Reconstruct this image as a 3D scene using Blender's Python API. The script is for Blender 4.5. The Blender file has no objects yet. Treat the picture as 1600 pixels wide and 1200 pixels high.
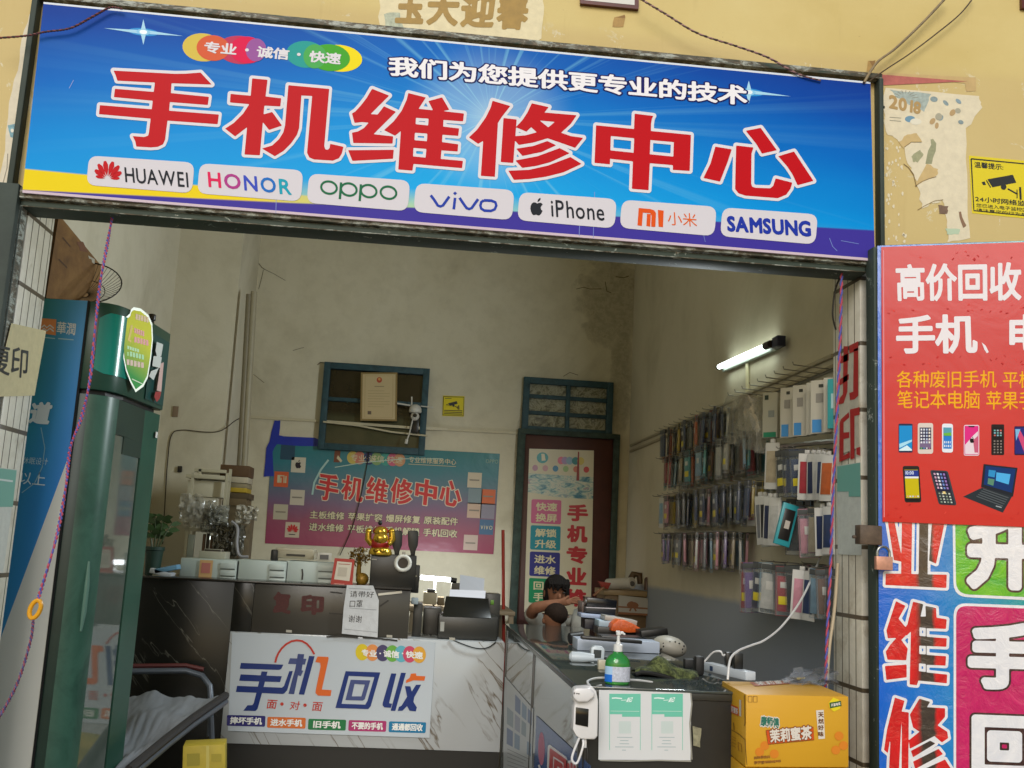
import bpy, bmesh, math, random
import numpy as np
from mathutils import Vector, Matrix, noise as mnoise
random.seed(7)
SC = bpy.context.scene
COL = SC.collection
R = math.radians
# ---------------------------------------------------------------- camera
F = 1570.0
def nrm(v): v = np.array(v, float); return v/np.linalg.norm(v)
dV = nrm((-158, 249, F))                    # the shop's depth axis seen by the camera (x right, y down, z ahead)
xV = nrm((17150, 1135, F)); xV = nrm(xV-np.dot(xV, dV)*dV)
uV = np.cross(xV, dV); uV = uV if uV[1] < 0 else -uV
CAM = np.array((0.0, -4.0, 1.35))
RW = np.array((xV, dV, uV))                 # rows: world axes in camera coordinates
def ray(px, py): return RW @ np.array((px-800.0, py-600.0, F))
def P(px, py, X=None, Y=None, Z=None, pl=None):
    d = ray(px, py)
    if pl is not None:
        n = np.array(pl[1], float); t = np.dot(np.array(pl[0], float)-CAM, n)/np.dot(d, n)
    elif X is not None: t = (X-CAM[0])/d[0]
    elif Y is not None: t = (Y-CAM[1])/d[1]
    else: t = (Z-CAM[2])/d[2]
    return CAM+t*d
def S(Y): return (Y+4.0)/F*1.0              # metres per photo pixel, near enough, on the plane y = Y
def proj(p):
    c = RW.T @ (np.array(p, float)-CAM); return (800+F*c[0]/c[2], 600+F*c[1]/c[2])
cam = bpy.data.cameras.new('camera'); co = bpy.data.objects.new('camera', cam); COL.objects.link(co); SC.camera = co
cam.sensor_width = 36; cam.lens = 36*F/1600; cam.clip_end = 500; cam.clip_start = .05
A = RW                                        # world = A @ camcoords(x right, y down, z ahead)
M = np.column_stack((A[:, 0], -A[:, 1], -A[:, 2]))
m4 = Matrix([[*M[0], CAM[0]], [*M[1], CAM[1]], [*M[2], CAM[2]], [0, 0, 0, 1]])
co.matrix_world = m4
# ---------------------------------------------------------------- materials
def lin(c): return tuple(((v/12.92) if v <= .04045 else ((v+.055)/1.055)**2.4) for v in c)
def hexc(h): h = h.lstrip('#'); return lin(tuple(int(h[i:i+2], 16)/255 for i in (0, 2, 4)))
MATS = {}
def nodes(name):
    m = bpy.data.materials.new(name); m.use_nodes = True; nt = m.node_tree
    return m, nt, nt.nodes['Principled BSDF']
def mat(col, rough=.5, metal=0, noise=0, scale=8, bump=0, spec=.5, alpha=1, trans=0, coat=0, emit=0, key=None):
    k = key or (col, rough, metal, noise, scale, bump, spec, alpha, trans, coat, emit)
    if k in MATS: return MATS[k]
    m, nt, b = nodes('paint_'+str(len(MATS)))
    c = hexc(col) if isinstance(col, str) else col
    b.inputs['Base Color'].default_value = (*c, 1); b.inputs['Roughness'].default_value = rough
    b.inputs['Metallic'].default_value = metal; b.inputs['Specular IOR Level'].default_value = spec
    b.inputs['Alpha'].default_value = alpha; b.inputs['Transmission Weight'].default_value = trans
    b.inputs['Coat Weight'].default_value = coat
    if emit: b.inputs['Emission Color'].default_value = (*c, 1); b.inputs['Emission Strength'].default_value = emit
    if noise or bump:
        tc = nt.nodes.new('ShaderNodeTexCoord'); n = nt.nodes.new('ShaderNodeTexNoise')
        n.inputs['Scale'].default_value = scale; n.inputs['Detail'].default_value = 6; n.inputs['Roughness'].default_value = .65
        nt.links.new(tc.outputs['Object'], n.inputs['Vector'])
        if noise:
            r = nt.nodes.new('ShaderNodeValToRGB'); r.color_ramp.elements[0].position = .3; r.color_ramp.elements[1].position = .7
            r.color_ramp.elements[0].color = (*[v*(1-noise) for v in c], 1); r.color_ramp.elements[1].color = (*[min(1, v*(1+noise*.6)) for v in c], 1)
            nt.links.new(n.outputs['Fac'], r.inputs['Fac']); nt.links.new(r.outputs['Color'], b.inputs['Base Color'])
        if bump:
            bp = nt.nodes.new('ShaderNodeBump'); bp.inputs['Strength'].default_value = bump; bp.inputs['Distance'].default_value = .01
            nt.links.new(n.outputs['Fac'], bp.inputs['Height']); nt.links.new(bp.outputs['Normal'], b.inputs['Normal'])
    MATS[k] = m; return m
class NT:
    """small helper to wire node trees"""
    def __init__(s, name, rough=.5, **kw):
        s.m, s.nt, s.b = nodes(name); s.b.inputs['Roughness'].default_value = rough
        for k, v in kw.items(): s.b.inputs[k].default_value = v
    def n(s, t, **kw):
        x = s.nt.nodes.new('ShaderNode'+t)
        for k, v in kw.items(): setattr(x, k, v)
        return x
    def l(s, a, b): s.nt.links.new(a, b)
    def coord(s, kind='Object', scale=(1, 1, 1), loc=(0, 0, 0), rot=(0, 0, 0)):
        t = s.n('TexCoord'); mp = s.n('Mapping'); mp.inputs['Scale'].default_value = scale; mp.inputs['Location'].default_value = loc; mp.inputs['Rotation'].default_value = rot
        s.l(t.outputs[kind], mp.inputs['Vector']); return mp.outputs['Vector']
    def noise(s, vec, scale, detail=6, rough=.6, dist=0):
        x = s.n('TexNoise'); x.inputs['Scale'].default_value = scale; x.inputs['Detail'].default_value = detail; x.inputs['Roughness'].default_value = rough; x.inputs['Distortion'].default_value = dist
        if vec is not None: s.l(vec, x.inputs['Vector'])
        return x.outputs['Fac']
    def ramp(s, fac, stops, interp='LINEAR'):
        r = s.n('ValToRGB'); r.color_ramp.interpolation = interp; e = r.color_ramp.elements
        while len(e) < len(stops): e.new(.5)
        for i, (p, c) in enumerate(stops):
            e[i].position = p; c = hexc(c) if isinstance(c, str) else ((c, c, c) if isinstance(c, (int, float)) else c); e[i].color = (*c, 1)
        s.l(fac, r.inputs['Fac']); return r.outputs['Color']
    def mix(s, fac, a, b):
        x = s.n('Mix', data_type='RGBA')
        for v, i in ((fac, x.inputs[0]), (a, x.inputs[6]), (b, x.inputs[7])):
            if isinstance(v, (int, float)): i.default_value = v
            elif isinstance(v, str): i.default_value = (*hexc(v), 1)
            else: s.l(v, i)
        return x.outputs[2]
    def math(s, op, a, b=0.0, clamp=False):
        x = s.n('Math', operation=op); x.use_clamp = clamp
        for v, i in ((a, x.inputs[0]), (b, x.inputs[1])):
            if isinstance(v, (int, float)): i.default_value = v
            else: s.l(v, i)
        return x.outputs[0]
    def sep(s, vec):
        x = s.n('SeparateXYZ'); s.l(vec, x.inputs[0]); return x.outputs
    def bump(s, h, strength=.3, dist=.01):
        x = s.n('Bump'); x.inputs['Strength'].default_value = strength; x.inputs['Distance'].default_value = dist
        s.l(h, x.inputs['Height']); s.l(x.outputs['Normal'], s.b.inputs['Normal'])
    def col(s, c): s.l(c, s.b.inputs['Base Color']); return s.m
# ---------------------------------------------------------------- meshes
class MB:
    def __init__(s): s.v = []; s.f = []; s.mi = []; s.mats = []; s.uv = {}
    def m(s, mt):
        if isinstance(mt, str): mt = mat(mt)
        if mt not in s.mats: s.mats.append(mt)
        return s.mats.index(mt)
    def add(s, vs, fs, mt):
        o = len(s.v); i = s.m(mt); s.v.extend([tuple(map(float, p)) for p in vs]); 
        for f in fs: s.f.append(tuple(o+k for k in f)); s.mi.append(i)
        return s
    def box(s, c, d, mt, rot=None):
        c = Vector([float(x) for x in c]); hx, hy, hz = [float(x)/2 for x in d]
        vs = [Vector((x, y, z)) for x in (-hx, hx) for y in (-hy, hy) for z in (-hz, hz)]
        if rot is not None: vs = [rot @ v for v in vs]
        return s.add([c+v for v in vs], [(0, 1, 3, 2), (4, 6, 7, 5), (0, 4, 5, 1), (2, 3, 7, 6), (0, 2, 6, 4), (1, 5, 7, 3)], mt)
    def bb(s, x0, y0, z0, x1, y1, z1, mt): return s.box(((x0+x1)/2, (y0+y1)/2, (z0+z1)/2), (abs(x1-x0), abs(y1-y0), abs(z1-z0)), mt)
    def hexa(s, q, off, mt):
        """quad q (4 points) extruded by the vector off"""
        q = [np.array(p, float) for p in q]; off = np.array(off, float)
        return s.add(q+[p+off for p in q], [(0, 1, 2, 3), (7, 6, 5, 4), (0, 4, 5, 1), (1, 5, 6, 2), (2, 6, 7, 3), (3, 7, 4, 0)], mt)
    def prism(s, pts, off, mt):
        q = [np.array(p, float) for p in pts]; off = np.array(off, float); n = len(q)
        return s.add(q+[p+off for p in q], [tuple(range(n)), tuple(range(2*n-1, n-1, -1))]+[(i, i+n, (i+1) % n+n, (i+1) % n) for i in range(n)], mt)
    def tube(s, pts, r, mt, seg=8, cap=True):
        pts = [Vector([float(x) for x in p]) for p in pts]; n = len(pts); vs = []
        rs = r if isinstance(r, (list, tuple)) else [r]*n
        up = None
        for i, p in enumerate(pts):
            t = (pts[min(i+1, n-1)]-pts[max(i-1, 0)]).normalized()
            if up is None: up = t.orthogonal().normalized()
            up = (up-t*up.dot(t)).normalized(); w = t.cross(up)
            for k in range(seg):
                a = 2*math.pi*k/seg; vs.append(p+(up*math.cos(a)+w*math.sin(a))*rs[i])
        fs = [(i*seg+k, i*seg+(k+1) % seg, (i+1)*seg+(k+1) % seg, (i+1)*seg+k) for i in range(n-1) for k in range(seg)]
        if cap: fs += [tuple(range(seg-1, -1, -1)), tuple(range((n-1)*seg, n*seg))]
        return s.add(vs, fs, mt)
    def lathe(s, c, prof, mt, seg=24, axis='Z', rot=None, sx=1, sy=1):
        c = Vector([float(x) for x in c]); vs = []; n = len(prof)
        for r, h in prof:
            for k in range(seg):
                a = 2*math.pi*k/seg; v = Vector((r*math.cos(a)*sx, r*math.sin(a)*sy, h))
                if axis == 'Y': v = Vector((v.x, v.z, v.y))
                if axis == 'X': v = Vector((v.z, v.x, v.y))
                if rot is not None: v = rot @ v
                vs.append(c+v)
        fs = [(i*seg+k, i*seg+(k+1) % seg, (i+1)*seg+(k+1) % seg, (i+1)*seg+k) for i in range(n-1) for k in range(seg)]
        fs += [tuple(range(seg-1, -1, -1)), tuple(range((n-1)*seg, n*seg))]
        return s.add(vs, fs, mt)
    def ball(s, c, r, mt, seg=16, rings=10, rot=None):
        rx, ry, rz = r if isinstance(r, (tuple, list)) else (r, r, r)
        vs = [Vector((0, 0, rz))]; 
        for i in range(1, rings):
            t = math.pi*i/rings
            for k in range(seg):
                a = 2*math.pi*k/seg; vs.append(Vector((rx*math.sin(t)*math.cos(a), ry*math.sin(t)*math.sin(a), rz*math.cos(t))))
        vs.append(Vector((0, 0, -rz)))
        if rot is not None: vs = [rot @ v for v in vs]
        c = Vector([float(x) for x in c]); vs = [c+v for v in vs]; fs = []
        for k in range(seg):
            fs.append((0, 1+k, 1+(k+1) % seg)); e = len(vs)-1; b = 1+(rings-2)*seg; fs.append((e, b+(k+1) % seg, b+k))
        for i in range(rings-2):
            for k in range(seg):
                a = 1+i*seg; fs.append((a+k, a+seg+k, a+seg+(k+1) % seg, a+(k+1) % seg))
        return s.add(vs, fs, mt)
    def build(s, name, parent=None, smooth=True, bevel=0, ang=40, sub=0, origin=None):
        me = bpy.data.meshes.new(name); me.from_pydata(s.v, [], s.f)
        for x in s.mats: me.materials.append(x)
        me.polygons.foreach_set('material_index', s.mi)
        if s.uv:
            u = me.uv_layers.new(name='UVMap')
            for fi, co4 in s.uv.items():
                p = me.polygons[fi]
                for li, c in zip(p.loop_indices, co4): u.data[li].uv = c
        me.update()
        o = bpy.data.objects.new(name, me); COL.objects.link(o)
        if bevel or not s.uv:
            bm = bmesh.new(); bm.from_mesh(me)
            if not s.uv and len(s.f) < 20000: bmesh.ops.recalc_face_normals(bm, faces=bm.faces)
            if bevel:
                ed = [e for e in bm.edges if len(e.link_faces) == 2 and e.calc_face_angle(0) > R(35)]
                bmesh.ops.bevel(bm, geom=ed, offset=bevel, segments=2, profile=.5, affect='EDGES', clamp_overlap=True)
            bm.to_mesh(me); bm.free()
        if smooth:
            me.polygons.foreach_set('use_smooth', [True]*len(me.polygons)); me.set_sharp_from_angle(angle=R(ang))
        if sub:
            md = o.modifiers.new('s', 'SUBSURF'); md.levels = md.render_levels = sub
        if origin is not None:
            d = Vector([float(x) for x in origin]); me.transform(Matrix.Translation(-d)); o.location = d
        if parent is not None:
            o.parent = parent; o.matrix_parent_inverse = Matrix.Translation(-parent.location)
        return o
def tag(o, label=None, cat=None, group=None, kind=None):
    if label: o['label'] = label
    if cat: o['category'] = cat
    if group: o['group'] = group
    if kind: o['kind'] = kind
    return o
def thing(name, label, cat, loc=(0, 0, 0), group=None):
    o = bpy.data.objects.new(name, None); COL.objects.link(o); o.location = [float(x) for x in loc]; o.empty_display_size = .1
    return tag(o, label, cat, group)
def adopt(o, parent):
    o.parent = parent; o.matrix_parent_inverse = Matrix.Translation(-parent.location); return o
# ---------------------------------------------------------------- lettering: signed distance fields cut into clean flat polygons
def seg_dist(px, py, A_, B_):
    out = np.full(px.shape, 1e9)
    for i in range(0, len(A_), 64):
        a = A_[i:i+64]; b = B_[i:i+64]; d = b-a; L = (d**2).sum(1)+1e-12
        t = ((px[:, None]-a[:, 0])*d[:, 0]+(py[:, None]-a[:, 1])*d[:, 1])/L; t = np.clip(t, 0, 1)
        q = np.hypot(px[:, None]-a[:, 0]-t*d[:, 0], py[:, None]-a[:, 1]-t*d[:, 1]); out = np.minimum(out, q.min(1))
    return out
def inside(px, py, A_, B_):
    c = np.zeros(px.shape, int)
    for i in range(0, len(A_), 64):
        a = A_[i:i+64]; b = B_[i:i+64]
        up = (a[:, 1] > py[:, None]) != (b[:, 1] > py[:, None]); dy = b[:, 1]-a[:, 1]; dy = np.where(dy == 0, 1e-12, dy)
        x = a[:, 0]+(py[:, None]-a[:, 1])/dy*(b[:, 0]-a[:, 0]); c += (up & (px[:, None] < x)).sum(1)
    return c % 2 == 1
def edges_of(contours):
    A_ = np.concatenate([np.array(c, float) for c in contours]); B_ = np.concatenate([np.roll(np.array(c, float), -1, axis=0) for c in contours]); return A_, B_
def sdf_polys(sets, cell, level):
    """sets: list of edge sets (A,B), even-odd inside each, union between; returns (verts, faces) of the area with distance < level"""
    mn = np.min([a.min(0) for a, b in sets], 0)-level-cell*1.5; mx = np.max([a.max(0) for a, b in sets], 0)+level+cell*1.5
    nx = int((mx[0]-mn[0])/cell)+2; ny = int((mx[1]-mn[1])/cell)+2
    gx = mn[0]+np.arange(nx)*cell; gy = mn[1]+np.arange(ny)*cell; X, Y = np.meshgrid(gx, gy); px = X.ravel(); py = Y.ravel()
    D = np.full(px.shape, 1e9)
    for a, b in sets:
        d = seg_dist(px, py, a, b); D = np.minimum(D, np.where(inside(px, py, a, b), -d, d))
    D = (D-level).reshape(ny, nx); D[D == 0] = 1e-9; IN = D < 0
    V = []; VI = {}; Fc = []
    def gv(i, j):
        k = (i, j)
        if k not in VI: VI[k] = len(V); V.append((gx[j], gy[i]))
        return VI[k]
    def cv(i, j, i2, j2):
        k = (i, j, i2, j2) if (i, j) < (i2, j2) else (i2, j2, i, j)
        if k not in VI:
            a, b = D[k[0], k[1]], D[k[2], k[3]]; t = a/(a-b); VI[k] = len(V)
            V.append((gx[k[1]]+t*(gx[k[3]]-gx[k[1]]), gy[k[0]]+t*(gy[k[2]]-gy[k[0]])))
        return VI[k]
    cnt = IN[:-1, :-1].astype(int)+IN[1:, :-1]+IN[:-1, 1:]+IN[1:, 1:]
    full = cnt == 4
    for i in range(ny-1):
        r = full[i]; j = 0
        if not r.any(): continue
        while j < nx-1:
            if r[j]:
                e = j
                while e < nx-1 and r[e]: e += 1
                Fc.append((gv(i, j), gv(i, e), gv(i+1, e), gv(i+1, j))); j = e
            else: j += 1
    for i, j in zip(*np.nonzero((cnt > 0) & (cnt < 4))):
        cs = [(i, j), (i, j+1), (i+1, j+1), (i+1, j)]; out = []
        for k in range(4):
            a, b = cs[k], cs[(k+1) % 4]
            if IN[a]: out.append(gv(*a))
            if IN[a] != IN[b]: out.append(cv(*a, *b))
        if len(out) > 2: Fc.append(tuple(out))
    return np.array(V).reshape(-1, 2), Fc
GL = {}
_fc = bpy.data.curves.new('glyph', 'FONT'); _fc.fill_mode = 'NONE'; _fc.resolution_u = 3
_fo = bpy.data.objects.new('glyph', _fc); COL.objects.link(_fo)
def glyph(ch):
    if ch in GL: return GL[ch]
    _fc.body = ch; bpy.context.view_layer.update()
    me = _fo.evaluated_get(bpy.context.evaluated_depsgraph_get()).to_mesh()
    if len(me.edges) == 0: GL[ch] = None; return None
    v = np.array([p.co[:2] for p in me.vertices]); e = np.array([x.vertices[:] for x in me.edges])
    GL[ch] = (v[e[:, 0]], v[e[:, 1]]); return GL[ch]
GW = {}
def adv(ch):
    if ch == ' ': return .35
    if ord(ch) > 0x2E80: return .98
    g = glyph(ch); return (g[0][:, 0].max()+.08) if g else .3
GP = {}
def gpoly(ch, bold, n):
    k = (ch, round(bold, 4), n)
    if k not in GP:
        g = glyph(ch); GP[k] = sdf_polys([g], 1.0/n, bold) if g else None
    return GP[k]
def homog(q):
    """unit square (0,0)(1,0)(1,1)(0,1) -> q TL TR BR BL"""
    (x0, y0), (x1, y1), (x2, y2), (x3, y3) = q
    dx1, dx2, dx3 = x1-x2, x3-x2, x0-x1+x2-x3; dy1, dy2, dy3 = y1-y2, y3-y2, y0-y1+y2-y3
    den = dx1*dy2-dx2*dy1; g = (dx3*dy2-dx2*dy3)/den; h = (dx1*dy3-dx3*dy1)/den
    H = np.array([[x1-x0+g*x1, x3-x0+h*x3, x0], [y1-y0+g*y1, y3-y0+h*y3, y0], [g, h, 1.0]])
    def f(p):
        p = np.atleast_2d(np.array(p, float)); w = np.column_stack((p, np.ones(len(p)))) @ H.T; return w[:, :2]/w[:, 2:3]
    return f
class Decal:
    """flat printed matter: every shape lies on one real plane (point, normal towards the street); layers 0.5 mm apart"""
    def __init__(s, pl, eps=.0006, tf=None):
        s.p0 = np.array(pl[0], float); s.n = nrm(pl[1]); s.eps = eps; s.mb = MB(); s.tf = tf
    def to3(s, pts, L):
        pts = np.atleast_2d(np.array(pts, float))
        if s.tf: pts = s.tf(pts)
        d = (RW @ np.column_stack((pts[:, 0]-800, pts[:, 1]-600, np.full(len(pts), F))).T).T
        t = np.dot(s.p0+s.n*s.eps*L-CAM, s.n)/(d @ s.n); return CAM+t[:, None]*d
    def poly(s, pts, mt, L=1): s.mb.add(s.to3(pts, L), [tuple(range(len(pts)))], mt); return s
    def mesh(s, V, Fc, mt, L): s.mb.add(s.to3(V, L), Fc, mt)
    def plate(s, q, mt, th=.004, L=0, sub=1):
        a = s.to3(q, L); o = len(s.mb.f); s.mb.hexa(a, -s.n*th, mt); s.mb.uv[o] = [(0, 1), (1, 1), (1, 0), (0, 0)]; return s
    def text(s, st, q, mt, L=2, b=0.0, out=None, n=None, sl=0.0):
        """string set so that its ink fills the pixel quad q (TL,TR,BR,BL)"""
        x = 0; pos = []
        for ch in st: pos.append(x); x += adv(ch)
        mn = np.array((1e9, 1e9)); mx = -mn
        for ch, x0 in zip(st, pos):
            g = glyph(ch) if ch != ' ' else None
            if g is None: continue
            mn = np.minimum(mn, g[0].min(0)+(x0, 0)); mx = np.maximum(mx, g[0].max(0)+(x0, 0))
        mn -= b; mx += b; h = homog(q)
        if n is None:
            n = int(np.clip(math.hypot(q[3][0]-q[0][0], q[3][1]-q[0][1])*1.1, 14, 90))
        for mtl, r, LL in [(mt, b, L)]+[(m_, b+r_, L_) for m_, r_, L_ in (out or [])]:
            for ch, x0 in zip(st, pos):
                if ch == ' ': continue
                g = gpoly(ch, r, n)
                if not g or not len(g[0]): continue
                V = g[0]+(x0, 0); U = (V-mn)/(mx-mn); U[:, 1] = 1-U[:, 1]
                if sl: U[:, 0] += sl*(.5-U[:, 1])
                s.mesh(h(U), g[1], mtl, LL)
        return s
    def shape(s, sets, mt, L=2, cell=1.0, grow=0, out=None):
        """sets: list of contour lists in pixels"""
        es = [edges_of(c) for c in sets]
        for m_, r_, L_ in [(mt, grow, L)]+[(a, grow+b, c) for a, b, c in (out or [])]:
            V, Fc = sdf_polys(es, cell, r_); s.mesh(V, Fc, m_, L_)
        return s
    def rrect(s, q, r, mt, L=1):
        """rounded rectangle, corner radius r pixels"""
        q = [np.array(p, float) for p in q]; pts = []
        for i in range(4):
            p, a, b = q[i], q[i-1], q[(i+1) % 4]; ua = nrm(a-p); ub = nrm(b-p)
            for k in range(6):
                t = k/5; A1 = p+ua*r; B1 = p+ub*r; pts.append((1-t)**2*A1+2*t*(1-t)*p+t*t*B1)
        return s.poly(pts, mt, L)
    def ell(s, c, rx, ry, mt, L=1, rot=0, n=28):
        a = np.arange(n)*2*math.pi/n; x = rx*np.cos(a); y = ry*np.sin(a); cr, sr = math.cos(rot), math.sin(rot)
        return s.poly(np.column_stack((c[0]+x*cr-y*sr, c[1]+x*sr+y*cr)), mt, L)
    def line(s, pts, w, mt, L=1, close=False):
        pts = [np.array(p, float) for p in pts]
        V = []; n = len(pts)
        for i, p in enumerate(pts):
            t = nrm(pts[min(i+1, n-1)]-pts[max(i-1, 0)]); nn = np.array((-t[1], t[0])); V += [p+nn*w/2, p-nn*w/2]
        s.mesh(np.array(V), [(2*i, 2*i+1, 2*i+3, 2*i+2) for i in range(n-1)], mt, L); return s
    def build(s, name, parent=None): return s.mb.build(name, parent, smooth=False)
def rq(x0, y0, x1, y1, sl=0.0, lean=0.0):
    """pixel rectangle with slope sl (top and bottom edges fall by sl per px) and leaning verticals"""
    w, h = x1-x0, y1-y0
    return [(x0+lean*h/2, y0-sl*w/2), (x1+lean*h/2, y0+sl*w/2), (x1-lean*h/2, y1+sl*w/2), (x0-lean*h/2, y1-sl*w/2)]
def wob(pts, d, seed, n=3):
    """ragged outline: subdivide and jitter"""
    rn = random.Random(seed); out = []
    for i, p in enumerate(pts):
        q = pts[(i+1) % len(pts)]; out.append(p)
        for k in range(1, n): t = k/n; out.append((p[0]+(q[0]-p[0])*t+rn.uniform(-d, d), p[1]+(q[1]-p[1])*t+rn.uniform(-d, d)))
    return out
WHITE = mat('#e9e6e4', .45); BLACK = mat('#141414', .45)
# ---------------------------------------------------------------- levels and planes of the place
FL = -.15; YB = 5.5; XL = -2.15; XR = 2.03; YC = 2.7; CEIL = 4.75
# ---------------------------------------------------------------- wall materials
def wall_mat(name, base, dark, light, sc=1.3, low_tone=None, bump=.25, stain=.5, peel=None):
    t = NT(name, .85); v = t.coord(); n1 = t.noise(v, sc, 8, .62, .4); n2 = t.noise(v, sc*7, 5, .7); n3 = t.noise(v, sc*40, 3, .6)
    c = t.ramp(n1, [(.30, dark), (.48, base), (.75, light)])
    c = t.mix(t.math('MULTIPLY', t.ramp(n2, [(.45, 0), (.75, 1)]), stain), c, dark)
    if peel:
        # peeled blotches near (x, z) with the radius r: bare dirty plaster
        xyz = t.sep(v); s_ = None
        for (x, z, rx, rz) in peel:
            dx = t.math('DIVIDE', t.math('SUBTRACT', xyz[0], x), rx); dz = t.math('DIVIDE', t.math('SUBTRACT', xyz[2], z), rz)
            d = t.math('ADD', t.math('MULTIPLY', dx, dx), t.math('MULTIPLY', dz, dz)); e = t.math('SUBTRACT', 1.0, d, True)
            s_ = e if s_ is None else t.math('MAXIMUM', s_, e)
        n4 = t.noise(v, 3.2, 7, .6, .5)
        f = t.math('MULTIPLY', t.ramp(t.math('MULTIPLY', t.math('ADD', s_, .4), n4), [(.38, 0), (.44, .45), (.60, .75)]), .8)
        f = t.math('MULTIPLY', f, t.ramp(s_, [(0, 0), (.1, 1)]))
        pc = t.ramp(t.noise(v, 14, 6, .7), [(.38, '#857b62'), (.5, '#9b9178'), (.56, '#b3aa90'), (.62, '#8f856b')])
        c = t.mix(f, c, pc)
    if low_tone:  # wall colour changes to a second tone below the given height
        z = t.sep(v)[2]; w = t.math('ADD', z, t.math('MULTIPLY', n2, .03)); c = t.mix(t.ramp(t.math('SUBTRACT', t.math('ADD', low_tone[0], .5), w), [(.49, 0), (.53, 1)]), c, low_tone[1])
    t.bump(t.math('ADD', n3, t.math('MULTIPLY', n1, 2)), bump, .004)
    return t.col(c)
M_in = wall_mat('interior_limewash', '#d3ccb7', '#bdb59e', '#dad3c0', 1.1, stain=.2)
M_back = wall_mat('interior_limewash_back', '#d6ceb6', '#bbb299', '#ded7c2', .9, stain=.4, peel=[(1.80, 3.85, .48, .62), (1.93, 3.0, .14, .85), (.98, 2.0, .07, 1.0)])
M_side = wall_mat('interior_limewash_side', '#cdc5af', '#b9b199', '#d4ccb8', .8, low_tone=(1.12, '#979ea8'), stain=.12, bump=.1)
M_ceil = mat('#c9c2ac', .9)
def facade_mat():
    t = NT('yellow_wall_paint', .7); v = t.coord(); n1 = t.noise(v, .9, 8, .6, .3); n2 = t.noise(v, 6, 6, .7, .6); n3 = t.noise(v, 30, 5, .7)
    c = t.ramp(n1, [(.3, '#cbb46e'), (.5, '#d5c07e'), (.72, '#dac888')])
    c = t.mix(t.ramp(n2, [(.64, 0), (.72, .3)]), c, '#c2a868')
    # bands of bare plaster and flaked white close round the shop front
    xyz = t.sep(v); ax = t.math('ABSOLUTE', t.math('SUBTRACT', xyz[0], .13)); 
    side = t.ramp(t.math('SUBTRACT', ax, 1.3), [(.36, 1), (.50, 1), (.60, 0)])
    top = t.ramp(t.math('SUBTRACT', xyz[2], 3.2), [(.24, 1), (.33, .9), (.40, 0)])
    below = t.ramp(t.math('SUBTRACT', 4.0, xyz[2]), [(.40, 0), (.46, 1)])
    near = t.math('MAXIMUM', t.math('MULTIPLY', side, below), t.math('MULTIPLY', top, t.ramp(ax, [(1.7/2, 1), (1.9/2, 0)]) if False else top))
    pl = t.ramp(t.noise(v, 6, 8, .75, 1), [(.60, 0), (.615, 1)])
    c = t.mix(t.math('MULTIPLY', near, .5), c, '#c4ab74'); c = t.mix(t.math('MULTIPLY', near, pl), c, t.ramp(n3, [(.4, '#cfc092'), (.6, '#ddd3b4')]))
    sp = t.ramp(t.noise(v, 45, 4, .6), [(.70, 0), (.73, 1)])
    c = t.mix(t.math('MULTIPLY', sp, .6), c, '#a58c58'); c = t.mix(t.ramp(t.noise(t.coord(scale=(1, 1, .12)), 7, 5, .7), [(.58, 0), (.75, .35)]), c, '#b59c60')
    t.bump(n3, .35, .003); return t.col(c)
M_fac = facade_mat()
def green_metal(name='chipped_green_paint', base='#3d4a3e', chip=.62):
    t = NT(name, .7); v = t.coord(); n = t.noise(v, 16, 8, .75, .6); n2 = t.noise(v, 3.5, 5, .6)
    c = t.ramp(n2, [(.3, base), (.6, '#39443b'), (.8, base)])
    c = t.mix(t.ramp(n, [(chip, 0), (chip+.02, 1)]), c, t.ramp(t.noise(v, 40, 3, .6), [(.45, '#8f9c92'), (.55, '#b9bfb2'), (.65, '#6a5138')]))
    t.bump(n, .3, .002); return t.col(c)
M_green = green_metal(); M_green2 = green_metal('dark_green_paint', '#28312a', .7)
def rusty():
    t = NT('green_frame_rust', .55); v = t.coord(scale=(1, 1, 3)); n = t.noise(v, 9, 8, .75, .8); n2 = t.noise(v, 26, 6, .7)
    c = t.ramp(n, [(.36, '#3a4a3c'), (.45, '#5a5444'), (.50, '#6c5d48'), (.53, '#8f9488'), (.60, '#b9bdb2'), (.68, '#6b6a58')], 'LINEAR')
    c = t.mix(t.ramp(n2, [(.5, 0), (.58, .7)]), c, '#39392d'); t.bump(n2, .5, .004); return t.col(c)
M_rust = rusty()
def tile_mat():
    t = NT('narrow_wall_tiles', .4); v = t.coord('Object', rot=(0, 0, 0)); xyz = t.sep(v)
    y = t.math('FRACT', t.math('DIVIDE', t.math('ADD', xyz[1], 5.0), .066)); z = t.math('FRACT', t.math('DIVIDE', t.math('ADD', xyz[2], 5.0+.158), .286))
    gy = t.ramp(y, [(.0, 1), (.10, 1), (.13, 0)]); gz = t.ramp(z, [(0, 1), (.06, 1), (.065, 0)]); g = t.math('MAXIMUM', gy, gz)
    n = t.noise(v, 12, 6, .7, .5); c = t.ramp(n, [(.35, '#dcd5c2'), (.55, '#e8e2d0'), (.7, '#efeadb')])
    c = t.mix(t.math('MULTIPLY', t.ramp(t.noise(v, 5, 6, .7), [(.55, 0), (.68, .6)]), 1.0), c, '#a8987a'); c = t.mix(g, c, '#5f5340'); t.bump(t.math('SUBTRACT', 1.0, g), .4, .002); return t.col(c)
M_tile = tile_mat()
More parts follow.
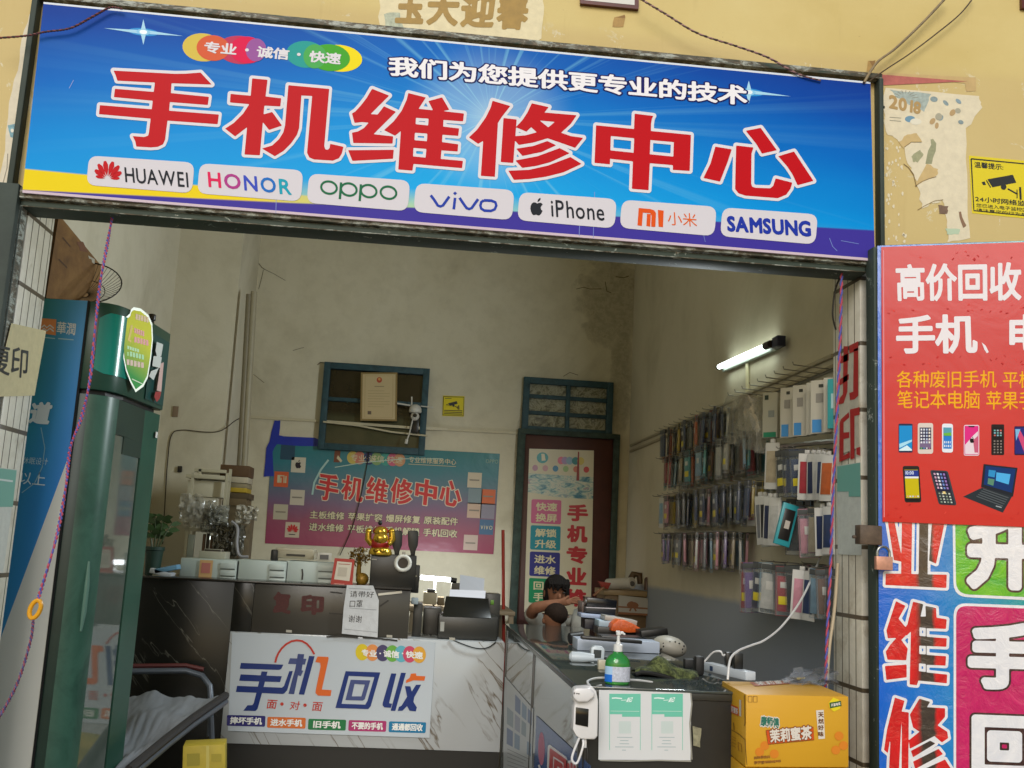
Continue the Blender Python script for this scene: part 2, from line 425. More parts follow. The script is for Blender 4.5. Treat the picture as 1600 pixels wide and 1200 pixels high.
# ---------------------------------------------------------------- sky, ground, sun
W = bpy.data.worlds.new('World'); SC.world = W; W.use_nodes = True
sky = W.node_tree.nodes.new('ShaderNodeTexSky'); sky.sky_type = 'NISHITA'; sky.sun_disc = False
SUN_EL, SUN_AZ = 29, 192        # azimuth: compass-like angle of the sun seen from the shop (180 = straight behind the photographer)
sky.sun_elevation = R(SUN_EL); sky.sun_rotation = R(SUN_AZ); sky.air_density = 1.3; sky.dust_density = 1.6; sky.ozone_density = 1.0
bg = W.node_tree.nodes['Background']; bg.inputs['Strength'].default_value = .105
W.node_tree.links.new(sky.outputs['Color'], bg.inputs['Color'])
sl = bpy.data.lights.new('sun', 'SUN'); so = bpy.data.objects.new('sun', sl); COL.objects.link(so)
sl.energy = 1.55; sl.angle = R(32); sl.color = (1, .99, .975)
sd = Vector((math.sin(R(SUN_AZ))*math.cos(R(SUN_EL)), math.cos(R(SUN_AZ))*math.cos(R(SUN_EL)), math.sin(R(SUN_EL))))
so.rotation_euler = (-sd).to_track_quat('-Z', 'Y').to_euler(); so.location = sd*20
def ground():
    m = MB(); m.add([(-60, -60, -.3), (60, -60, -.3), (60, 60, -.3), (-60, 60, -.3)], [(0, 1, 2, 3)], mat('#8f8b82', .9, noise=.25, scale=3, bump=.2))
    tag(m.build('ground'), kind='structure')
    m = MB(); m.bb(XL-.2, .0, FL-.13, XR+.2, YB+.2, FL, mat('#7d786c', .5, noise=.25, scale=2)); tag(m.build('floor'), kind='structure')
ground()
# ---------------------------------------------------------------- the building
bld = thing('shop_building', 'yellow painted building with one open shop front of dark green frames and cream interior walls', 'building', (0, 0, FL))
def wallparts():
    m = MB(); th = .28
    m.bb(-7, 0, -.3, -1.70, th, 7, M_fac); m.bb(1.93, 0, -.3, 7, th, 7, M_fac); m.bb(-1.70, 0, 2.66, 1.93, th, 7, M_fac)
    m.build('facade_wall', bld, smooth=False)
    m = MB(); m.bb(-1.70, .03, FL, -1.604, th+.03, 2.66, M_tile); m.build('tiled_jamb', bld, bevel=.004)
    m = MB(); m.bb(1.845, .03, FL, 1.93, th+.03, 2.66, M_tile); m.build('tiled_jamb', bld, bevel=.004)
    m = MB(); m.bb(XL-.2, .32, FL, XL, YB, CEIL, M_in); m.bb(XL, 4.6, FL, -1.62, YB, CEIL, M_in); m.bb(XL-.2, th, FL, -1.7, .318, CEIL, M_in); m.build('left_wall', bld, smooth=False)
    m = MB(); m.bb(XR, .282, FL, XR+.2, YB, CEIL, M_side); m.bb(1.93, th, FL, XR, .318, CEIL, M_side); m.build('right_wall', bld, smooth=False)
    m = MB(); m.bb(XL-.2, YB, FL, XR+.2, YB+.2, CEIL, M_back); m.build('back_wall', bld, smooth=False)
    m = MB(); m.bb(XL-.2, .282, CEIL, XR+.2, YB+.2, CEIL+.15, M_ceil); m.build('ceiling', bld, smooth=False)
wallparts()
# steel frame round the sign and the opening
def frame():
    fr = bpy.data.objects.new('door_frame', None); COL.objects.link(fr); fr.location = (0, 0, 2.6); adopt(fr, bld)
    a, b = P(60, 300, Y=-.06), P(1360, 410, Y=-.06)
    m = MB(); m.bb(-1.655, -.062, 2.606, 1.85, .06, 2.650, M_rust); m.bb(-1.655, -.04, 2.578, 1.85, .1, 2.605, M_green); m.build('lintel_rail', fr, bevel=.004)
    m = MB(); m.bb(-1.66, -.045, 3.458, 1.92, .02, 3.484, M_rust); m.build('top_rail', fr, bevel=.004)
    m = MB(); m.bb(-1.672, -.05, 2.66, -1.648, .02, 3.46, M_green2); m.bb(-1.725, -.075, FL, -1.612, .02, 2.659, M_green2); m.bb(-1.62, -.04, FL, -1.606, .025, 2.6, M_rust); m.build('side_post', fr, bevel=.005)
    m = MB(); m.bb(1.902, -.05, 2.66, 1.922, .02, 3.46, M_green2); m.build('side_post', fr, bevel=.004)
    m = MB(); m.bb(-2.5, -.13, FL+.02, -1.735, -.085, 2.66, M_green2); m.build('gate_leaf', fr, bevel=.004)
    m = MB(); m.tube([(-1.71, -.09, 1.93), (-1.71, -.09, 2.07)], .016, mat('#7b5334', .6, noise=.4, scale=30), 10); m.build('hinge', fr)
    m = MB(); z1 = P(1350, 384, Y=-.13)[2]; m.bb(1.832, -.13, FL+.03, 1.925, -.055, z1, M_green); m.bb(1.868, -.136, FL+.03, 1.874, -.13, z1-.05, M_rust); m.build('gate_post', fr, bevel=.005)
    m = MB(); c = P(1357, 836, Y=-.15); m.box(c, (.09, .05, .075), mat('#5a4a3a', .6, noise=.4, scale=30)); m.tube([(c[0]-.05, c[1], c[2]-.01), (c[0]-.066, c[1], c[2]-.01)], .007, mat('#4a3b2e'), 8); m.build('lock_hasp', fr, bevel=.003)
frame()
# ---- back door, transom and old window on the back wall
def backwall():
    yb = YB-.001; blue = mat('#2b4c55', .6, noise=.5, scale=14, bump=.4); maroon = mat('#4a231d', .45, noise=.25, scale=5)
    def pl(px, py, y=yb): return P(px, py, Y=y)
    d = bpy.data.objects.new('back_door', None); COL.objects.link(d); adopt(d, bld)
    x0, x1 = pl(806, 800)[0], pl(958, 800)[0]; zt = pl(885, 680)[2]; zb = FL
    m = MB(); m.bb(x0+.05, yb-.05, zb, x1-.03, yb, zt-.02, maroon); m.build('door_panel', d, bevel=.004)
    m = MB(); gf = mat('#35463f', .7, noise=.6, scale=12, bump=.5)
    m.bb(x0-.02, yb-.08, zb, x0+.05, yb, zt, gf); m.bb(x1-.03, yb-.08, zb, x1+.03, yb, zt, gf); m.bb(x0-.02, yb-.082, zt-.02, x1+.03, yb, zt+.03, gf); m.build('door_casing', d, bevel=.004)
    def win(name, quad, bars, rails, glass, depth):
        w = bpy.data.objects.new(name, None); COL.objects.link(w); adopt(w, bld)
        (x0, y0), (x1, y1) = quad; a = pl(x0, y0); b = pl(x1, y1); X0, X1, Z1, Z0 = a[0], b[0], a[2], b[2]; t = .06
        m = MB(); m.bb(X0, yb-.07, Z0, X0+t, yb, Z1, blue); m.bb(X1-t, yb-.07, Z0, X1, yb, Z1, blue); m.bb(X0+t, yb-.069, Z1-t, X1-t, yb, Z1, blue); m.bb(X0+t, yb-.069, Z0, X1-t, yb, Z0+t, blue)
        for u in bars: x = X0+(X1-X0)*u; m.bb(x-.02, yb-.06, Z0+t, x+.02, yb, Z1-t, blue)
        for u in rails: z = Z0+(Z1-Z0)*u; m.bb(X0+t, yb-.055, z-.018, X1-t, yb, z+.018, blue)
        m.build('window_frame', w, bevel=.003)
        m = MB(); m.bb(X0+t, yb-.02, Z0+t, X1-t, yb-.005, Z1-t, glass); m.build('pane', w, smooth=False)
        return X0, X1, Z0, Z1
    t = NT('crumpled_plastic_behind_glass', .12); v = t.coord(); n = t.noise(v, 5, 6, .7, 2.5)
    c = t.ramp(n, [(.35, '#54503f'), (.45, '#8d8a70'), (.52, '#b5b199'), (.6, '#6f6b55'), (.7, '#d0ccb8')]); t.bump(n, .8, .03); pla = t.col(c)
    t = NT('dark_dusty_glass', .15); v = t.coord(); n = t.noise(v, 3, 5, .6)
    z = t.sep(v)[2]; c = t.mix(t.ramp(t.math('SUBTRACT', z, 2.3), [(.18, 1), (.24, 0)]), t.ramp(n, [(.4, '#1d1a14'), (.6, '#2c251b')]), t.ramp(n, [(.4, '#39402f'), (.6, '#4b4b38')])); dk = t.col(c)
    win('transom_window', [(818, 590), (954, 684)], [.5], [.36, .66], pla, .07)
    X0, X1, Z0, Z1 = win('old_window', [(508, 567), (663, 712)], [], [.58], dk, .07)
backwall()
def cracks():
    D = Decal(((0, YB-.002, 0), (0, -1, 0)), eps=.0004); ck = mat('#6a604a', .9)
    for pts, w_ in (([(394, 395), (401, 408), (409, 418), (414, 421)], 1.2), ([(414, 421), (428, 428), (446, 438)], .7), ([(412, 422), (408, 436), (404, 452)], .8), ([(900, 452), (912, 449), (922, 452), (940, 451)], 1.0), ([(946, 440), (948, 455), (955, 458)], 1.2), ([(458, 548), (470, 544), (475, 543)], .8), ([(396, 585), (405, 592), (413, 598)], .7), ([(925, 400), (940, 394), (958, 392)], .8), ([(962, 432), (975, 434), (983, 431)], 1.3), ([(880, 588), (890, 582), (903, 586)], .9), ([(508, 567), (500, 566), (496, 570)], 1.5)):
        D.line([(x+random.uniform(-.5, .5), y+random.uniform(-.5, .5)) for x, y in pts], w_, ck, 1)
    D.build('wall_crack', bld)
cracks()
# ---------------------------------------------------------------- lettering traced as strokes (pixels of the sign, projected to its plane)
def tr(o, sc, *cs): return [[(o[0]+x/sc, o[1]+y/sc) for x, y in c] for c in cs]
z = 7.5
SHOU = [tr((140, 90), z, [(280,152),(1000,190),(1130,188),(1300,175),(1430,315),(960,300),(952,415),(1398,460),(1385,555),(940,520),(932,622),(1515,667),(1500,780),(912,738),(885,960),(860,1015),(800,1045),(720,1052),(548,1042),(535,980),(505,920),(640,930),(685,915),(695,880),(715,715),(110,662),(120,557),(728,605),(740,505),(285,462),(297,365),(752,402),(765,292),(325,270),(305,205)])]
JI = [tr((340, 100), z, [(405,168),(585,185),(562,380),(745,402),(735,497),(548,487),(538,590),(640,562),(755,722),(603,772),(530,680),(495,1070),(315,1060),(345,740),(205,848),(88,757),(190,690),(300,580),(372,470),(145,450),(152,350),(388,372)]),
      tr((340, 100), z, [(830,248),(1308,292),(1250,960),(1262,1000),(1290,1005),(1312,985),(1320,935),(1475,970),(1455,1050),(1420,1105),(1350,1132),(1130,1118),(1075,1095),(1048,1040),(1108,375),(982,368),(955,750),(930,830),(860,930),(770,1020),(670,1080),(520,990),(640,955),(720,880),(770,800),(790,720)])]
WEI = [tr((530, 120), z, [(385,140),(585,220),(367,437),(450,442),(525,345),(665,410),(402,672),(632,698),(625,782),(165,775),(150,655),(220,640),(290,600),(345,537),(265,530),(180,540),(150,430),(190,405),(250,340),(320,250)]),
       tr((530, 120), z, [(105,860),(640,855),(630,960),(155,985)]),
       tr((530, 120), z, [(810,190),(1015,242),(930,375),(1100,392),(1045,285),(1205,240),(1290,385),(1215,402),(1462,430),(1452,522),(1222,505),(1218,583),(1405,605),(1395,692),(1210,678),(1205,765),(1395,790),(1388,875),(1198,862),(1190,962),(1450,985),(1440,1070),(870,1020),(858,1100),(692,1085),(722,635),(655,690),(525,625),(640,520),(730,400),(790,270)], [(900,480),(1048,490),(1042,570),(895,555)], [(887,655),(1033,665),(1028,755),(882,742)], [(870,832),(1022,845),(1012,947),(865,932)])]
XIU = [tr((720, 140), z, [(372,130),(580,192),(480,320),(435,390),(400,1022),(235,1010),(262,600),(203,635),(95,560),(190,470),(290,330),(350,210)]),
       tr((720, 140), z, [(500,332),(655,350),(615,860),(468,848)]),
       tr((720, 140), z, [(832,160),(1030,205),(980,268),(1358,300),(1290,400),(1175,505),(1290,545),(1435,565),(1340,682),(1190,630),(1018,570),(850,620),(680,648),(630,590),(640,545),(760,535),(890,500),(825,440),(768,492),(645,440),(720,360),(780,270)], [(925,362),(1102,378),(1025,442)]),
       tr((720, 140), z, [(650,692),(850,660),(1015,602),(1118,652),(950,730),(722,777)]), tr((720, 140), z, [(640,830),(900,780),(1158,685),(1275,745),(1050,850),(880,895),(720,917)]),
       tr((720, 140), z, [(558,950),(800,940),(1020,890),(1285,790),(1415,870),(1200,970),(1000,1020),(800,1048),(622,1058)])]
ZHONG = [tr((910, 160), z, [(612,132),(832,158),(815,190),(805,250),(803,335),(1272,380),(1258,803),(1060,790),(1060,735),(790,712),(775,1028),(580,1012),(592,690),(325,660),(322,725),(142,708),(160,268),(605,312)], [(333,393),(607,420),(600,590),(328,562)], [(797,440),(1072,465),(1065,635),(790,608)])]
XIN = [tr((1090, 180), z, [(208,368),(400,400),(355,540),(262,778),(68,735),(150,570)]), tr((1090, 180), z, [(452,355),(655,378),(632,450),(628,800),(640,838),(680,850),(850,856),(885,830),(915,740),(1110,790),(1090,860),(1040,930),(940,972),(560,942),(480,915),(440,865),(445,600)]),
       tr((1090, 180), z, [(565,182),(740,148),(928,410),(755,450),(690,340)]), tr((1090, 180), z, [(945,480),(1130,425),(1358,770),(1172,820),(1110,690),(1050,600)])]
GLOSS = .22
def ink(c, r=GLOSS): return mat(c, max(r, .4), spec=.07)
def warp(sets, h_from, q):
    """re-map letter outlines given inside the pixel box h_from onto the quad q"""
    x0, y0, x1, y1 = h_from; H = homog(q)
    return [[[tuple(p) for p in H([((x-x0)/(x1-x0), (y-y0)/(y1-y0)) for x, y in c])] for c in s_] for s_ in sets]
def apple(D, c, s, mt, L, rot=0.0):
    """fruit emblem with a bite"""
    cr, sr = math.cos(rot), math.sin(rot)
    def T(pts): return [(c[0]+s*(x*cr-y*sr), c[1]+s*(x*sr+y*cr)) for x, y in pts]
    body = [(0, -.42), (.12, -.48), (.28, -.52), (.42, -.46), (.50, -.36), (.38, -.22), (.34, -.05), (.40, .12), (.54, .22), (.46, .42), (.32, .62), (.2, .68), (.08, .64), (-.02, .6), (-.14, .64), (-.26, .68), (-.4, .58), (-.52, .36), (-.6, .1), (-.6, -.14), (-.52, -.36), (-.36, -.5), (-.18, -.5)]
    leaf = [(0, -.56), (.02, -.74), (.12, -.9), (.26, -.96), (.26, -.8), (.16, -.64)]
    D.poly(T(body), mt, L); D.poly(T(leaf), mt, L)
def petals(D, c, s, mt, L, rot=0.08):
    for k in range(8):
        a = R(-82+k*23.4) if k < 4 else R(-82+k*23.4)
        a = R([-82, -60, -37, -13, 13, 37, 60, 82][k])+rot; r0 = .22*s; r1 = s*(1.0, 1.28, 1.45, 1.5, 1.5, 1.45, 1.28, 1.0)[k]
        w = .21*s if k not in (0, 7) else .13*s; u = np.array((math.sin(a), -math.cos(a))); v = np.array((u[1], -u[0])); o = np.array(c, float)+(0, .6*s)
        D.poly([o+u*r0, o+u*(r0+(r1-r0)*.4)+v*w*.75, o+u*(r0+(r1-r0)*.72)+v*w, o+u*(r1*.97)+v*w*.5, o+u*r1, o+u*(r1*.97)-v*w*.5, o+u*(r0+(r1-r0)*.72)-v*w, o+u*(r0+(r1-r0)*.4)-v*w*.75], mt, L)
# ---------------------------------------------------------------- main sign
def main_sign():
    t = NT('blue_banner_print', .42); t.b.inputs['Specular IOR Level'].default_value = .08
    tc = t.n('TexCoord'); uv = t.sep(tc.outputs['UV']); u, v = uv[0], uv[1]
    du = t.math('SUBTRACT', u, .47); d = t.math('ABSOLUTE', du)
    # glow along the middle height and towards the centre
    vv = t.math('SUBTRACT', 1.0, v)
    e = t.math('ADD', t.math('MULTIPLY', vv, .72), t.math('SUBTRACT', .38, t.math('MULTIPLY', d, .58)))
    ng = t.n('TexNoise'); ng.inputs['Scale'].default_value = 2.2; ng.inputs['Detail'].default_value = 2; t.l(tc.outputs['UV'], ng.inputs['Vector'])
    e = t.math('ADD', e, t.math('MULTIPLY', t.math('SUBTRACT', ng.outputs['Fac'], .5), .22))
    c = t.ramp(e, [(.0, '#16328c'), (.22, '#084aa8'), (.42, '#006ac4'), (.66, '#0090de'), (1.0, '#12aeee')])
    # rays out of a bright spot
    x = t.math('SUBTRACT', u, .525); y = t.math('MULTIPLY', t.math('SUBTRACT', v, .60), .24); an = t.math('ARCTAN2', y, x); rr = t.math('SQRT', t.math('ADD', t.math('MULTIPLY', x, x), t.math('MULTIPLY', y, y)))
    n = t.n('TexNoise', noise_dimensions='1D'); n.inputs['Scale'].default_value = 7; n.inputs['Detail'].default_value = 4; t.l(t.math('MULTIPLY', an, 1.6), n.inputs['W'])
    st = t.ramp(n.outputs['Fac'], [(.54, 0), (.72, 1)]); fall = t.ramp(rr, [(0, .6), (.1, .38), (.3, .17), (.6, .0)])
    c = t.mix(t.math('MULTIPLY', st, fall), c, '#7fd0ea')
    gl = t.ramp(rr, [(0, .6), (.04, .3), (.11, .0)], 'EASE'); c = t.mix(gl, c, '#c7e6ef')
    # pale fringe over the lower band, yellow at the left
    k = t.ramp(vv, [(.82, 0), (.93, 1)]); yl = t.ramp(u, [(.0, '#0a8ad0'), (.22, '#3fb0cc'), (.36, '#d8e46a'), (.6, '#a6d8b0'), (.85, '#5aa8c8'), (1, '#3f86c0')])
    c = t.mix(t.math('MULTIPLY', k, t.ramp(u, [(0, 0), (.15, .1), (.35, .85), (.6, .8), (1, .6)])), c, yl)
    yb_ = t.math('SUBTRACT', vv, t.math('MULTIPLY', u, .06)); 
    c = t.mix(t.math('MULTIPLY', t.ramp(yb_, [(.883, 0), (.89, 1)]), t.ramp(u, [(.25, 1), (.42, 0)])), c, '#eed312')
    pb = t.math('ADD', vv, t.math('MULTIPLY', t.ramp(u, [(0, 0), (.3, .045), (.55, .095), (.75, .125), (1, .155)]), 1.0)); c = t.mix(t.ramp(pb, [(.992, 0), (.998, 1)]), c, '#40359a')
    nz = t.n('TexNoise'); nz.inputs['Scale'].default_value = 3; nz.inputs['Detail'].default_value = 3; t.l(t.coord('Object'), nz.inputs['Vector'])
    t.bump(nz.outputs['Fac'], .25, .02); bgm = t.col(c)
    pl = ((0, -.075, 0), (0, -1, 0)); D = Decal(pl)
    q = [(68, 5), (1360, 130), (1367, 405), (35, 298)]
    D.plate(q, bgm, .02)
    D.mb.hexa(D.to3([(68, 3), (1360, 128), (1360, 131), (68, 6)], .5), (0, .012, 0), mat('#d8dfe8', .5)); D.mb.hexa(D.to3([(35, 297), (1367, 404), (1367, 408), (35, 301)], .5), (0, .012, 0), mat('#cdb9c4', .6))
    red = ink('#c3121c', .3); wh = ink('#e2dfe4', .35)
    for L_ in (SHOU, JI, WEI, XIU, ZHONG, XIN): D.shape(L_, red, 4, 1.1, 0, [(wh, 4.6, 3)])
    for pts, w_ in (([(929, 300), (927, 372)], .8), ([(906, 335), (905, 369)], 1.0), ([(432, 296), (431, 333)], .8), ([(1296, 372), (1301, 385), (1308, 392)], .9), ([(1314, 376), (1342, 381)], .8), ([(115, 125), (108, 138)], .9), ([(1098, 362), (1102, 378)], .7)): D.line(pts, w_, mat('#6f86c8', .4), 1.1)
    # slogan
    D.text('我们为您提供更专业的技术', [(607, 87), (1168, 134), (1168, 165), (607, 118)], ink('#f3f1f4'), 4, .030, [(ink('#1d1f63'), .055, 3)], n=40)
    # ovals behind the motto
    for c, rx, ry, co_, L in [((317, 74), 32, 22, '#d9c052', 1), ((375, 78), 36, 22, '#c23a5c', 1.5), ((333, 75), 26, 20, '#d9603c', 2), ((386, 78), 27, 21, '#e0164e', 2.5), ((400, 78), 16, 18, '#9b5aa0', 3),
                              ((478, 85), 31, 21, '#2aa098', 1), ((530, 91), 36, 21, '#f5df14', 1.2), ((515, 90), 32, 21, '#46a82f', 2), ((492, 88), 18, 19, '#4fae58', 2.4)]:
        D.ell(c, rx, ry, ink(co_), L, .09)
    for s_, x0, x1 in (('专业', 320, 371), ('诚信', 402, 453), ('快速', 484, 534)):
        D.text(s_, [(x0, 64+(x0-320)*.09), (x1, 64+(x1-320)*.09), (x1-2, 82+(x1-320)*.09), (x0-2, 82+(x0-320)*.09)], wh, 4, .03, n=26)
    D.ell((386, 78), 3, 2.4, wh, 4); D.ell((467, 85), 3, 2.4, wh, 4)
    # two sparkles
    sp = mat('#a9daf2', .4, spec=.1)
    for c, sx, sy in (((224, 50), 62, 20), ((1170, 144), 66, 18)):
        D.poly([(c[0]-sx, c[1]-sx*.1), (c[0]-4, c[1]-3), (c[0], c[1]-sy), (c[0]+4, c[1]-3), (c[0]+sx, c[1]+sx*.1), (c[0]+4, c[1]+3), (c[0], c[1]+sy), (c[0]-4, c[1]+3)], sp, 1.3)
        D.ell(c, 11, 4.5, mat('#8fcdee', .4, spec=.1), 1.35, .1); D.ell(c, 6, 3.4, mat('#e8f4fa', .4), 1.5, .1)
        D.ell(c, 24, 6, mat('#2c8fd6', .4, spec=.1), 1.05, .1)
    # maker plates
    pw = ink('#d8d4da', .3)
    for x0, y0, x1, y1 in [(136, 244, 302, 300), (309, 256, 472, 313), (480, 272, 639, 328), (647, 287, 802, 342), (809, 301, 962, 355), (969, 313, 1118, 367), (1126, 325, 1276, 380)]:
        D.rrect([(x0+3, y0-1), (x1+2, y0+10), (x1-2, y1+3-1), (x0-1, y1-11)], 15, pw, 3)
    petals(D, (168, 268), 19, red, 5); bk = ink('#23272e'); s8 = .085
    D.text('HUAWEI', rq(195, 265, 294, 289, s8, -.08), bk, 5, .012, n=26)
    cols = ['#e0215a', '#b03a8a', '#3a4fc0', '#1b6fc4', '#14a0b8']
    for ch, co_, x0, x1 in zip('HONOR', cols, (325, 350, 381, 407, 436), (345, 376, 402, 431, 455)):
        yy = 269+(x0-325)*s8*1.15; D.text(ch, rq(x0, yy, x1, yy+24, s8, -.08), ink(co_), 5, .02, n=26)
    gr = ink('#1f6b47')
    def ring(cx, cy, rx, ry, w, mt): 
        a = np.linspace(0, 2*math.pi, 30); D.line([(cx+rx*math.cos(t_), cy+ry*math.sin(t_)+rx*math.cos(t_)*s8) for t_ in a], w, mt, 5)
    for cx, cy in ((514, 293), (545, 296), (576, 298.5), (607, 301)): ring(cx, cy, 12.2, 9.6, 3.4, gr)
    D.line([(533, 285), (531, 311)], 3.8, gr, 5.3); D.line([(564, 288), (562, 314)], 3.8, gr, 5.3)
    bl = ink('#2440a8'); lw = 4.2
    D.line([(673, 305), (679, 313), (684, 321), (688, 322.5), (692, 321), (702, 307)], lw, bl, 5); D.line([(711, 309), (709, 327)], lw, bl, 5); D.poly([(711, 299), (714, 302), (711, 305), (708, 302)], bl, 5)
    D.line([(718, 309), (724, 318), (729, 325), (733, 326.5), (737, 325), (747, 311)], lw, bl, 5)
    D.line([(756, 313), (768, 313.5), (774, 316), (775.5, 321), (773, 327), (767, 329.5), (757, 329), (752, 326), (750.5, 321), (752, 315.5), (756, 313)], lw, bl, 5)
    apple(D, (839, 325), 17, bk, 5, .08)
    D.text('iPhone', rq(861, 315, 944, 342, .08, -.06), bk, 5, .008, n=28)
    og = ink('#e2561a')
    for a in ([(998, 325), (1005, 325.5), (1003, 353), (996, 352)], [(1011, 334), (1017, 334.5), (1016, 354), (1010, 353)], [(1028, 328), (1037, 329), (1036, 355), (1029, 354)]): D.poly(a, og, 5)
    D.poly([(998, 325), (1016, 326.5), (1022, 328.5), (1025, 333), (1024, 354.5), (1017.5, 354), (1018, 336), (1016, 333), (1004, 332)], og, 5.2)
    D.text('小米', rq(1043, 332, 1089, 353, .08, -.06), ink('#e2661f'), 5, .0, n=26)
    D.text('SAMSUNG', rq(1136, 341, 1267, 366, .065, -.06), ink('#2238a4'), 5, .045, n=30)
    o = D.build('shop_sign'); return tag(o, 'long blue shop sign over the opening with big red characters and seven white plates', 'shop sign')
main_sign()
# ---------------------------------------------------------------- right gate leaf: its plane from the poster's top and bottom edges
H0 = P(1377, 600, Y=-.15)
def leafpl(th, off=0): n = np.array((-math.sin(th), -math.cos(th), 0)); return (H0+n*off, n)
best = min(((abs(P(1377, 385, pl=leafpl(t_))[2]-P(1600, 378, pl=leafpl(t_))[2])+abs(P(1377, 815, pl=leafpl(t_))[2]-P(1600, 823, pl=leafpl(t_))[2]), t_) for t_ in np.linspace(0, .7, 141)))
TH = best[1]; print('leaf angle', math.degrees(TH), best[0])
def leaf():
    g = thing('gate_leaf', 'dark green steel gate leaf folded open beside the shop, covered with posters', 'gate', H0*(1, 1, 0)+(0, 0, FL))
    u = np.array((math.cos(TH), -math.sin(TH), 0)); n = leafpl(TH)[1]; o = H0-n*.006; zt = P(1490, 379, pl=leafpl(TH))[2]
    m = MB()
    a = o*(1, 1, 0)+(0, 0, FL+.03); b = a+u*1.25
    m.hexa([a, b, b+(0, 0, zt-FL-.03), a+(0, 0, zt-FL-.03)], -n*.03, M_green); m.build('sheet', g, smooth=False)
    m = MB()
    for z_ in (zt-.03, FL+.05): c = (a+b)/2; m.box((c[0]-n[0]*.05, c[1]-n[1]*.05, z_), (1.25, .04, .05), M_green2, Matrix.Rotation(-TH, 3, 'Z'))
    m.build('frame_rail', g)
leaf()
def red_poster():
    D = Decal(leafpl(TH, .012)); q = [(1377, 386), (1640, 377), (1640, 825), (1379, 815)]
    t = NT('red_poster_film', .22); t.b.inputs['Specular IOR Level'].default_value = .3; v = t.coord(); n = t.noise(v, 4, 4, .5, 1.5); t.bump(n, .16, .008); base = t.col(t.ramp(t.noise(v, 2), [(.3, '#c41412'), (.7, '#cc1a15')]))
    D.plate(q, base, .003); w = ink('#ece6e8', .3); y = ink('#f2b01c', .3)
    D.line([(1380.5, 391), (1381.5, 808)], 1.2, ink('#e59aa6'), 1)
    D.text('高价回收', [(1399, 413), (1596, 409), (1596, 470), (1401, 471)], w, 2, .028, n=60)
    D.text('手机', [(1400, 493), (1526, 490), (1528, 552), (1400, 553)], w, 2, .030, n=60)
    D.poly([(1534, 535), (1540, 540), (1545, 550), (1542, 552), (1538, 546)], w, 2)
    D.text('电', [(1577, 491), (1636, 490), (1636, 551), (1577, 551)], w, 2, .030, n=60)
    D.text('各种废旧手机', [(1401, 579), (1557, 578.5), (1557, 606), (1401, 606)], y, 2, .006, n=34)
    D.text('平板', [(1567, 580), (1616, 580), (1616, 606), (1567, 607)], y, 2, .006, n=34)
    D.text('笔记本电脑', [(1402, 610), (1531, 610), (1531, 639), (1402, 638)], y, 2, .006, n=34)
    D.text('苹果手', [(1541, 611), (1616, 611), (1616, 640), (1541, 640)], y, 2, .006, n=34)
    def ph(x0, y0, x1, y1, body, scr, sl=0., r=3, bz=(2, 5), L=2, lean=0.):
        q = rq(x0, y0, x1, y1, sl, lean); D.rrect(q, r, ink(body), L)
        H = homog(q); w_, h_ = x1-x0, y1-y0
        D.poly(H([(bz[0]/w_, bz[1]/h_), (1-bz[0]/w_, bz[1]/h_), (1-bz[0]/w_, 1-bz[1]/h_), (bz[0]/w_, 1-bz[1]/h_)]), ink(scr), L+1); return H
    def grid(H, nx, ny, u0, v0, u1, v1, cs, L=4, s_=.6):
        k = 0
        for j in range(ny):
            for i in range(nx):
                cx = u0+(u1-u0)*(i+.5)/nx; cy = v0+(v1-v0)*(j+.5)/ny; dx = (u1-u0)/nx*s_/2; dy = (v1-v0)/ny*s_/2
                D.poly(H([(cx-dx, cy-dy), (cx+dx, cy-dy), (cx+dx, cy+dy), (cx-dx, cy+dy)]), ink(cs[k % len(cs)]), L); k += 1
    H = ph(1404, 662, 1426, 707, '#2a2f4c', '#1c8fd0', 0, 2, (1, 3)); D.poly(H([(.05, .7), (.95, .55), (.95, .62), (.05, .85)]), ink('#a9def2'), 4); D.poly(H([(.05, .9), (.6, .75), (.95, .9), (.95, .94), (.05, .94)]), ink('#d9f0f6'), 4)
    H = ph(1434, 661, 1458, 709, '#dccfc5', '#2e2c48', 0, 4, (3, 7)); grid(H, 4, 5, .15, .16, .85, .68, ['#e8e8ee', '#d6dbe6', '#b9c6e0', '#efe6d8']); D.poly(H([(.13, .62), (.87, .5), (.87, .8), (.13, .8)]), ink('#7a6888'), 3.5); grid(H, 4, 1, .15, .78, .85, .86, ['#68b46a', '#5a8ac0', '#e8e8ee', '#b06a90'], 5)
    H = ph(1472, 662, 1489, 707, '#e8ecf2', '#2a7fd0', .02, 4, (2, 6)); D.poly(H([(.14, .14), (.86, .14), (.86, .42), (.14, .42)]), ink('#5aa0b0'), 4); D.poly(H([(.14, .33), (.86, .30), (.86, .42), (.14, .42)]), ink('#6fb640'), 5); grid(H, 4, 2, .16, .58, .84, .84, ['#e8eef2', '#b9d0f0'], 5)
    H = ph(1506, 664, 1530, 712, '#e6d3dc', '#e02e84', 0, 3, (1.2, 1.5)); D.poly(H([(.08, .65), (.6, .35), (.92, .2), (.92, .95), (.08, .95)]), ink('#e8d6de'), 3.5); D.poly(H([(.6, .5), (.92, .35), (.92, .9), (.7, .9)]), ink('#c8607c'), 3.8); D.poly(H([(.3, .03), (.7, .03), (.68, .07), (.32, .07)]), ink('#26141c'), 4.4); apple(D, (1519, 688), 6, ink('#1a1418'), 5)
    H = ph(1549, 663, 1569, 711, '#2a201f', '#201a1a', 0, 2, (2, 5)); grid(H, 3, 3, .15, .16, .85, .4, ['#6fb0a8', '#a8b0b8', '#c86a60', '#88b8c8']); grid(H, 3, 5, .12, .5, .88, .96, ['#8a8078'], 4, .5)
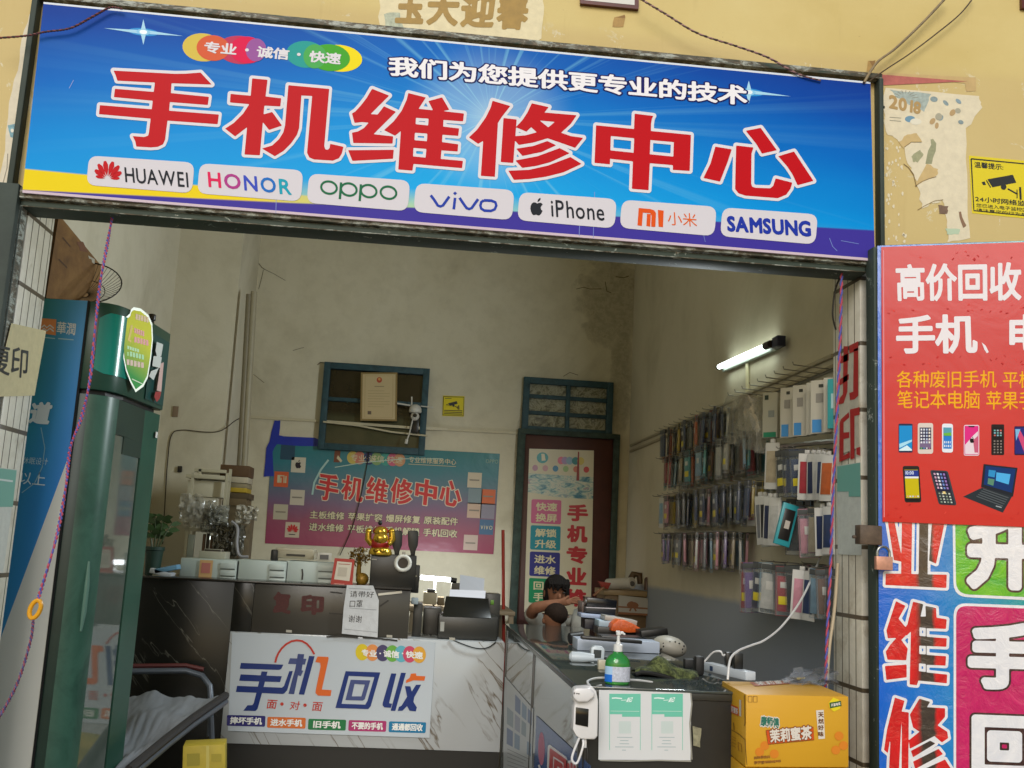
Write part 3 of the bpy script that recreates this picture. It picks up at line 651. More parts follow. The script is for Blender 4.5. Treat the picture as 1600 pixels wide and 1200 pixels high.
    H = ph(1585, 666, 1612, 711, '#2c2040', '#2c2c78', 0, 2, (1, 2)); D.poly(H([(.05, .1), (.3, .1), (.9, .8), (.9, .95), (.6, .95)]), ink('#d04a78'), 3.5); D.poly(H([(.05, .1), (.35, .1), (.1, .5)]), ink('#7fb8e0'), 3.8)
    H = ph(1412, 728, 1438, 785, '#2b2723', '#c9b812', .0, 4, (2.5, 6), 2, -.06); D.poly(H([(.1, .12), (.92, .12), (.92, .3), (.1, .3)]), ink('#283a8e'), 3.5); D.text('10:00', H([(.15, .14), (.65, .14), (.65, .24), (.15, .24)]).tolist(), ink('#c9d6f0'), 4, .03); D.poly(H([(.1, .29), (.92, .29), (.92, .34), (.1, .34)]), ink('#e6e8ea'), 4); grid(H, 5, 1, .12, .8, .9, .87, ['#e0a080', '#d8d8d8', '#c0c8d8'], 4, .6); D.poly(H([(.08, .88), (.92, .88), (.9, .96), (.1, .96)]), ink('#1c1a18'), 4)
    H = ph(1460, 735, 1488, 789, '#3c4147', '#22203a', .05, 4, (3, 2), 2, -.26); grid(H, 4, 5, .12, .06, .82, .56, ['#c8a0b8', '#e0e0ea', '#7090d0', '#9a7ac0']); D.poly(H([(.06, .6), (.86, .6), (.86, .98), (.06, .98)]), ink('#33373a'), 4); grid(H, 4, 4, .1, .63, .84, .96, ['#8fa08c', '#c8d0c4'], 5, .5); D.poly(H([(.4, .61), (.55, .61), (.55, .68), (.4, .68)]), ink('#f0d890'), 6)
    D.poly([(1505, 776), (1534, 762), (1583, 773), (1567, 801)], ink('#2b3238'), 2); D.poly([(1537, 725), (1590, 731), (1583, 776), (1533, 761)], ink('#23272f'), 3); D.poly([(1540, 728), (1587, 733), (1581, 770), (1537, 757)], ink('#14356e'), 4)
    D.poly([(1557, 738), (1579, 741), (1576, 757), (1556, 751)], ink('#4fb0e8'), 5); D.poly([(1545, 734), (1556, 735.5), (1554, 746), (1544, 744)], ink('#2f8fc8'), 5); D.poly([(1544, 747), (1554, 749), (1552, 759), (1543, 756)], ink('#5a8a70'), 5)
    for k in range(5): D.line([(1534-k*2.6+2, 764+k*2.8), (1576-k*2.2, 778+k*3.2)], 1.5, ink('#555c60'), 4)
    D.text('laptop', [(1556, 789), (1565, 792), (1565, 794.5), (1556, 791.5)], ink('#b9c0c4'), 5, .02, n=12) if False else D.line([(1556, 790.5), (1565, 793)], 1.5, ink('#aab2b6'), 5)
    rn = random.Random(3)
    for k in range(46): x, yy = rn.uniform(1385, 1600), rn.choice([rn.uniform(392, 410), rn.uniform(770, 812), rn.uniform(475, 490), rn.uniform(555, 572)]); a = rn.uniform(-1, 1); D.line([(x, yy), (x+4*math.cos(a), yy+4*math.sin(a))], rn.uniform(.8, 2.2), ink(rn.choice(['#b01414', '#de4640', '#c01818']), .3), 1)
    tag(D.build('recycling_poster'), 'glossy red poster with white and yellow characters and pictures of phones and a laptop', 'poster')
red_poster()
def banner():
    D = Decal(leafpl(TH, .002))
    t = NT('crinkled_banner_film', .12); t.b.inputs['Coat Weight'].default_value = .3; v = t.coord(); n = t.noise(v, 10, 6, .65, 1.8)
    tc = t.n('TexCoord'); uv = t.sep(tc.outputs['UV']); t.bump(n, .3, .012); base = t.col(t.ramp(uv[0], [(0, '#0d62cc'), (.3, '#1478cc'), (.5, '#1d86c4'), (.9, '#149a96')]))
    D.plate([(1371, 384), (1640, 375), (1640, 1250), (1374, 1250)], base, .002)
    # dark metallic streak printed down the red letters
    t = NT('red_letter_print', .14); t.b.inputs['Coat Weight'].default_value = .3; v = t.coord(); n = t.noise(v, 12, 6, .65, 1.6); t.bump(n, .3, .012)
    a = P(1425, 1000, pl=leafpl(TH)); b = P(1447, 1000, pl=leafpl(TH)); c2 = P(1462, 1000, pl=leafpl(TH)); x = t.math('ADD', t.sep(v)[0], t.math('MULTIPLY', t.math('SUBTRACT', n, .5), .02)); sc_ = 1/(c2[0]-a[0])
    f = t.ramp(t.math('MULTIPLY', t.math('SUBTRACT', x, float(a[0])), float(sc_)), [(-.0, 0), (.14, .1), (.36, 1), (.85, 1), (1, 0)])
    red = t.col(t.mix(f, t.ramp(n, [(.35, '#c00f12'), (.6, '#d81a1c')]), '#3d332c'))
    def cr(name, c):
        t = NT(name, .14); t.b.inputs['Coat Weight'].default_value = .3; v = t.coord(); n = t.noise(v, 11, 6, .65, 1.8); t.bump(n, .3, .012); return t.col(t.ramp(n, [(.3, c[0]), (.7, c[1])]))
    wh = cr('white_film', ('#dcdde2', '#ecebec')); grn = cr('green_film', ('#2aa028', '#7cc41e')); mag = cr('magenta_film', ('#b80f58', '#cf2468')); brn = cr('brown_film', ('#33201e', '#4a2f2c'))
    o = (1280, 800)
    YE = [tr(o, 3, c) for c in ([(318,20),(350,30),(388,215),(400,235),(350,225)], [(388,20),(436,20),(432,292),(384,292)], [(470,20),(512,20),(508,298),(466,294)], [(312,288),(598,294),(596,356),(310,342)], [(530,30),(590,40),(548,242),(515,228)])]
    WE = [tr(o, 3, [(360,418),(405,440),(372,500),(405,540),(430,500),(425,560),(385,600),(415,640),(408,695),(320,692),(312,655),(335,620),(362,590),(322,592),(315,555)]), tr(o, 3, [(308,722),(410,715),(410,775),(315,787)]),
          tr(o, 3, [(440,420),(488,432),(475,490),(500,490),(498,440),(548,450),(550,495),(598,503),(594,548),(504,545),(504,585),(598,592),(596,632),(504,628),(504,670),(595,676),(592,720),(504,716),(504,752),(600,762),(598,803),(465,790),(458,812),(424,808),(430,560),(410,580),(415,520)], [(470,541),(500,543),(500,583),(470,581)], [(469,626),(500,628),(500,668),(469,665)], [(468,709),(500,712),(500,750),(467,746)])]
    XI = [tr(o, 3, c) for c in ([(355,870),(400,885),(388,930),(372,1250),(325,1250),(335,1050),(322,1130),(304,1115),(318,1020)], [(388,935),(420,940),(418,1250),(386,1250)], [(470,875),(520,890),(505,915),(590,920),(590,960),(555,1000),(600,1030),(605,1060),(575,1080),(540,1050),(425,1110),(420,1070),(470,1030),(440,1010),(425,950)], [(430,1120),(520,1072),(545,1085),(440,1150)], [(440,1170),(560,1110),(580,1135),(450,1205)], [(450,1225),(590,1160),(625,1215),(470,1290)])]
    for L_ in (YE, WE, XI): D.shape(L_, red, 3, 1.2, 0, [(wh, 4.2, 2)])
    D.rrect([(1487, 690), (1650, 690), (1650, 940), (1490, 932)], 22, wh, 2); D.rrect([(1491, 690), (1650, 690), (1650, 935), (1494, 928)], 20, grn, 3)
    D.rrect([(1490, 942), (1650, 948), (1650, 1280), (1490, 1280)], 20, wh, 2); D.rrect([(1494, 946), (1650, 953), (1650, 1280), (1494, 1280)], 18, mag, 3)
    D.text('升', [(1510, 806), (1620, 808), (1620, 924), (1510, 920)], wh, 5, .06, [(brn, .03, 4)], n=60)
    D.text('手', [(1512, 972), (1622, 974), (1622, 1080), (1512, 1076)], wh, 5, .055, [(brn, .03, 4)], n=60)
    D.text('回', [(1518, 1116), (1622, 1120), (1622, 1222), (1518, 1218)], wh, 5, .055, [(brn, .03, 4)], n=60)
    tag(D.build('vertical_banner'), 'crinkled blue film banner below the red poster with tall red and white characters', 'banner')
banner()
def padlock():
    t = thing('padlock', 'old brass padlock with steel shackle hanging on the gate hasp', 'padlock', P(1380, 880, Y=-.19))
    c = P(1380.5, 880, Y=-.19); s_ = 3.85/F; br = mat('#d39a80', .35, metal=.3, noise=.15, scale=60)
    m = MB(); m.box(c, (27*s_, .022, 21*s_), br); m.build('lock_body', t, bevel=.002)
    m = MB(); pts = [(c[0]+10*s_*math.cos(a), c[1], c[2]+16*s_+10*s_*math.sin(a)) for a in np.linspace(0, math.pi, 12)]; m.tube([(c[0]+10*s_, c[1], c[2]+8*s_)]+pts+[(c[0]-10*s_, c[1], c[2]+8*s_)], .0055, mat('#a9a9a4', .25, metal=.9), 8); m.build('shackle', t)
padlock()
# ---------------------------------------------------------------- papers, sticker, frames and wires on the facade
FP = ((0, -.001, 0), (0, -1, 0))
paper = lambda c='#e3d8b8', r=.7: mat(c, r, noise=.10, scale=25, bump=.25)
def facade_bits():
    gold = mat('#a8873f', .6, noise=.15, scale=30)
    D = Decal(FP); D.poly(wob([(592, -20), (850, -20), (846, 60), (820, 72), (740, 58), (660, 52), (592, 56)], 3, 1, 5), paper('#e6dab2'), 1)
    D.poly(wob([(600, 22), (625, 20), (632, 54), (640, 62), (602, 58)], 2, 4, 3), mat('#bcc3ab', .7, noise=.3, scale=60), 1.5)
    D.poly(wob([(628, 48), (700, 52), (770, 60), (840, 74), (830, 80), (745, 74), (660, 64), (632, 60)], 1.5, 2, 3), mat('#cf7f74', .6, noise=.25, scale=40), 2); D.poly(wob([(640, 58), (745, 69), (752, 75), (642, 64)], .8, 5, 3), mat('#bb3c4c', .5), 2.5)
    for ch, x0, x1 in (('玉', 618, 662), ('大', 667, 716), ('迎', 720, 772), ('春', 776, 824)): D.text(ch, [(x0, -16+(x0-618)*.05), (x1+4, -16+(x0-618)*.05), (x1, 38+(x0-618)*.06), (x0, 36+(x0-618)*.06)], gold, 3, .045, n=30, sl=.06)
    tag(D.build('spring_couplet_remnant'), 'torn cream paper strip above the blue sign with large faded gold brush characters', 'torn poster')
    D = Decal(FP); D.poly(wob([(46, 22), (54, 30), (52, 75), (44, 150), (34, 240), (26, 298), (-3, 298), (8, 235), (14, 160), (28, 110), (34, 60)], 2, 7, 3), paper('#ddd4bc'), 1)
    for a in ([(12, 196), (28, 192), (33, 206), (28, 222), (16, 214)],): D.poly(wob(a, 2, 3, 3), mat('#7ba7b2', .6, noise=.4, scale=70), 2)
    D.ell((19, 204), 2.5, 3, mat('#e0dccb'), 3); D.ell((26, 203), 2, 3, mat('#e0dccb'), 3)
    D.line([(12, 240), (11, 262), (5, 285)], 1.5, mat('#8f8772'), 2); D.line([(42, 118), (37, 130), (42, 133)], 1, mat('#7d7864'), 2)
    tag(D.build('torn_paper_strip'), 'narrow torn white paper strip on the yellow wall left of the blue sign', 'torn poster')
    # torn poster at the right
    D = Decal(FP); D.poly(wob([(1384, 137), (1530, 150), (1535, 168), (1509, 200), (1512, 300), (1516, 372), (1480, 379), (1480, 345), (1472, 312), (1440, 326), (1436, 296), (1428, 272), (1418, 255), (1414, 224), (1402, 218), (1384, 205), (1380, 160)], 2.2, 11, 4), paper('#e2d7b9'), 1)
    ye = mat('#cdb27a', .7, noise=.12, scale=20)
    D.poly(wob([(1404, 222), (1418, 210), (1432, 208), (1441, 222), (1424, 222), (1412, 232)], 1, 2, 3), ye, 2); D.poly(wob([(1430, 290), (1448, 256), (1466, 264), (1464, 274), (1444, 282)], 1.3, 3, 3), ye, 2)
    D.poly(wob([(1424, 245), (1438, 234), (1443, 242), (1434, 254), (1426, 252)], 1.3, 4, 3), mat('#a3a37e', .7, noise=.2, scale=50), 2.2)
    D.poly([(1446, 256), (1450, 236), (1455, 226), (1454, 218), (1458, 217), (1463, 224), (1462, 236), (1458, 246), (1456, 256)], mat('#9a9b78', .7, noise=.2, scale=50), 2.2)
    br = mat('#b3935c', .7); gry = mat('#8d9fa0', .7, noise=.3, scale=60)
    D.poly(wob([(1390, 140), (1455, 147), (1450, 160), (1444, 175), (1430, 168), (1400, 152)], 2, 6, 3), mat('#a9b6ae', .7, noise=.3, scale=50), 1.5)
    for k in range(9): a = -2.7+k*.3; D.line([(1414+12*math.cos(a), 156+10*math.sin(a)), (1414+22*math.cos(a), 156+15*math.sin(a))], 1, mat('#8b8a78'), 2)
    D.text('2018', [(1389, 147), (1440, 160), (1438, 179), (1389, 169)], br, 3, .04, n=26)
    # a faded cluster of plain swirls where the print has worn away
    rn = random.Random(8)
    for k in range(11):
        x, y = rn.uniform(1452, 1504), rn.uniform(152, 198); D.ell((x, y), rn.uniform(2.5, 6), rn.uniform(2.5, 6), rn.choice([mat('#b89a6c', .7), gry, mat('#8aa0a8', .7), mat('#dcd6c2', .7), mat('#a9a590', .7)]), 2+k*.1, rn.random())
    D.ell((1422, 186), 8, 5, mat('#6f97ad', .7), 2.1); D.ell((1431, 190), 9, 5, mat('#e4dec8', .7), 2.3)
    for y0 in (183, 188): D.line([(1390, y0), (1408, y0+1.5)], 1, mat('#8d8873'), 2)
    D.poly(wob([(1466, 320), (1482, 322), (1480, 334), (1468, 334)], 1, 9, 3), mat('#7c6350', .7, noise=.3, scale=80), 2); D.poly(wob([(1477, 357), (1500, 358), (1498, 366), (1480, 366)], 1, 10, 3), mat('#b9ccae', .7), 2)
    D.poly(wob([(1498, 330), (1502, 332), (1510, 352), (1505, 356)], 1.5, 12, 3), mat('#8a6c52', .7), 2)
    fk = mat('#e0d6b8', .8)
    for k in range(70):
        x, y = (rn.uniform(1374, 1416), rn.uniform(230, 378)) if k < 50 else (rn.uniform(1370, 1382), rn.uniform(140, 380)); r = rn.uniform(.6, 2.4); D.poly([(x+r*math.cos(a)*rn.uniform(.6, 1.3), y+r*1.6*math.sin(a)*rn.uniform(.6, 1.3)) for a in np.linspace(0, 5.3, 6)], fk, 1)
    D.line([(1412, 256), (1420, 262), (1428, 274), (1432, 292)], 1.2, mat('#8a7348', .8), 2.6); D.line([(1430, 291), (1440, 284), (1452, 279), (1463, 276)], 1.1, mat('#8a7348', .8), 2.6); D.line([(1413, 230), (1424, 222), (1440, 222)], 1.0, mat('#7d6740', .8), 2.6); D.line([(1434, 328), (1444, 322), (1460, 314), (1474, 312)], 1.0, mat('#8a7348', .8), 2.6)
    tag(D.build('torn_poster'), 'torn whitish poster beside the yellow camera sticker with a faded date and worn pictures', 'torn poster')
    D = Decal(FP, eps=.0008); D.poly([(1373, 116), (1512, 127), (1375, 133.5)], mat('#b9655a', .6, noise=.2, scale=30), 2); D.poly([(1370, 113), (1525, 121), (1525, 142), (1510, 143), (1508, 130), (1370, 118)], mat('#c9ab72', .35, noise=.1, scale=20), 1)
    tag(D.build('red_pennant_scrap'), 'thin red paper scrap under brown tape at the upper right corner of the sign', 'paper scrap')
    # scraps of tape and a hole in the plaster above the sign
    for q, s_, l in (([(960, 27), (976, 23), (977, 28), (974, 42), (957, 42)], 1, 'small brown scrap of tape on the yellow wall below the red picture frame'), ([(1356, 95), (1368, 94), (1366, 108), (1354, 112)], 2, 'dark scrap of tape where two wires reach the sign corner')):
        D = Decal(FP); D.poly(wob(q, .8, s_, 2), mat('#b18d4c', .6, noise=.2, scale=40), 1); D.poly(wob([(q[0][0]+2, q[0][1]), q[1], (q[2][0], q[2][1])], .6, s_, 2), mat('#8e6a33', .6), 2); tag(D.build('tape_scrap'), l, 'tape')
    # yellow camera sticker
    def sticker(q, big, plane, label, group=None):
        D = Decal(plane, eps=.0007 if big else .002); H = homog(q); k = mat('#20201c', .4); ye = mat('#e3cf16', .3)
        D.plate(q, ye, .0006, L=.5); f = lambda pts: H(pts)
        b = [(.03, .05), (.97, .05), (.97, .95), (.03, .95), (.03, .05)]; D.line(f(b), 2.0 if big else 1.0, k, 2)
        D.poly(f([(.26, .37), (.64, .25), (.69, .38), (.33, .50)]), k, 2); D.poly(f([(.235, .39), (.25, .385), (.31, .505), (.295, .51)]), k, 2); D.poly(f([(.17, .43), (.215, .41), (.235, .47), (.19, .475)]), k, 2)
        c = f([(.5, .475)])[0]; D.ell(c, *( (4.4, 4.4) if big else (1.8, 1.8)), k, 2.3); D.line(f([(.56, .5), (.71, .58)]), 2.2 if big else 1, k, 2); D.line(f([(.70, .50), (.70, .65)]), 1.5 if big else 1, k, 2); D.line(f([(.745, .45), (.755, .67)]), 3.2 if big else 1.4, k, 2)
        if big:
            g = lambda a, b, c_, d: [tuple(p) for p in f([(a, b), (c_, b), (c_, d), (a, d)])]
            D.text('温馨提示:', g(.07, .09, .50, .19), k, 2, .012, n=20); D.text('24小时网络监控', g(.06, .68, .95, .78), k, 2, .015, n=24); D.text('您已进入电子监控区域', g(.07, .81, .95, .88), k, 2, .006, n=18); D.text('请注意您的行为举止', g(.07, .90, .95, .955), k, 2, .006, n=18)
        else:
            for v in (.72, .80, .88): D.line(f([(.08, v), (.92, v)]), 1.1, k, 2)
            D.line(f([(.1, .13), (.4, .13)]), .8, k, 2)
        tag(D.build('camera_warning_sticker'), label, 'sticker')
    sticker([(1514, 243), (1621, 253), (1620, 343), (1519, 333)], True, FP, 'yellow camera warning sticker with black lettering on the outside wall above the red poster')
    sticker([(692, 618), (726, 619), (725, 651), (691, 650)], False, ((0, YB-.004, 0), (0, -1, 0)), 'small yellow camera warning sticker on the back wall inside the shop')
    # framed notices cut by the top of the picture
    def fr(q, label):
        t = thing('picture_frame', label, 'picture frame', P(*q[3], Y=-.01)); D = Decal(((0, -.02, 0), (0, -1, 0))); fm = mat('#5b2318', .35, noise=.2, scale=20)
        a = D.to3(q, 0); D.mb.hexa(a, (0, .019, 0), fm); f = D.build('frame', t)
        H = homog(q); D2 = Decal(((0, -.0205, 0), (0, -1, 0))); D2.poly(H([(.07, .05), (.93, .05), (.93, .955), (.07, .955)]), mat('#d8d6cc', .4), 1); D2.build('mount', t)
    fr([(905, -120), (999, -112), (998, 14), (907, 5)], 'dark red picture frame hanging above the sign, cut by the top of the photo')
    fr([(1596, -70), (1690, -64), (1690, 20), (1597, 12)], 'small dark red picture frame in the top right corner of the photo')
    # wires on the facade
    def tw(pts, r, c1, c2, name, label, turns, y=-.1, cat='wire'):
        """two strands twisted round each other along the path"""
        C = [np.array(P(*p[:2], Y=(p[2] if len(p) > 2 else y))) for p in pts]
        n = 14; path = []
        for i in range(len(C)-1):
            a, b, c, d = C[max(i-1, 0)], C[i], C[i+1], C[min(i+2, len(C)-1)]
            for k in range(n): t = k/n; path.append(.5*((2*b)+(c-a)*t+(2*a-5*b+4*c-d)*t*t+(3*b-a-3*c+d)*t**3))
        path.append(C[-1]); m = MB(); L = len(path)
        for s_, cc in ((0, c1), (math.pi, c2)):
            pp = [p+np.array((math.cos(i/L*turns*2*math.pi+s_)*r*.7, 0, 0))+np.array((0, math.sin(i/L*turns*2*math.pi+s_)*r*.7, 0)) for i, p in enumerate(path)]; m.tube(pp, r*.75, cc, 6)
        return tag(m.build(name), label, cat)
    globals()['tw'] = tw
    rb, bk = mat('#7a3b3a', .6), mat('#3a2a2c', .6); pu = mat('#5a4a78', .6)
    tw([(-10, 60), (40, 56), (70, 50), (110, 44), (145, 26), (172, 12), (190, 14)], .0045, bk, rb, 'twisted_wire', 'twisted dark red wire crossing the top left corner of the blue sign', 26)
    tw([(1000, -2), (1040, 22), (1090, 52), (1150, 72), (1200, 90), (1245, 115), (1282, 126)], .0045, mat('#4b3b3c', .6), mat('#a57f7c', .6), 'twisted_wire', 'twisted brown wire running down from the red picture frame to the sign', 24, -.085)
    def cable(pts, r, c, name, label, cat='cable', n=10):
        C = [np.array(P(p[0], p[1], Y=p[2])) for p in pts]; path = []
        for i in range(len(C)-1):
            a, b, c_, d = C[max(i-1, 0)], C[i], C[i+1], C[min(i+2, len(C)-1)]
            for k in range(n): t = k/n; path.append(.5*((2*b)+(c_-a)*t+(2*a-5*b+4*c_-d)*t*t+(3*b-a-3*c_+d)*t**3))
        path.append(C[-1]); m = MB(); m.tube(path, r, c, 6); return tag(m.build(name), label, cat)
    globals()['cable'] = cable
    cable([(1482, -8, -.06), (1445, 32, -.05), (1400, 75, -.05), (1370, 98, -.06), (1350, 129, -.085)], .006, mat('#8c7a5a', .6, noise=.4, scale=30), 'wire', 'thicker brown wire running from the top edge down to the sign corner', 'wire')
    cable([(1524, -8, -.04), (1500, 22, -.04), (1460, 55, -.04), (1420, 85, -.04), (1385, 108, -.05), (1358, 127, -.08)], .0032, mat('#463622', .6), 'wire', 'thin dark wire looping down the yellow wall to the sign corner', 'wire')
    # inner jamb papers
    D = Decal(((-1.602, 0, 0), (1, 0, 0)), eps=.001)
    D = Decal(((-1.6, .02, 0), (.35, -1, 0)), eps=.001)
facade_bits()
# ---------------------------------------------------------------- papers on the tiled jambs
JL = ((-1.600, 0, 0), (1, 0, 0)); JR = ((1.841, 0, 0), (-1, 0, 0))
def jambs():
    D = Decal(JL, eps=.0008); D.plate([(18, 505), (72, 517), (54, 618), (-10, 620)], paper('#d8ca9c'), .0006, L=.5)
    D.text('复印', [(-12, 532), (45, 545), (42, 592), (-15, 583)], mat('#26221c', .5), 2, .01, n=34)
    tag(D.build('copy_notice_paper'), 'cream paper notice with two black characters taped to the left tiled jamb', 'notice')
    D = Decal(JL, eps=.0008); D.plate([(-20, 728), (27, 734), (5, 895), (-60, 900)], paper('#d5d6cc'), .0006, L=.5); D.poly([(-20, 729), (26, 735), (20, 792), (-28, 792)], mat('#7fb5a4', .5), 2); D.line([(-10, 748), (20, 752)], 3, mat('#d8e2dc'), 3)
    tag(D.build('payment_code_sheet'), 'white and teal printed sheet on the left tiled jamb, cut by the left photo edge', 'notice')
    # red characters painted on the right jamb
    D = Decal(JR, eps=.0008); rd = mat('#b8141c', .4)
    D.poly(wob([(1309, 560), (1341, 548), (1343, 700), (1311, 710)], 1, 3, 3), mat('#cfc7b4', .6, noise=.15, scale=30), .6)
    for p in ([(1318, 541), (1325, 541), (1324, 612), (1318, 630), (1310, 632), (1312, 622), (1317, 616)], [(1311, 558), (1326, 552), (1326, 563), (1311, 569)], [(1310, 594), (1326, 584), (1326, 593), (1310, 604)], [(1327, 540), (1341, 533), (1341, 547), (1327, 552)], [(1334, 546), (1341, 543), (1341, 618), (1335, 624), (1328, 625), (1327, 614), (1333, 612)]):
        D.poly(p, rd, 2)
    for p in ([(1314, 655), (1326, 644), (1327, 652), (1318, 660), (1318, 676), (1327, 675), (1327, 684), (1318, 686), (1318, 712), (1328, 706), (1328, 715), (1311, 722), (1312, 660)], [(1328, 640), (1343, 636), (1343, 648), (1335, 650), (1335, 716), (1329, 718)], [(1338, 700), (1344, 698), (1344, 712), (1338, 710)]):
        D.poly(p, rd, 2)
    tag(D.build('painted_print_sign'), 'two tall red characters on worn paper on the right tiled jamb', 'sign')
    D = Decal(JR, eps=.0008); D.plate([(1308, 728), (1344, 722), (1346, 868), (1309, 866)], paper('#cfd4cc'), .0006, L=.5); D.poly([(1308, 729), (1344, 723), (1344.5, 776), (1326, 776), (1326, 768), (1308, 768)], mat('#74b5a8', .5), 2)
    tag(D.build('payment_code_sheet'), 'teal and white printed sheet below the red characters on the right jamb', 'notice')
    # red and blue rope at both sides of the opening
    red, blu = mat('#b5485a', .7), mat('#5458a8', .7)
    t = thing('rope_with_toggle', 'red and blue twisted rope hanging across the fridge with a yellow ring', 'rope', P(175, 335, Y=.0))
    o = tw([(176, 334, .02), (168, 380, .0), (157, 440, -.02), (150, 500, -.03), (141, 590, -.04), (128, 650, -.05), (110, 700, -.06), (103, 760, -.06), (88, 840, -.07), (60, 935, -.08)], .0055, red, blu, 'rope', None, 60); adopt(o, t)
    for k in ('category', 'label'):
        if k in o: del o[k]
    o = tw([(52, 968, -.08), (48, 1000, -.08), (30, 1060, -.08), (8, 1105, -.08), (-20, 1150, -.08)], .0048, mat('#8a4452', .7), mat('#4c4878', .7), 'rope', None, 22); adopt(o, t)
    for k in ('category', 'label'):
        if k in o: del o[k]
    c = P(55, 952, Y=-.08); m = MB(); pts = [c+np.array((.018*math.cos(a)+.006*math.sin(a), 0, .032*math.sin(a))) for a in np.linspace(0, 2*math.pi, 20)]; m.tube(pts, .0085, mat('#d99a12', .35), 8, cap=False); m.build('toggle_ring', t)
    tw([(1315, 424, .0), (1313, 520, .02), (1308, 640, .02), (1302, 760, .03), (1298, 880, .03), (1292, 1000, .03), (1290, 1075, .03)], .0055, red, blu, 'rope', 'red and blue twisted rope hanging beside the right tiled jamb', 62, cat='rope')
    cable([(1318, 424, .05), (1306, 450, .08), (1301, 490, .1), (1306, 515, .12)], .004, mat('#2a241c', .6), 'wire', 'short black wire dangling at the upper right corner of the opening', 'wire')
    cable([(1309, 880, .05), (1304, 950, .05), (1296, 1010, .04), (1291, 1075, .04)], .007, mat('#b9a98c', .6), 'wire', 'beige cable hanging beside the rope at the right jamb', 'cable')
jambs()
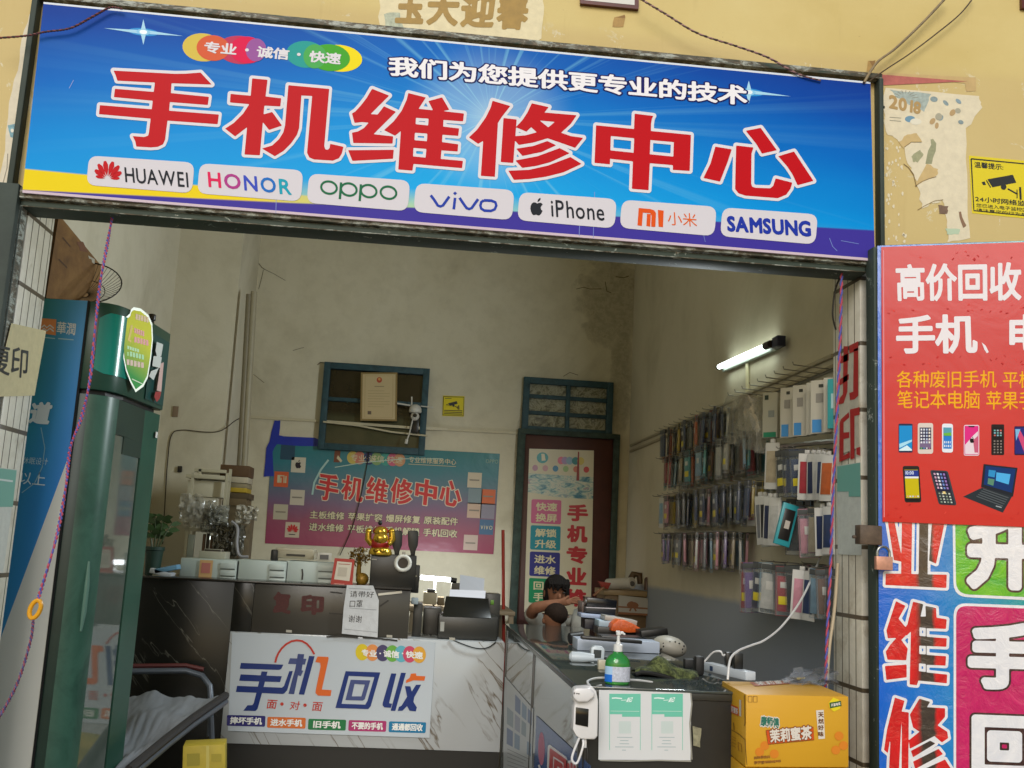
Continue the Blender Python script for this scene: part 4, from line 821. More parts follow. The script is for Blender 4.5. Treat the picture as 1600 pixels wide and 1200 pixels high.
# ---------------------------------------------------------------- drinks fridge and what lies on it
def fridge():
    x0, y0 = -1.517, .60; zt = 2.358; zh = P(130, 607, Y=.6)[2]
    t = thing('drinks_fridge', 'tall green drinks fridge with glass door and blue side panel standing inside the left jamb', 'fridge', (-1.7, .9, FL))
    g = mat('#22483a', .32, noise=.12, scale=4); gd = mat('#223a30', .38, noise=.25, scale=6); pr = [(-1.517, .60), (-1.48, .602), (-1.435, .615), (-1.40, .645), (-1.378, .69), (-1.362, .76), (-1.345, .88), (-1.33, 1.05), (-1.31, 1.26), (-1.33, 1.29), (-2.1, 1.29), (-2.1, .60)]
    m = MB(); m.prism([(x, y, zh) for x, y in pr], (0, 0, zt-zh), g); hd = m.build('header', t, ang=30, bevel=.004)
    pd = [(x-.012, y+.004) for x, y in pr]
    m = MB(); m.prism([(x, y, FL+.1) for x, y in pd[:3]+[(-1.44, .66), (-1.5, 1.27), (-2.09, 1.285), (-2.09, .604)]], (0, 0, zh-FL-.12), gd); m.build('cabinet', t, bevel=.003)
    m = MB(); m.prism([(x, y, zh-.018) for x, y in [(-1.50, .62), (-1.42, .66), (-1.38, .8), (-1.35, 1.25), (-2.0, 1.25), (-2.0, .64)]], (0, 0, .018), BLACK); m.build('gap_seal', t, smooth=False)
    # door: rounded stile towards the street, glass, far stile
    dt = zh-.022; dr = bpy.data.objects.new('door', None); COL.objects.link(dr); adopt(dr, t)
    dg = NT('worn_green_door', .35); v = dg.coord(); n = dg.noise(v, 4, 6, .7, .8); c = dg.ramp(n, [(.3, '#24463a'), (.55, '#3a6152'), (.75, '#2d5244')]); dgm = dg.col(c)
    st = [(-1.53, .612), (-1.49, .608), (-1.45, .616), (-1.41, .645), (-1.388, .69), (-1.378, .74), (-1.41, .745), (-1.45, .70), (-1.52, .69)]
    m = MB(); m.prism([(x, y, FL+.12) for x, y in st], (0, 0, dt-FL-.12), dgm); m.build('near_stile', dr, ang=30)
    fs = [(-1.352, 1.10), (-1.325, 1.28), (-1.36, 1.285), (-1.39, 1.10)]
    m = MB(); m.prism([(x, y, FL+.12) for x, y in fs], (0, 0, dt-FL-.12), mat('#265343', .35, noise=.15, scale=5)); m.build('far_stile', dr)
    m = MB(); m.prism([(x, y, dt-.16) for x, y in [(-1.378, .74), (-1.352, 1.10), (-1.39, 1.10), (-1.41, .745)]], (0, 0, .16), gd)
    m.prism([(x, y, dt-.24) for x, y in [(-1.372, .86), (-1.352, 1.10), (-1.39, 1.10), (-1.40, .86)]], (0, 0, .08), gd); m.build('top_stile', dr)
    m = MB(); m.prism([(-1.366, 1.04, FL+.2), (-1.360, 1.07, FL+.2), (-1.38, 1.07, FL+.2), (-1.38, 1.04, FL+.2)], (0, 0, dt-.24-FL-.2), mat('#b9a884', .4)); m.build('seal_strip', dr)
    m = MB(); m.prism([(-1.386, .742, FL+.2), (-1.358, 1.09, FL+.2), (-1.364, 1.09, FL+.2), (-1.392, .742, FL+.2)], (0, 0, dt-.16-FL-.2), mat('#5d675f', .04, spec=.9, noise=.25, scale=2)); m.build('glass', dr, smooth=False)
    c = P(139, 930, Y=.64); m = MB(); m.tube([(-1.405, .655, 1.20), (-1.402, .657, 1.1), (-1.402, .657, .98), (-1.405, .655, .9)], [.006, .012, .012, .006], mat('#5a7d70', .3), 10); m.build('handle', dr)
    # side panel print
    D = Decal(((0, .598, 0), (0, -1, 0)), eps=.0008)
    b = NT('blue_panel_print', .35); uv = b.sep(b.n('TexCoord').outputs['UV']); bm_ = b.col(b.mix(b.ramp(uv[0], [(.45, 0), (.95, 1)]), b.ramp(uv[1], [(.55, '#2585bb'), (.75, '#2a8fa8'), (1, '#2c7f80')]), b.ramp(uv[1], [(.6, '#2a80d0'), (1, '#4c9ad0')])))
    D.plate([(20, 464), (138, 470), (46, 1225), (-130, 1210)], bm_, .001, L=.5)
    w = mat('#d8d8d0', .4)
    D.poly([(112, 700), (46, 1225), (-130, 1210), (0, 1000)], w, 1.2)
    D.poly([(62, 497), (88, 499), (87, 524), (60, 520)], mat('#e08a4c', .4), 2)
    for k in (0, 1): D.line([(65+k*0, 512+k*5), (69, 508+k*5), (73, 512+k*5), (78, 508+k*5), (84, 513+k*5)], 2, w, 3)
    D.text('華潤', [(90, 502), (119, 505), (117, 524), (88, 521)], w, 2, .01, n=30); D.line([(68, 527), (86, 529)], 1.6, mat('#9fc0c4'), 2); D.line([(91, 529), (115, 531)], 1.6, mat('#9fc0c4'), 2)
    D.text('道', [(50, 628), (84, 628), (76, 664), (44, 661)], mat('#e0e6e6'), 3, .05, [(mat('#2a8cb0', .4), .05, 2)], n=34)
    D.text('及', [(22, 626), (46, 626), (38, 655), (16, 652)], mat('#e0e6e6'), 3, .04, n=26)
    D.text('能休眠设计', [(27, 713), (76, 716), (74, 727), (25, 724)], mat('#b5cfd8'), 2, 0, n=18); D.text('以上', [(33, 737), (73, 739), (70, 760), (31, 756)], mat('#d3e2e6'), 2, 0, n=24)
    D.line([(64, 668), (70, 700), (66, 730), (54, 755), (34, 770)], 1.3, mat('#8fbccb'), 2)
    D.build('side_panel', t)
    m = MB(); m.tube([P(139, 470, Y=.594), P(47, 1225, Y=.594)], .006, BLACK, 6); m.build('panel_edge', t)
    # header decorations, wrapped round the rounded corner (solid skins just outside the header)
    def skin(u0, u1, z0, z1, mt, off, name, rad=.0):
        pts = pr[1:9]; L = [0]
        for a, b_ in zip(pts, pts[1:]): L.append(L[-1]+math.hypot(b_[0]-a[0], b_[1]-a[1]))
        def at(s_):
            s_ = s_*L[-1]
            for i in range(len(L)-1):
                if s_ <= L[i+1] or i == len(L)-2:
                    k = (s_-L[i])/(L[i+1]-L[i]); a, b_ = pts[i], pts[i+1]; dx, dy = b_[0]-a[0], b_[1]-a[1]; l = math.hypot(dx, dy)
                    return np.array((a[0]+dx*k+dy/l*off, a[1]+dy*k-dx/l*off))
        return at
    at = skin(0, 1, 0, 1, None, .004, '')
    m = MB(); n = 14; tl = mat('#128474', .18)
    vs = []
    for i in range(n+1):
        s_ = .02+.44*i/n; q = at(s_); k = min(i, 99)/n; ins = .03*max(0, 1-(i/n)/.12)
        vs += [(q[0], q[1], zh+.075+ins*.6), (q[0], q[1], zt-.045-ins)]
    m.add(vs, [(2*i, 2*i+2, 2*i+3, 2*i+1) for i in range(n)], tl); m.build('window_decal', hd)
    # dark slogan panel on the far half and white slanting slogan
    m = MB(); vs = []
    for i in range(9): q = at(.62+.36*i/8); vs += [(q[0]+.001, q[1], zh+.02), (q[0]+.001, q[1], zt-.05)]
    m.add(vs, [(2*i, 2*i+2, 2*i+3, 2*i+1) for i in range(8)], mat('#1d4a48', .3))
    m.build('slogan_panel', hd)
    pf = (np.array((-1.352, .82, 0)), np.array((.99, -.085, 0))); n_ = nrm((1, -.085, 0)); PF = (np.array((-1.318, 1.05, 0))+n_*.008, n_)
    D = Decal(PF, eps=.0008)
    D.shape([[[(245, 534), (255, 538), (252, 556), (246, 560), (243, 548)]], [[(240, 556), (253, 558), (250, 575), (238, 572)]], [[(236, 580), (248, 575), (240, 594), (233, 588)]]], mat('#d8dcd8'), 2, .8)
    D.poly([(251, 568), (256, 566), (252, 612), (245, 610)], mat('#d7b4ae'), 2); D.poly([(243, 612), (252, 612), (250, 622), (245, 628), (241, 620)], mat('#a23434'), 2)
    D.build('slogan', hd)
    # shield sticker
    D = Decal((np.array((-1.352, .80, 0))+nrm((1, -.45, 0))*.022, nrm((1, -.45, 0))), eps=.0008)
    sh = [(209, 480), (220, 482), (232, 492), (238, 506), (239, 530), (236, 560), (231, 590), (224, 604), (212, 613), (204, 598), (197, 580), (193, 560), (191, 530), (193, 500), (196, 496), (203, 490), (205, 483)]
    def sc(k): c = np.array((215, 545)); return [tuple(c+(np.array(p)-c)*k) for p in sh]
    D.poly(sc(1), mat('#dfe8cf', .3), 1); gg = NT('shield_print', .45); gg.b.inputs['Specular IOR Level'].default_value = .1; xyz = gg.sep(gg.coord()); gm = gg.col(gg.mix(gg.ramp(gg.math('ADD', gg.math('SUBTRACT', xyz[2], 1.95), gg.math('MULTIPLY', gg.math('SUBTRACT', xyz[1], .7), .4)), [(.13, 0), (.33, 1)]), '#2a9c3c', '#dfe01c')); D.poly(sc(.93), gm, 2)
    for (x0, y0, x1, y1, c_) in ((212, 490, 233, 505, '#c8963a'), (210, 512, 226, 526, '#d04a2a'), (210, 526, 233, 541, '#d04a2a'), (199, 540, 218, 549, '#8fcf6a'), (203, 549, 226, 562, '#6fbf4e'), (198, 561, 226, 576, '#b98a5a')):
        for k in range(5):
            a = x0+(x1-x0)*k/5; yy = y0+(k*1.2); D.poly([(a, yy), (a+(x1-x0)/6.5, yy+1), (a+(x1-x0)/6.5, yy+(y1-y0)*.62), (a, yy+(y1-y0)*.6)], mat(c_, .4), 3)
    D.line([(206, 508), (204, 520), (201, 531), (205, 534)], 3.5, mat('#e0c31a'), 3); D.line([(206, 592), (223, 600)], 1.4, mat('#cfe8c0'), 3); D.line([(200, 550), (200, 556)], 3, mat('#9fdc6c'), 3)
    o = D.build('shield_sticker'); tag(o, 'green and yellow shield shaped sticker on the fridge header', 'sticker')
    c = P(238, 678, Y=1.2); m = MB(); m.box((-1.322, 1.24, c[2]), (.004, .03, .03), WHITE); m.build('small_tag', t)
fridge()
def on_fridge():
    cb = NT('worn_cardboard', .85); v = cb.coord(); n = cb.noise(v, 6, 6, .7, .6); c = cb.ramp(n, [(.3, '#604528'), (.5, '#7a5830'), (.72, '#8c6a3c')]); cm = cb.col(c); dk = mat('#4f361c', .8)
    # open cardboard box, tilted against the wall: near face and side face
    ya = .75; a = P(92, 335, Y=ya); b = P(77, 402, Y=ya); e = P(158, 415, Y=1.15); f = P(152, 478, Y=1.15); g = P(72, 466, Y=ya)
    t = thing('cardboard_box', 'flattened brown cardboard box leaning on top of the green fridge', 'cardboard box', (a[0], ya, 2.36))
    m = MB(); th = np.array((-.01, .012, 0)); m.hexa([a, e, f, g], th, cm); m.build('front_flap', t, smooth=False)
    m = MB(); m.hexa([a+(-.004, 0, -.004), a+(-.05, .0, -.05), g+(-.05, 0, 0), g+(-.003, 0, 0)], (0, .012, 0), dk); m.build('side_flap', t, smooth=False)
    n3 = np.cross(e-a, g-a); n3 = n3/np.linalg.norm(n3); n3 = n3 if n3[1] < 0 else -n3
    D = Decal((a+n3*.002, n3), eps=.0008)
    D.line([(98, 371), (112, 388)], 2, dk, 1); D.line([(92, 405), (108, 422)], 2, dk, 1); D.poly(wob([(120, 377), (130, 378), (138, 395), (125, 392)], 1, 1), mat('#6b3f1e', .7), 1); D.poly([(138, 399), (148, 405), (148, 413), (144, 410), (143, 405), (139, 404)], mat('#a8a190', .6), 1); D.build('print_marks', t)
    # wire fan guard: rim ring and radial bars forming a shallow dome
    c = P(134, 440, Y=.98); t = thing('fan_guard', 'round wire fan guard leaning against the cardboard box on the fridge', 'fan guard', (c[0], c[1], 2.36)); mt = mat('#2d2418', .5, metal=.5)
    u = nrm(P(190, 455, Y=.95)-P(75, 410, Y=.95)); u = np.array((1, 0, -.17)); u = nrm(u); w = nrm(np.array((.10, .45, .9))); rx = .165; ry = .085; c0 = c+np.array((-.01, 0, -.005))
    up = nrm(np.cross(u, np.array((0, 1, 0)))); up = up if up[2] > 0 else -up; dep = np.array((0, 1, 0))
    tilt = math.radians(42); v2 = up*math.cos(tilt)+dep*math.sin(tilt); nn = np.cross(u, v2); nn = nn if nn[2] < 0 else -nn; r = .175
    m = MB(); m.tube([c0+u*r*math.cos(a)+v2*r*math.sin(a) for a in np.linspace(0, 2*math.pi, 36)], .0035, mt, 6, cap=False); m.build('rim', t)
    m = MB()
    for k in range(44):
        a = k/44*2*math.pi; m.tube([c0+(u*math.cos(a)+v2*math.sin(a))*r*q+nn*(.075*(1-q*q)) for q in (1, .9, .75, .55, .3, .12)], .0012, mt, 4)
    for q in (.55, .12): m.tube([c0+(u*math.cos(a)+v2*math.sin(a))*r*q+nn*(.075*(1-q*q)) for a in np.linspace(0, 2*math.pi, 30)], .002, mt, 5, cap=False)
    m.build('bars', t)
    c = P(232, 474, Y=1.18); m = MB(); rr = Matrix.Rotation(R(18), 3, 'Y') @ Matrix.Rotation(R(20), 3, 'Z'); m.box((c[0]-.02, c[1], 2.385), (.11, .05, .04), mat('#17130f', .4), rr.inverted()); m.lathe((c[0]+.025, c[1], 2.405), [(.02, 0), (.02, .03), (.012, .035)], mat('#211a14', .4), 12)
    tag(m.build('black_adapter', bevel=.004), 'small black adapter lying on the far end of the fridge top', 'adapter')
on_fridge()
# ---------------------------------------------------------------- things on and before the back wall
BPp = ((0, YB-.006, 0), (0, -1, 0))
def bink(c): return mat(c, .35, spec=.4)
def back_things():
    # repair centre banner
    D = Decal(BPp, eps=.0015); t = NT('teal_to_purple_print', .3); uv = t.sep(t.n('TexCoord').outputs['UV']); v = t.coord(); n = t.noise(v, 2.2, 4, .6, 1); t.bump(t.noise(v, 5, 3), .3, .02)
    e = t.math('ADD', uv[1], t.math('MULTIPLY', t.math('SUBTRACT', n, .5), .18)); c = t.ramp(e, [(.0, '#9c4462'), (.22, '#955068'), (.42, '#78607e'), (.62, '#547486'), (.8, '#2f7a88'), (1, '#1f7880')])
    q = [(425, 690), (781, 709), (771, 866), (414, 849)]; D.plate(q, t.col(c), .003, L=0); H = homog(q)
    def g(a, b, c_, d): return [tuple(p) for p in H([(a, b), (c_, b), (c_, d), (a, d)])]
    red, wh, cr, bk = bink('#c8363a'), bink('#d8cdb8'), bink('#cfc4a2'), bink('#2a2430')
    for s_ in [(SHOU, 0), (JI, 1), (WEI, 2), (XIU, 3), (ZHONG, 4), (XIN, 5)]:
        sets = s_[0]; xs = [p[0] for q_ in sets for c2 in q_ for p in c2]; ys = [p[1] for q_ in sets for c2 in q_ for p in c2]; x0 = .205+s_[1]*.108
        W_ = warp(sets, (min(xs), min(ys), max(xs), max(ys)), g(x0, .29, x0+.098, .55)); D.shape(W_, red, 4, .8, 0, [(wh, 1.3, 3)])
    D.text('主板维修 苹果扩容 爆屏修复 原装配件', g(.185, .655, .835, .735), cr, 3, .02, [(bk, .03, 2)], n=16)
    D.text('进水维修 平板维修 手机解锁 手机回收', g(.185, .775, .835, .855), cr, 3, .02, [(bk, .03, 2)], n=16)
    D.text('专业维修服务中心', g(.60, .075, .81, .135), cr, 3, .01, n=14); D.line(H([(.6, .15), (.81, .15)]), .8, cr, 3)
    for i, (u, c_) in enumerate(((.355, '#c9b45e'), (.385, '#c97a6a'), (.425, '#2c3a66'), (.46, '#7fa06a'), (.50, '#3f9a8e'), (.53, '#c8607c'), (.56, '#c9906a'))): D.ell(H([(u, .115)])[0], 9, 10, bink(c_), 1+i*.2)
    D.text('专业·诚信·快速', g(.345, .08, .575, .15), cr, 3, .01, n=14)
    D.poly(H([(.275, .05), (.30, .05), (.298, .17), (.273, .17)]), bink('#7b4a38'), 2); D.poly(H([(.29, .10), (.31, .15), (.305, .17), (.285, .13)]), cr, 3)
    # checkerboard of maker plates at both ends
    for (u, v_, c_) in ((.09, .14, '#cfc8b6'), (.02, .29, '#d2603c'), (.095, .46, '#c9bfae'), (.027, .61, '#bdb49e'), (.083, .78, '#c9b9a4'), (.865, .20, '#cdbfa8'), (.93, .36, '#d2683e'), (.872, .50, '#c9ae9a'), (.93, .50, '#8f8a9a'), (.872, .36, '#7d8f96'), (.865, .82, '#c9b4a8'), (.93, .66, '#4a6f92'), (.04, .02, '#2c4f66')):
        D.poly(H([(u, v_), (u+.062, v_), (u+.062, v_+.15), (u, v_+.15)]), bink(c_), 1)
    apple(D, H([(.121, .215)])[0], 8, bk, 3); petals(D, H([(.114, .845)])[0], 8, red, 3); D.line(H([(.10, .90), (.128, .90)]), 1.2, bk, 3)
    D.poly(H([(.034, .33), (.046, .33), (.046, .40), (.034, .40)]), cr, 2.2); D.line(H([(.034, .33), (.062, .33), (.064, .40)]), 2, cr, 2); D.line(H([(.05, .35), (.05, .40)]), 2, cr, 2.4); D.line(H([(.071, .33), (.071, .40)]), 2, cr, 2)
    for u, v_ in ((.125, .535), (.058, .685), (.895, .275), (.902, .575), (.895, .90), (.96, .43)): D.line(H([(u-.022, v_), (u+.022, v_)]), 2.2, bink('#8d8478'), 3)
    D.text('vivo', g(.935, .70, .988, .76), cr, 3, 0, n=12); D.text('OPPO', g(.94, .06, .995, .10), bink('#8fae9a'), 3, 0, n=12)
    D.line(H([(.25, .15), (.22, .25), (.195, .38), (.19, .5)]), 3, bink('#a6c8c4'), 1.5); D.line(H([(.28, .22), (.40, .16), (.58, .10), (.75, .08)]), 1.2, bink('#b9d0c4'), 5)
    tag(D.build('repair_banner'), 'wide teal and purple repair banner with red characters hanging on the back wall', 'banner')
    cable([(578, 694, YB-.02), (571, 740, YB-.02), (560, 790, YB-.025), (548, 830, YB-.02), (531, 868, YB-.03)], .004, mat('#2a2018'), 'wire', 'thin black wire hanging down over the teal repair banner', 'wire')
    # blue masking tape
    D = Decal(BPp, eps=.001); bt = mat('#1e35a8', .4, noise=.15, scale=8)
    D.poly(wob([(429, 657), (438, 657), (436, 680), (450, 682), (492, 684), (504, 690), (504, 698), (470, 697), (433, 694), (426, 706), (428, 744), (412, 745), (416, 700), (421, 690)], .8, 5, 2), bt, 2)
    tag(D.build('blue_tape'), 'strips of bright blue tape at the upper left corner of the repair banner', 'tape')
    # conduits
    w = mat('#c9bfa2', .5)
    def bar(pts, r, name, label, cat='conduit', mt=w):
        m = MB(); m.tube([P(p[0], p[1], Y=p[2]) if len(p) == 3 else p for p in pts], r, mt, 6); return tag(m.build(name), label, cat)
    m = MB(); pts = [P(385, 651, Y=YB-.015), P(505, 658, Y=YB-.02), P(640, 668, Y=YB-.085), P(700, 671, Y=YB-.02), P(962, 684, Y=YB-.02)]
    for a, b in zip(pts, pts[1:]): m.hexa([a+(0, 0, .012), b+(0, 0, .012), b-(0, 0, .012), a-(0, 0, .012)], (0, .012, 0), w)
    tag(m.build('cable_duct', smooth=False), 'long cream cable duct running across the back wall below the two windows', 'cable duct')
    bar([(505, 659, YB-.09), (560, 665, YB-.095), (612, 675, YB-.095), (668, 681, YB-.08)], .009, 'cable_duct', 'short sagging cable duct crossing the old window bottom', 'cable duct')
    # grey pipes in the corner
    t = thing('wall_pipe', 'pair of tall pale pipes standing against the corner column beside the back wall', 'pipe', P(383, 980, Y=4.55))
    for k, (x0, x1, r, yb_) in enumerate(((397, 383, .028, 4.57), (389, 376, .024, 4.565))):
        m = MB(); m.tube([P(x0, 456+k*4, Y=yb_), P(x1, 700, Y=yb_), P(x1-12, 905, Y=yb_)], r, mat('#a39a82' if k == 0 else '#857c66', .5, noise=.1), 12); m.build('pipe', t)
    # certificate
    t = thing('certificate', 'framed cream certificate with a small red emblem hanging over the dark back window', 'certificate', P(593, 657, Y=YB-.1))
    q = [(564, 582), (621, 582), (620, 658), (563, 657)]; D = Decal(((0, YB-.11, 0), (0, -1, 0)), eps=.001); D.plate(q, mat('#8f7748', .4), .02, L=0); D.build('frame', t)
    D = Decal(((0, YB-.1115, 0), (0, -1, 0)), eps=.001); H = homog(q); D.poly(H([(.05, .035), (.95, .035), (.95, .965), (.05, .965)]), mat('#c9b48a', .4), 0); D.line(H([(.12, .07), (.88, .07), (.88, .93), (.12, .93), (.12, .07)]), .7, mat('#b59d70'), 1)
    D.ell(H([(.51, .155)])[0], 4.2, 4.4, mat('#b8452a'), 1); D.ell(H([(.51, .14)])[0], 2, 2, mat('#d8a05a'), 2); D.line(H([(.38, .29), (.64, .29)]), 1.5, mat('#9c8a68'), 1)
    for k in range(7): D.line(H([(.2, .38+k*.055), (.2+(.6 if k % 3 else .45), .38+k*.055)]), .6, mat('#a8936a'), 1)
    D.poly(H([(.2, .80), (.3, .80), (.3, .87), (.2, .87)]), mat('#6d5a4c'), 1); D.build('certificate_sheet', t)
    # camera on the wall
    c = P(649, 640, Y=YB-.14); s_ = S(YB-.14); t = thing('security_camera', 'white dome security camera with two thin antennas on the back window frame', 'security camera', c)
    wm = mat('#cfccc4', .35); dkm = mat('#1c1b1a', .3)
    m = MB(); m.lathe(c-np.array((0, 0, 5*s_)), [(9*s_, 0), (10*s_, 2*s_), (9.4*s_, 7*s_), (7*s_, 11*s_), (3*s_, 13*s_)], wm, 20); m.build('dome_cap', t)
    m = MB(); m.ball(c-np.array((0, .0, 10.5*s_)), (7*s_, 7*s_, 7*s_), wm, 16, 10); m.build('ball_head', t); m = MB(); m.lathe(c-np.array((0, 7.2*s_, 10*s_)), [(3.2*s_, 0), (2.6*s_, 1.6*s_)], dkm, 14, 'Y', Matrix.Rotation(math.pi, 3, 'Z')); m.build('lens', t)
    m = MB(); m.bb(c[0]-4*s_, c[1]+2*s_, c[2]-36*s_, c[0]+7*s_, c[1]+.1, c[2]-14*s_, dkm); m.build('bracket', t, bevel=.004)
    m = MB(); m.tube([c+np.array((-6*s_, 0, 4*s_)), c+np.array((-7*s_, 0, 20*s_))], 1.2*s_, wm, 6); m.build('antenna', t); m = MB(); m.tube([c+np.array((-8*s_, 0, 6*s_)), c+np.array((-29*s_, 0, 8*s_))], 1.4*s_, wm, 6); m.build('antenna', t); m = MB(); m.tube([c+np.array((8*s_, 0, 6*s_)), c+np.array((28*s_, 0, 5*s_))], 1.0*s_, wm, 6); m.build('antenna', t)
    m = MB(); m.tube([c+np.array((-3*s_, -.02, -16*s_)), c+np.array((-7*s_, -.03, -40*s_)), c+np.array((-10*s_, -.03, -50*s_))], 1.1*s_, wm, 6); m.tube([c+np.array((-10*s_, -.03, -48*s_)), c+np.array((-11*s_, -.03, -55*s_))], 2.4*s_, wm, 8); m.build('cable', t)
    # door poster
    D = Decal(((0, YB-.058, 0), (0, -1, 0)), eps=.0012); q = [(827, 701), (928, 704), (923, 962), (819, 956)]; D.plate(q, mat('#d2cab0', .4, noise=.05, scale=3), .002, L=0); H = homog(q)
    D.ell(H([(.21, .055)])[0], 9, 8.5, bink('#3f9aa0'), 1); D.poly(H([(.19, .03), (.24, .03), (.26, .07), (.2, .075)]), bink('#e0d6b8'), 2)
    for i, (u, c_) in enumerate(((.50, '#d8708a'), (.56, '#a68ab8'), (.63, '#88a8c0'), (.72, '#2d7f82'), (.80, '#cdb95c'))): D.ell(H([(u, .068)])[0], 5.5, 6, bink(c_), 1+i*.3)
    for i, c_ in enumerate(('#b88aa0', '#c89aa0', '#3a7fa8', '#9ab87a', '#d0785c', '#c84a4a')): D.ell(H([(.10+i*.158, .12)])[0], 4.4, 4.8, bink(c_), 1)
    ph_ = NT('soft_picture_print', .35); v = ph_.coord(scale=(1.5, 1, 4)); n = ph_.noise(v, 6, 4, .6, .8); phm = ph_.col(ph_.ramp(n, [(.35, '#2f7288'), (.46, '#9db8b0'), (.54, '#d0cdb8'), (.62, '#7fa0a4'), (.7, '#c08a92')])); D.poly(H([(.0, .155), (1, .165), (1, .30), (.5, .30), (.0, .27)]), phm, 1)
    for i, (v0, c_, a, b) in enumerate(((.315, '#c8608a', '快速', '换屏'), (.475, '#128a9a', '解锁', '升级'), (.635, '#2c3080', '进水', '维修'), (.795, '#0f8a5a', '回收', '手机'))):
        D.rrect([tuple(p) for p in H([(.06, v0), (.52, v0), (.52, v0+.148), (.06, v0+.148)])], 3, bink(c_), 1)
        for st, dv in ((a, .018), (b, .085)): D.text(st, [tuple(p) for p in H([(.13, v0+dv), (.46, v0+dv), (.46, v0+dv+.052), (.13, v0+dv+.052)])], bink('#d8cfa8'), 2, .025, n=22)
    for i, ch in enumerate('手机专业维修'):
        v0 = .335+i*.128
        if v0 < .93: D.text(ch, [tuple(p) for p in H([(.615, v0), (.93, v0), (.93, min(v0+.105, .995)), (.615, min(v0+.105, .995))])], bink('#b83038'), 2, .045, n=30)
    D.poly(H([(.755, .01), (.775, .01), (.775, .02), (.785, .19), (.74, .19), (.755, .02)]), bink('#8f2c1c'), 3); 
    tag(D.build('door_poster'), 'tall cream poster on the maroon back door with colored squares and red characters', 'poster')
    # red pole
    m = MB(); m.tube([P(786, 828, Y=4.4), P(787, 1020, Y=4.4), P(787, 1150, Y=4.4)], .014, mat('#9a2a1c', .35, noise=.1), 10); tag(m.build('red_pole'), 'thin dark red pole standing between the repair banner and the back door', 'pole')
    # wires on the left wall
    cable([(380, 652, 4.56), (368, 657, 4.57), (345, 673, 4.57), (320, 675, 4.58), (285, 672, 4.58), (268, 680, 4.59), (262, 720, 4.59), (258, 780, 4.59), (254, 850, 4.59)], .004, mat('#3a2f20'), 'wire', 'dark wire running along the left column and down behind the potted plant', 'wire')
    m = MB(); c = P(281, 733, Y=4.585); m.box(c, (.035, .02, .05), mat('#231d16', .5)); tag(m.build('wall_socket', bevel=.004), 'small black wall socket on the left column above the shelf', 'socket')
    m = MB(); c = P(274, 643, Y=4.592); m.box(c, (.045, .008, .09), mat('#86705a', .6)); tag(m.build('faded_label', bevel=.001), 'faded pinkish rectangle label on the left column', 'label')
back_things()
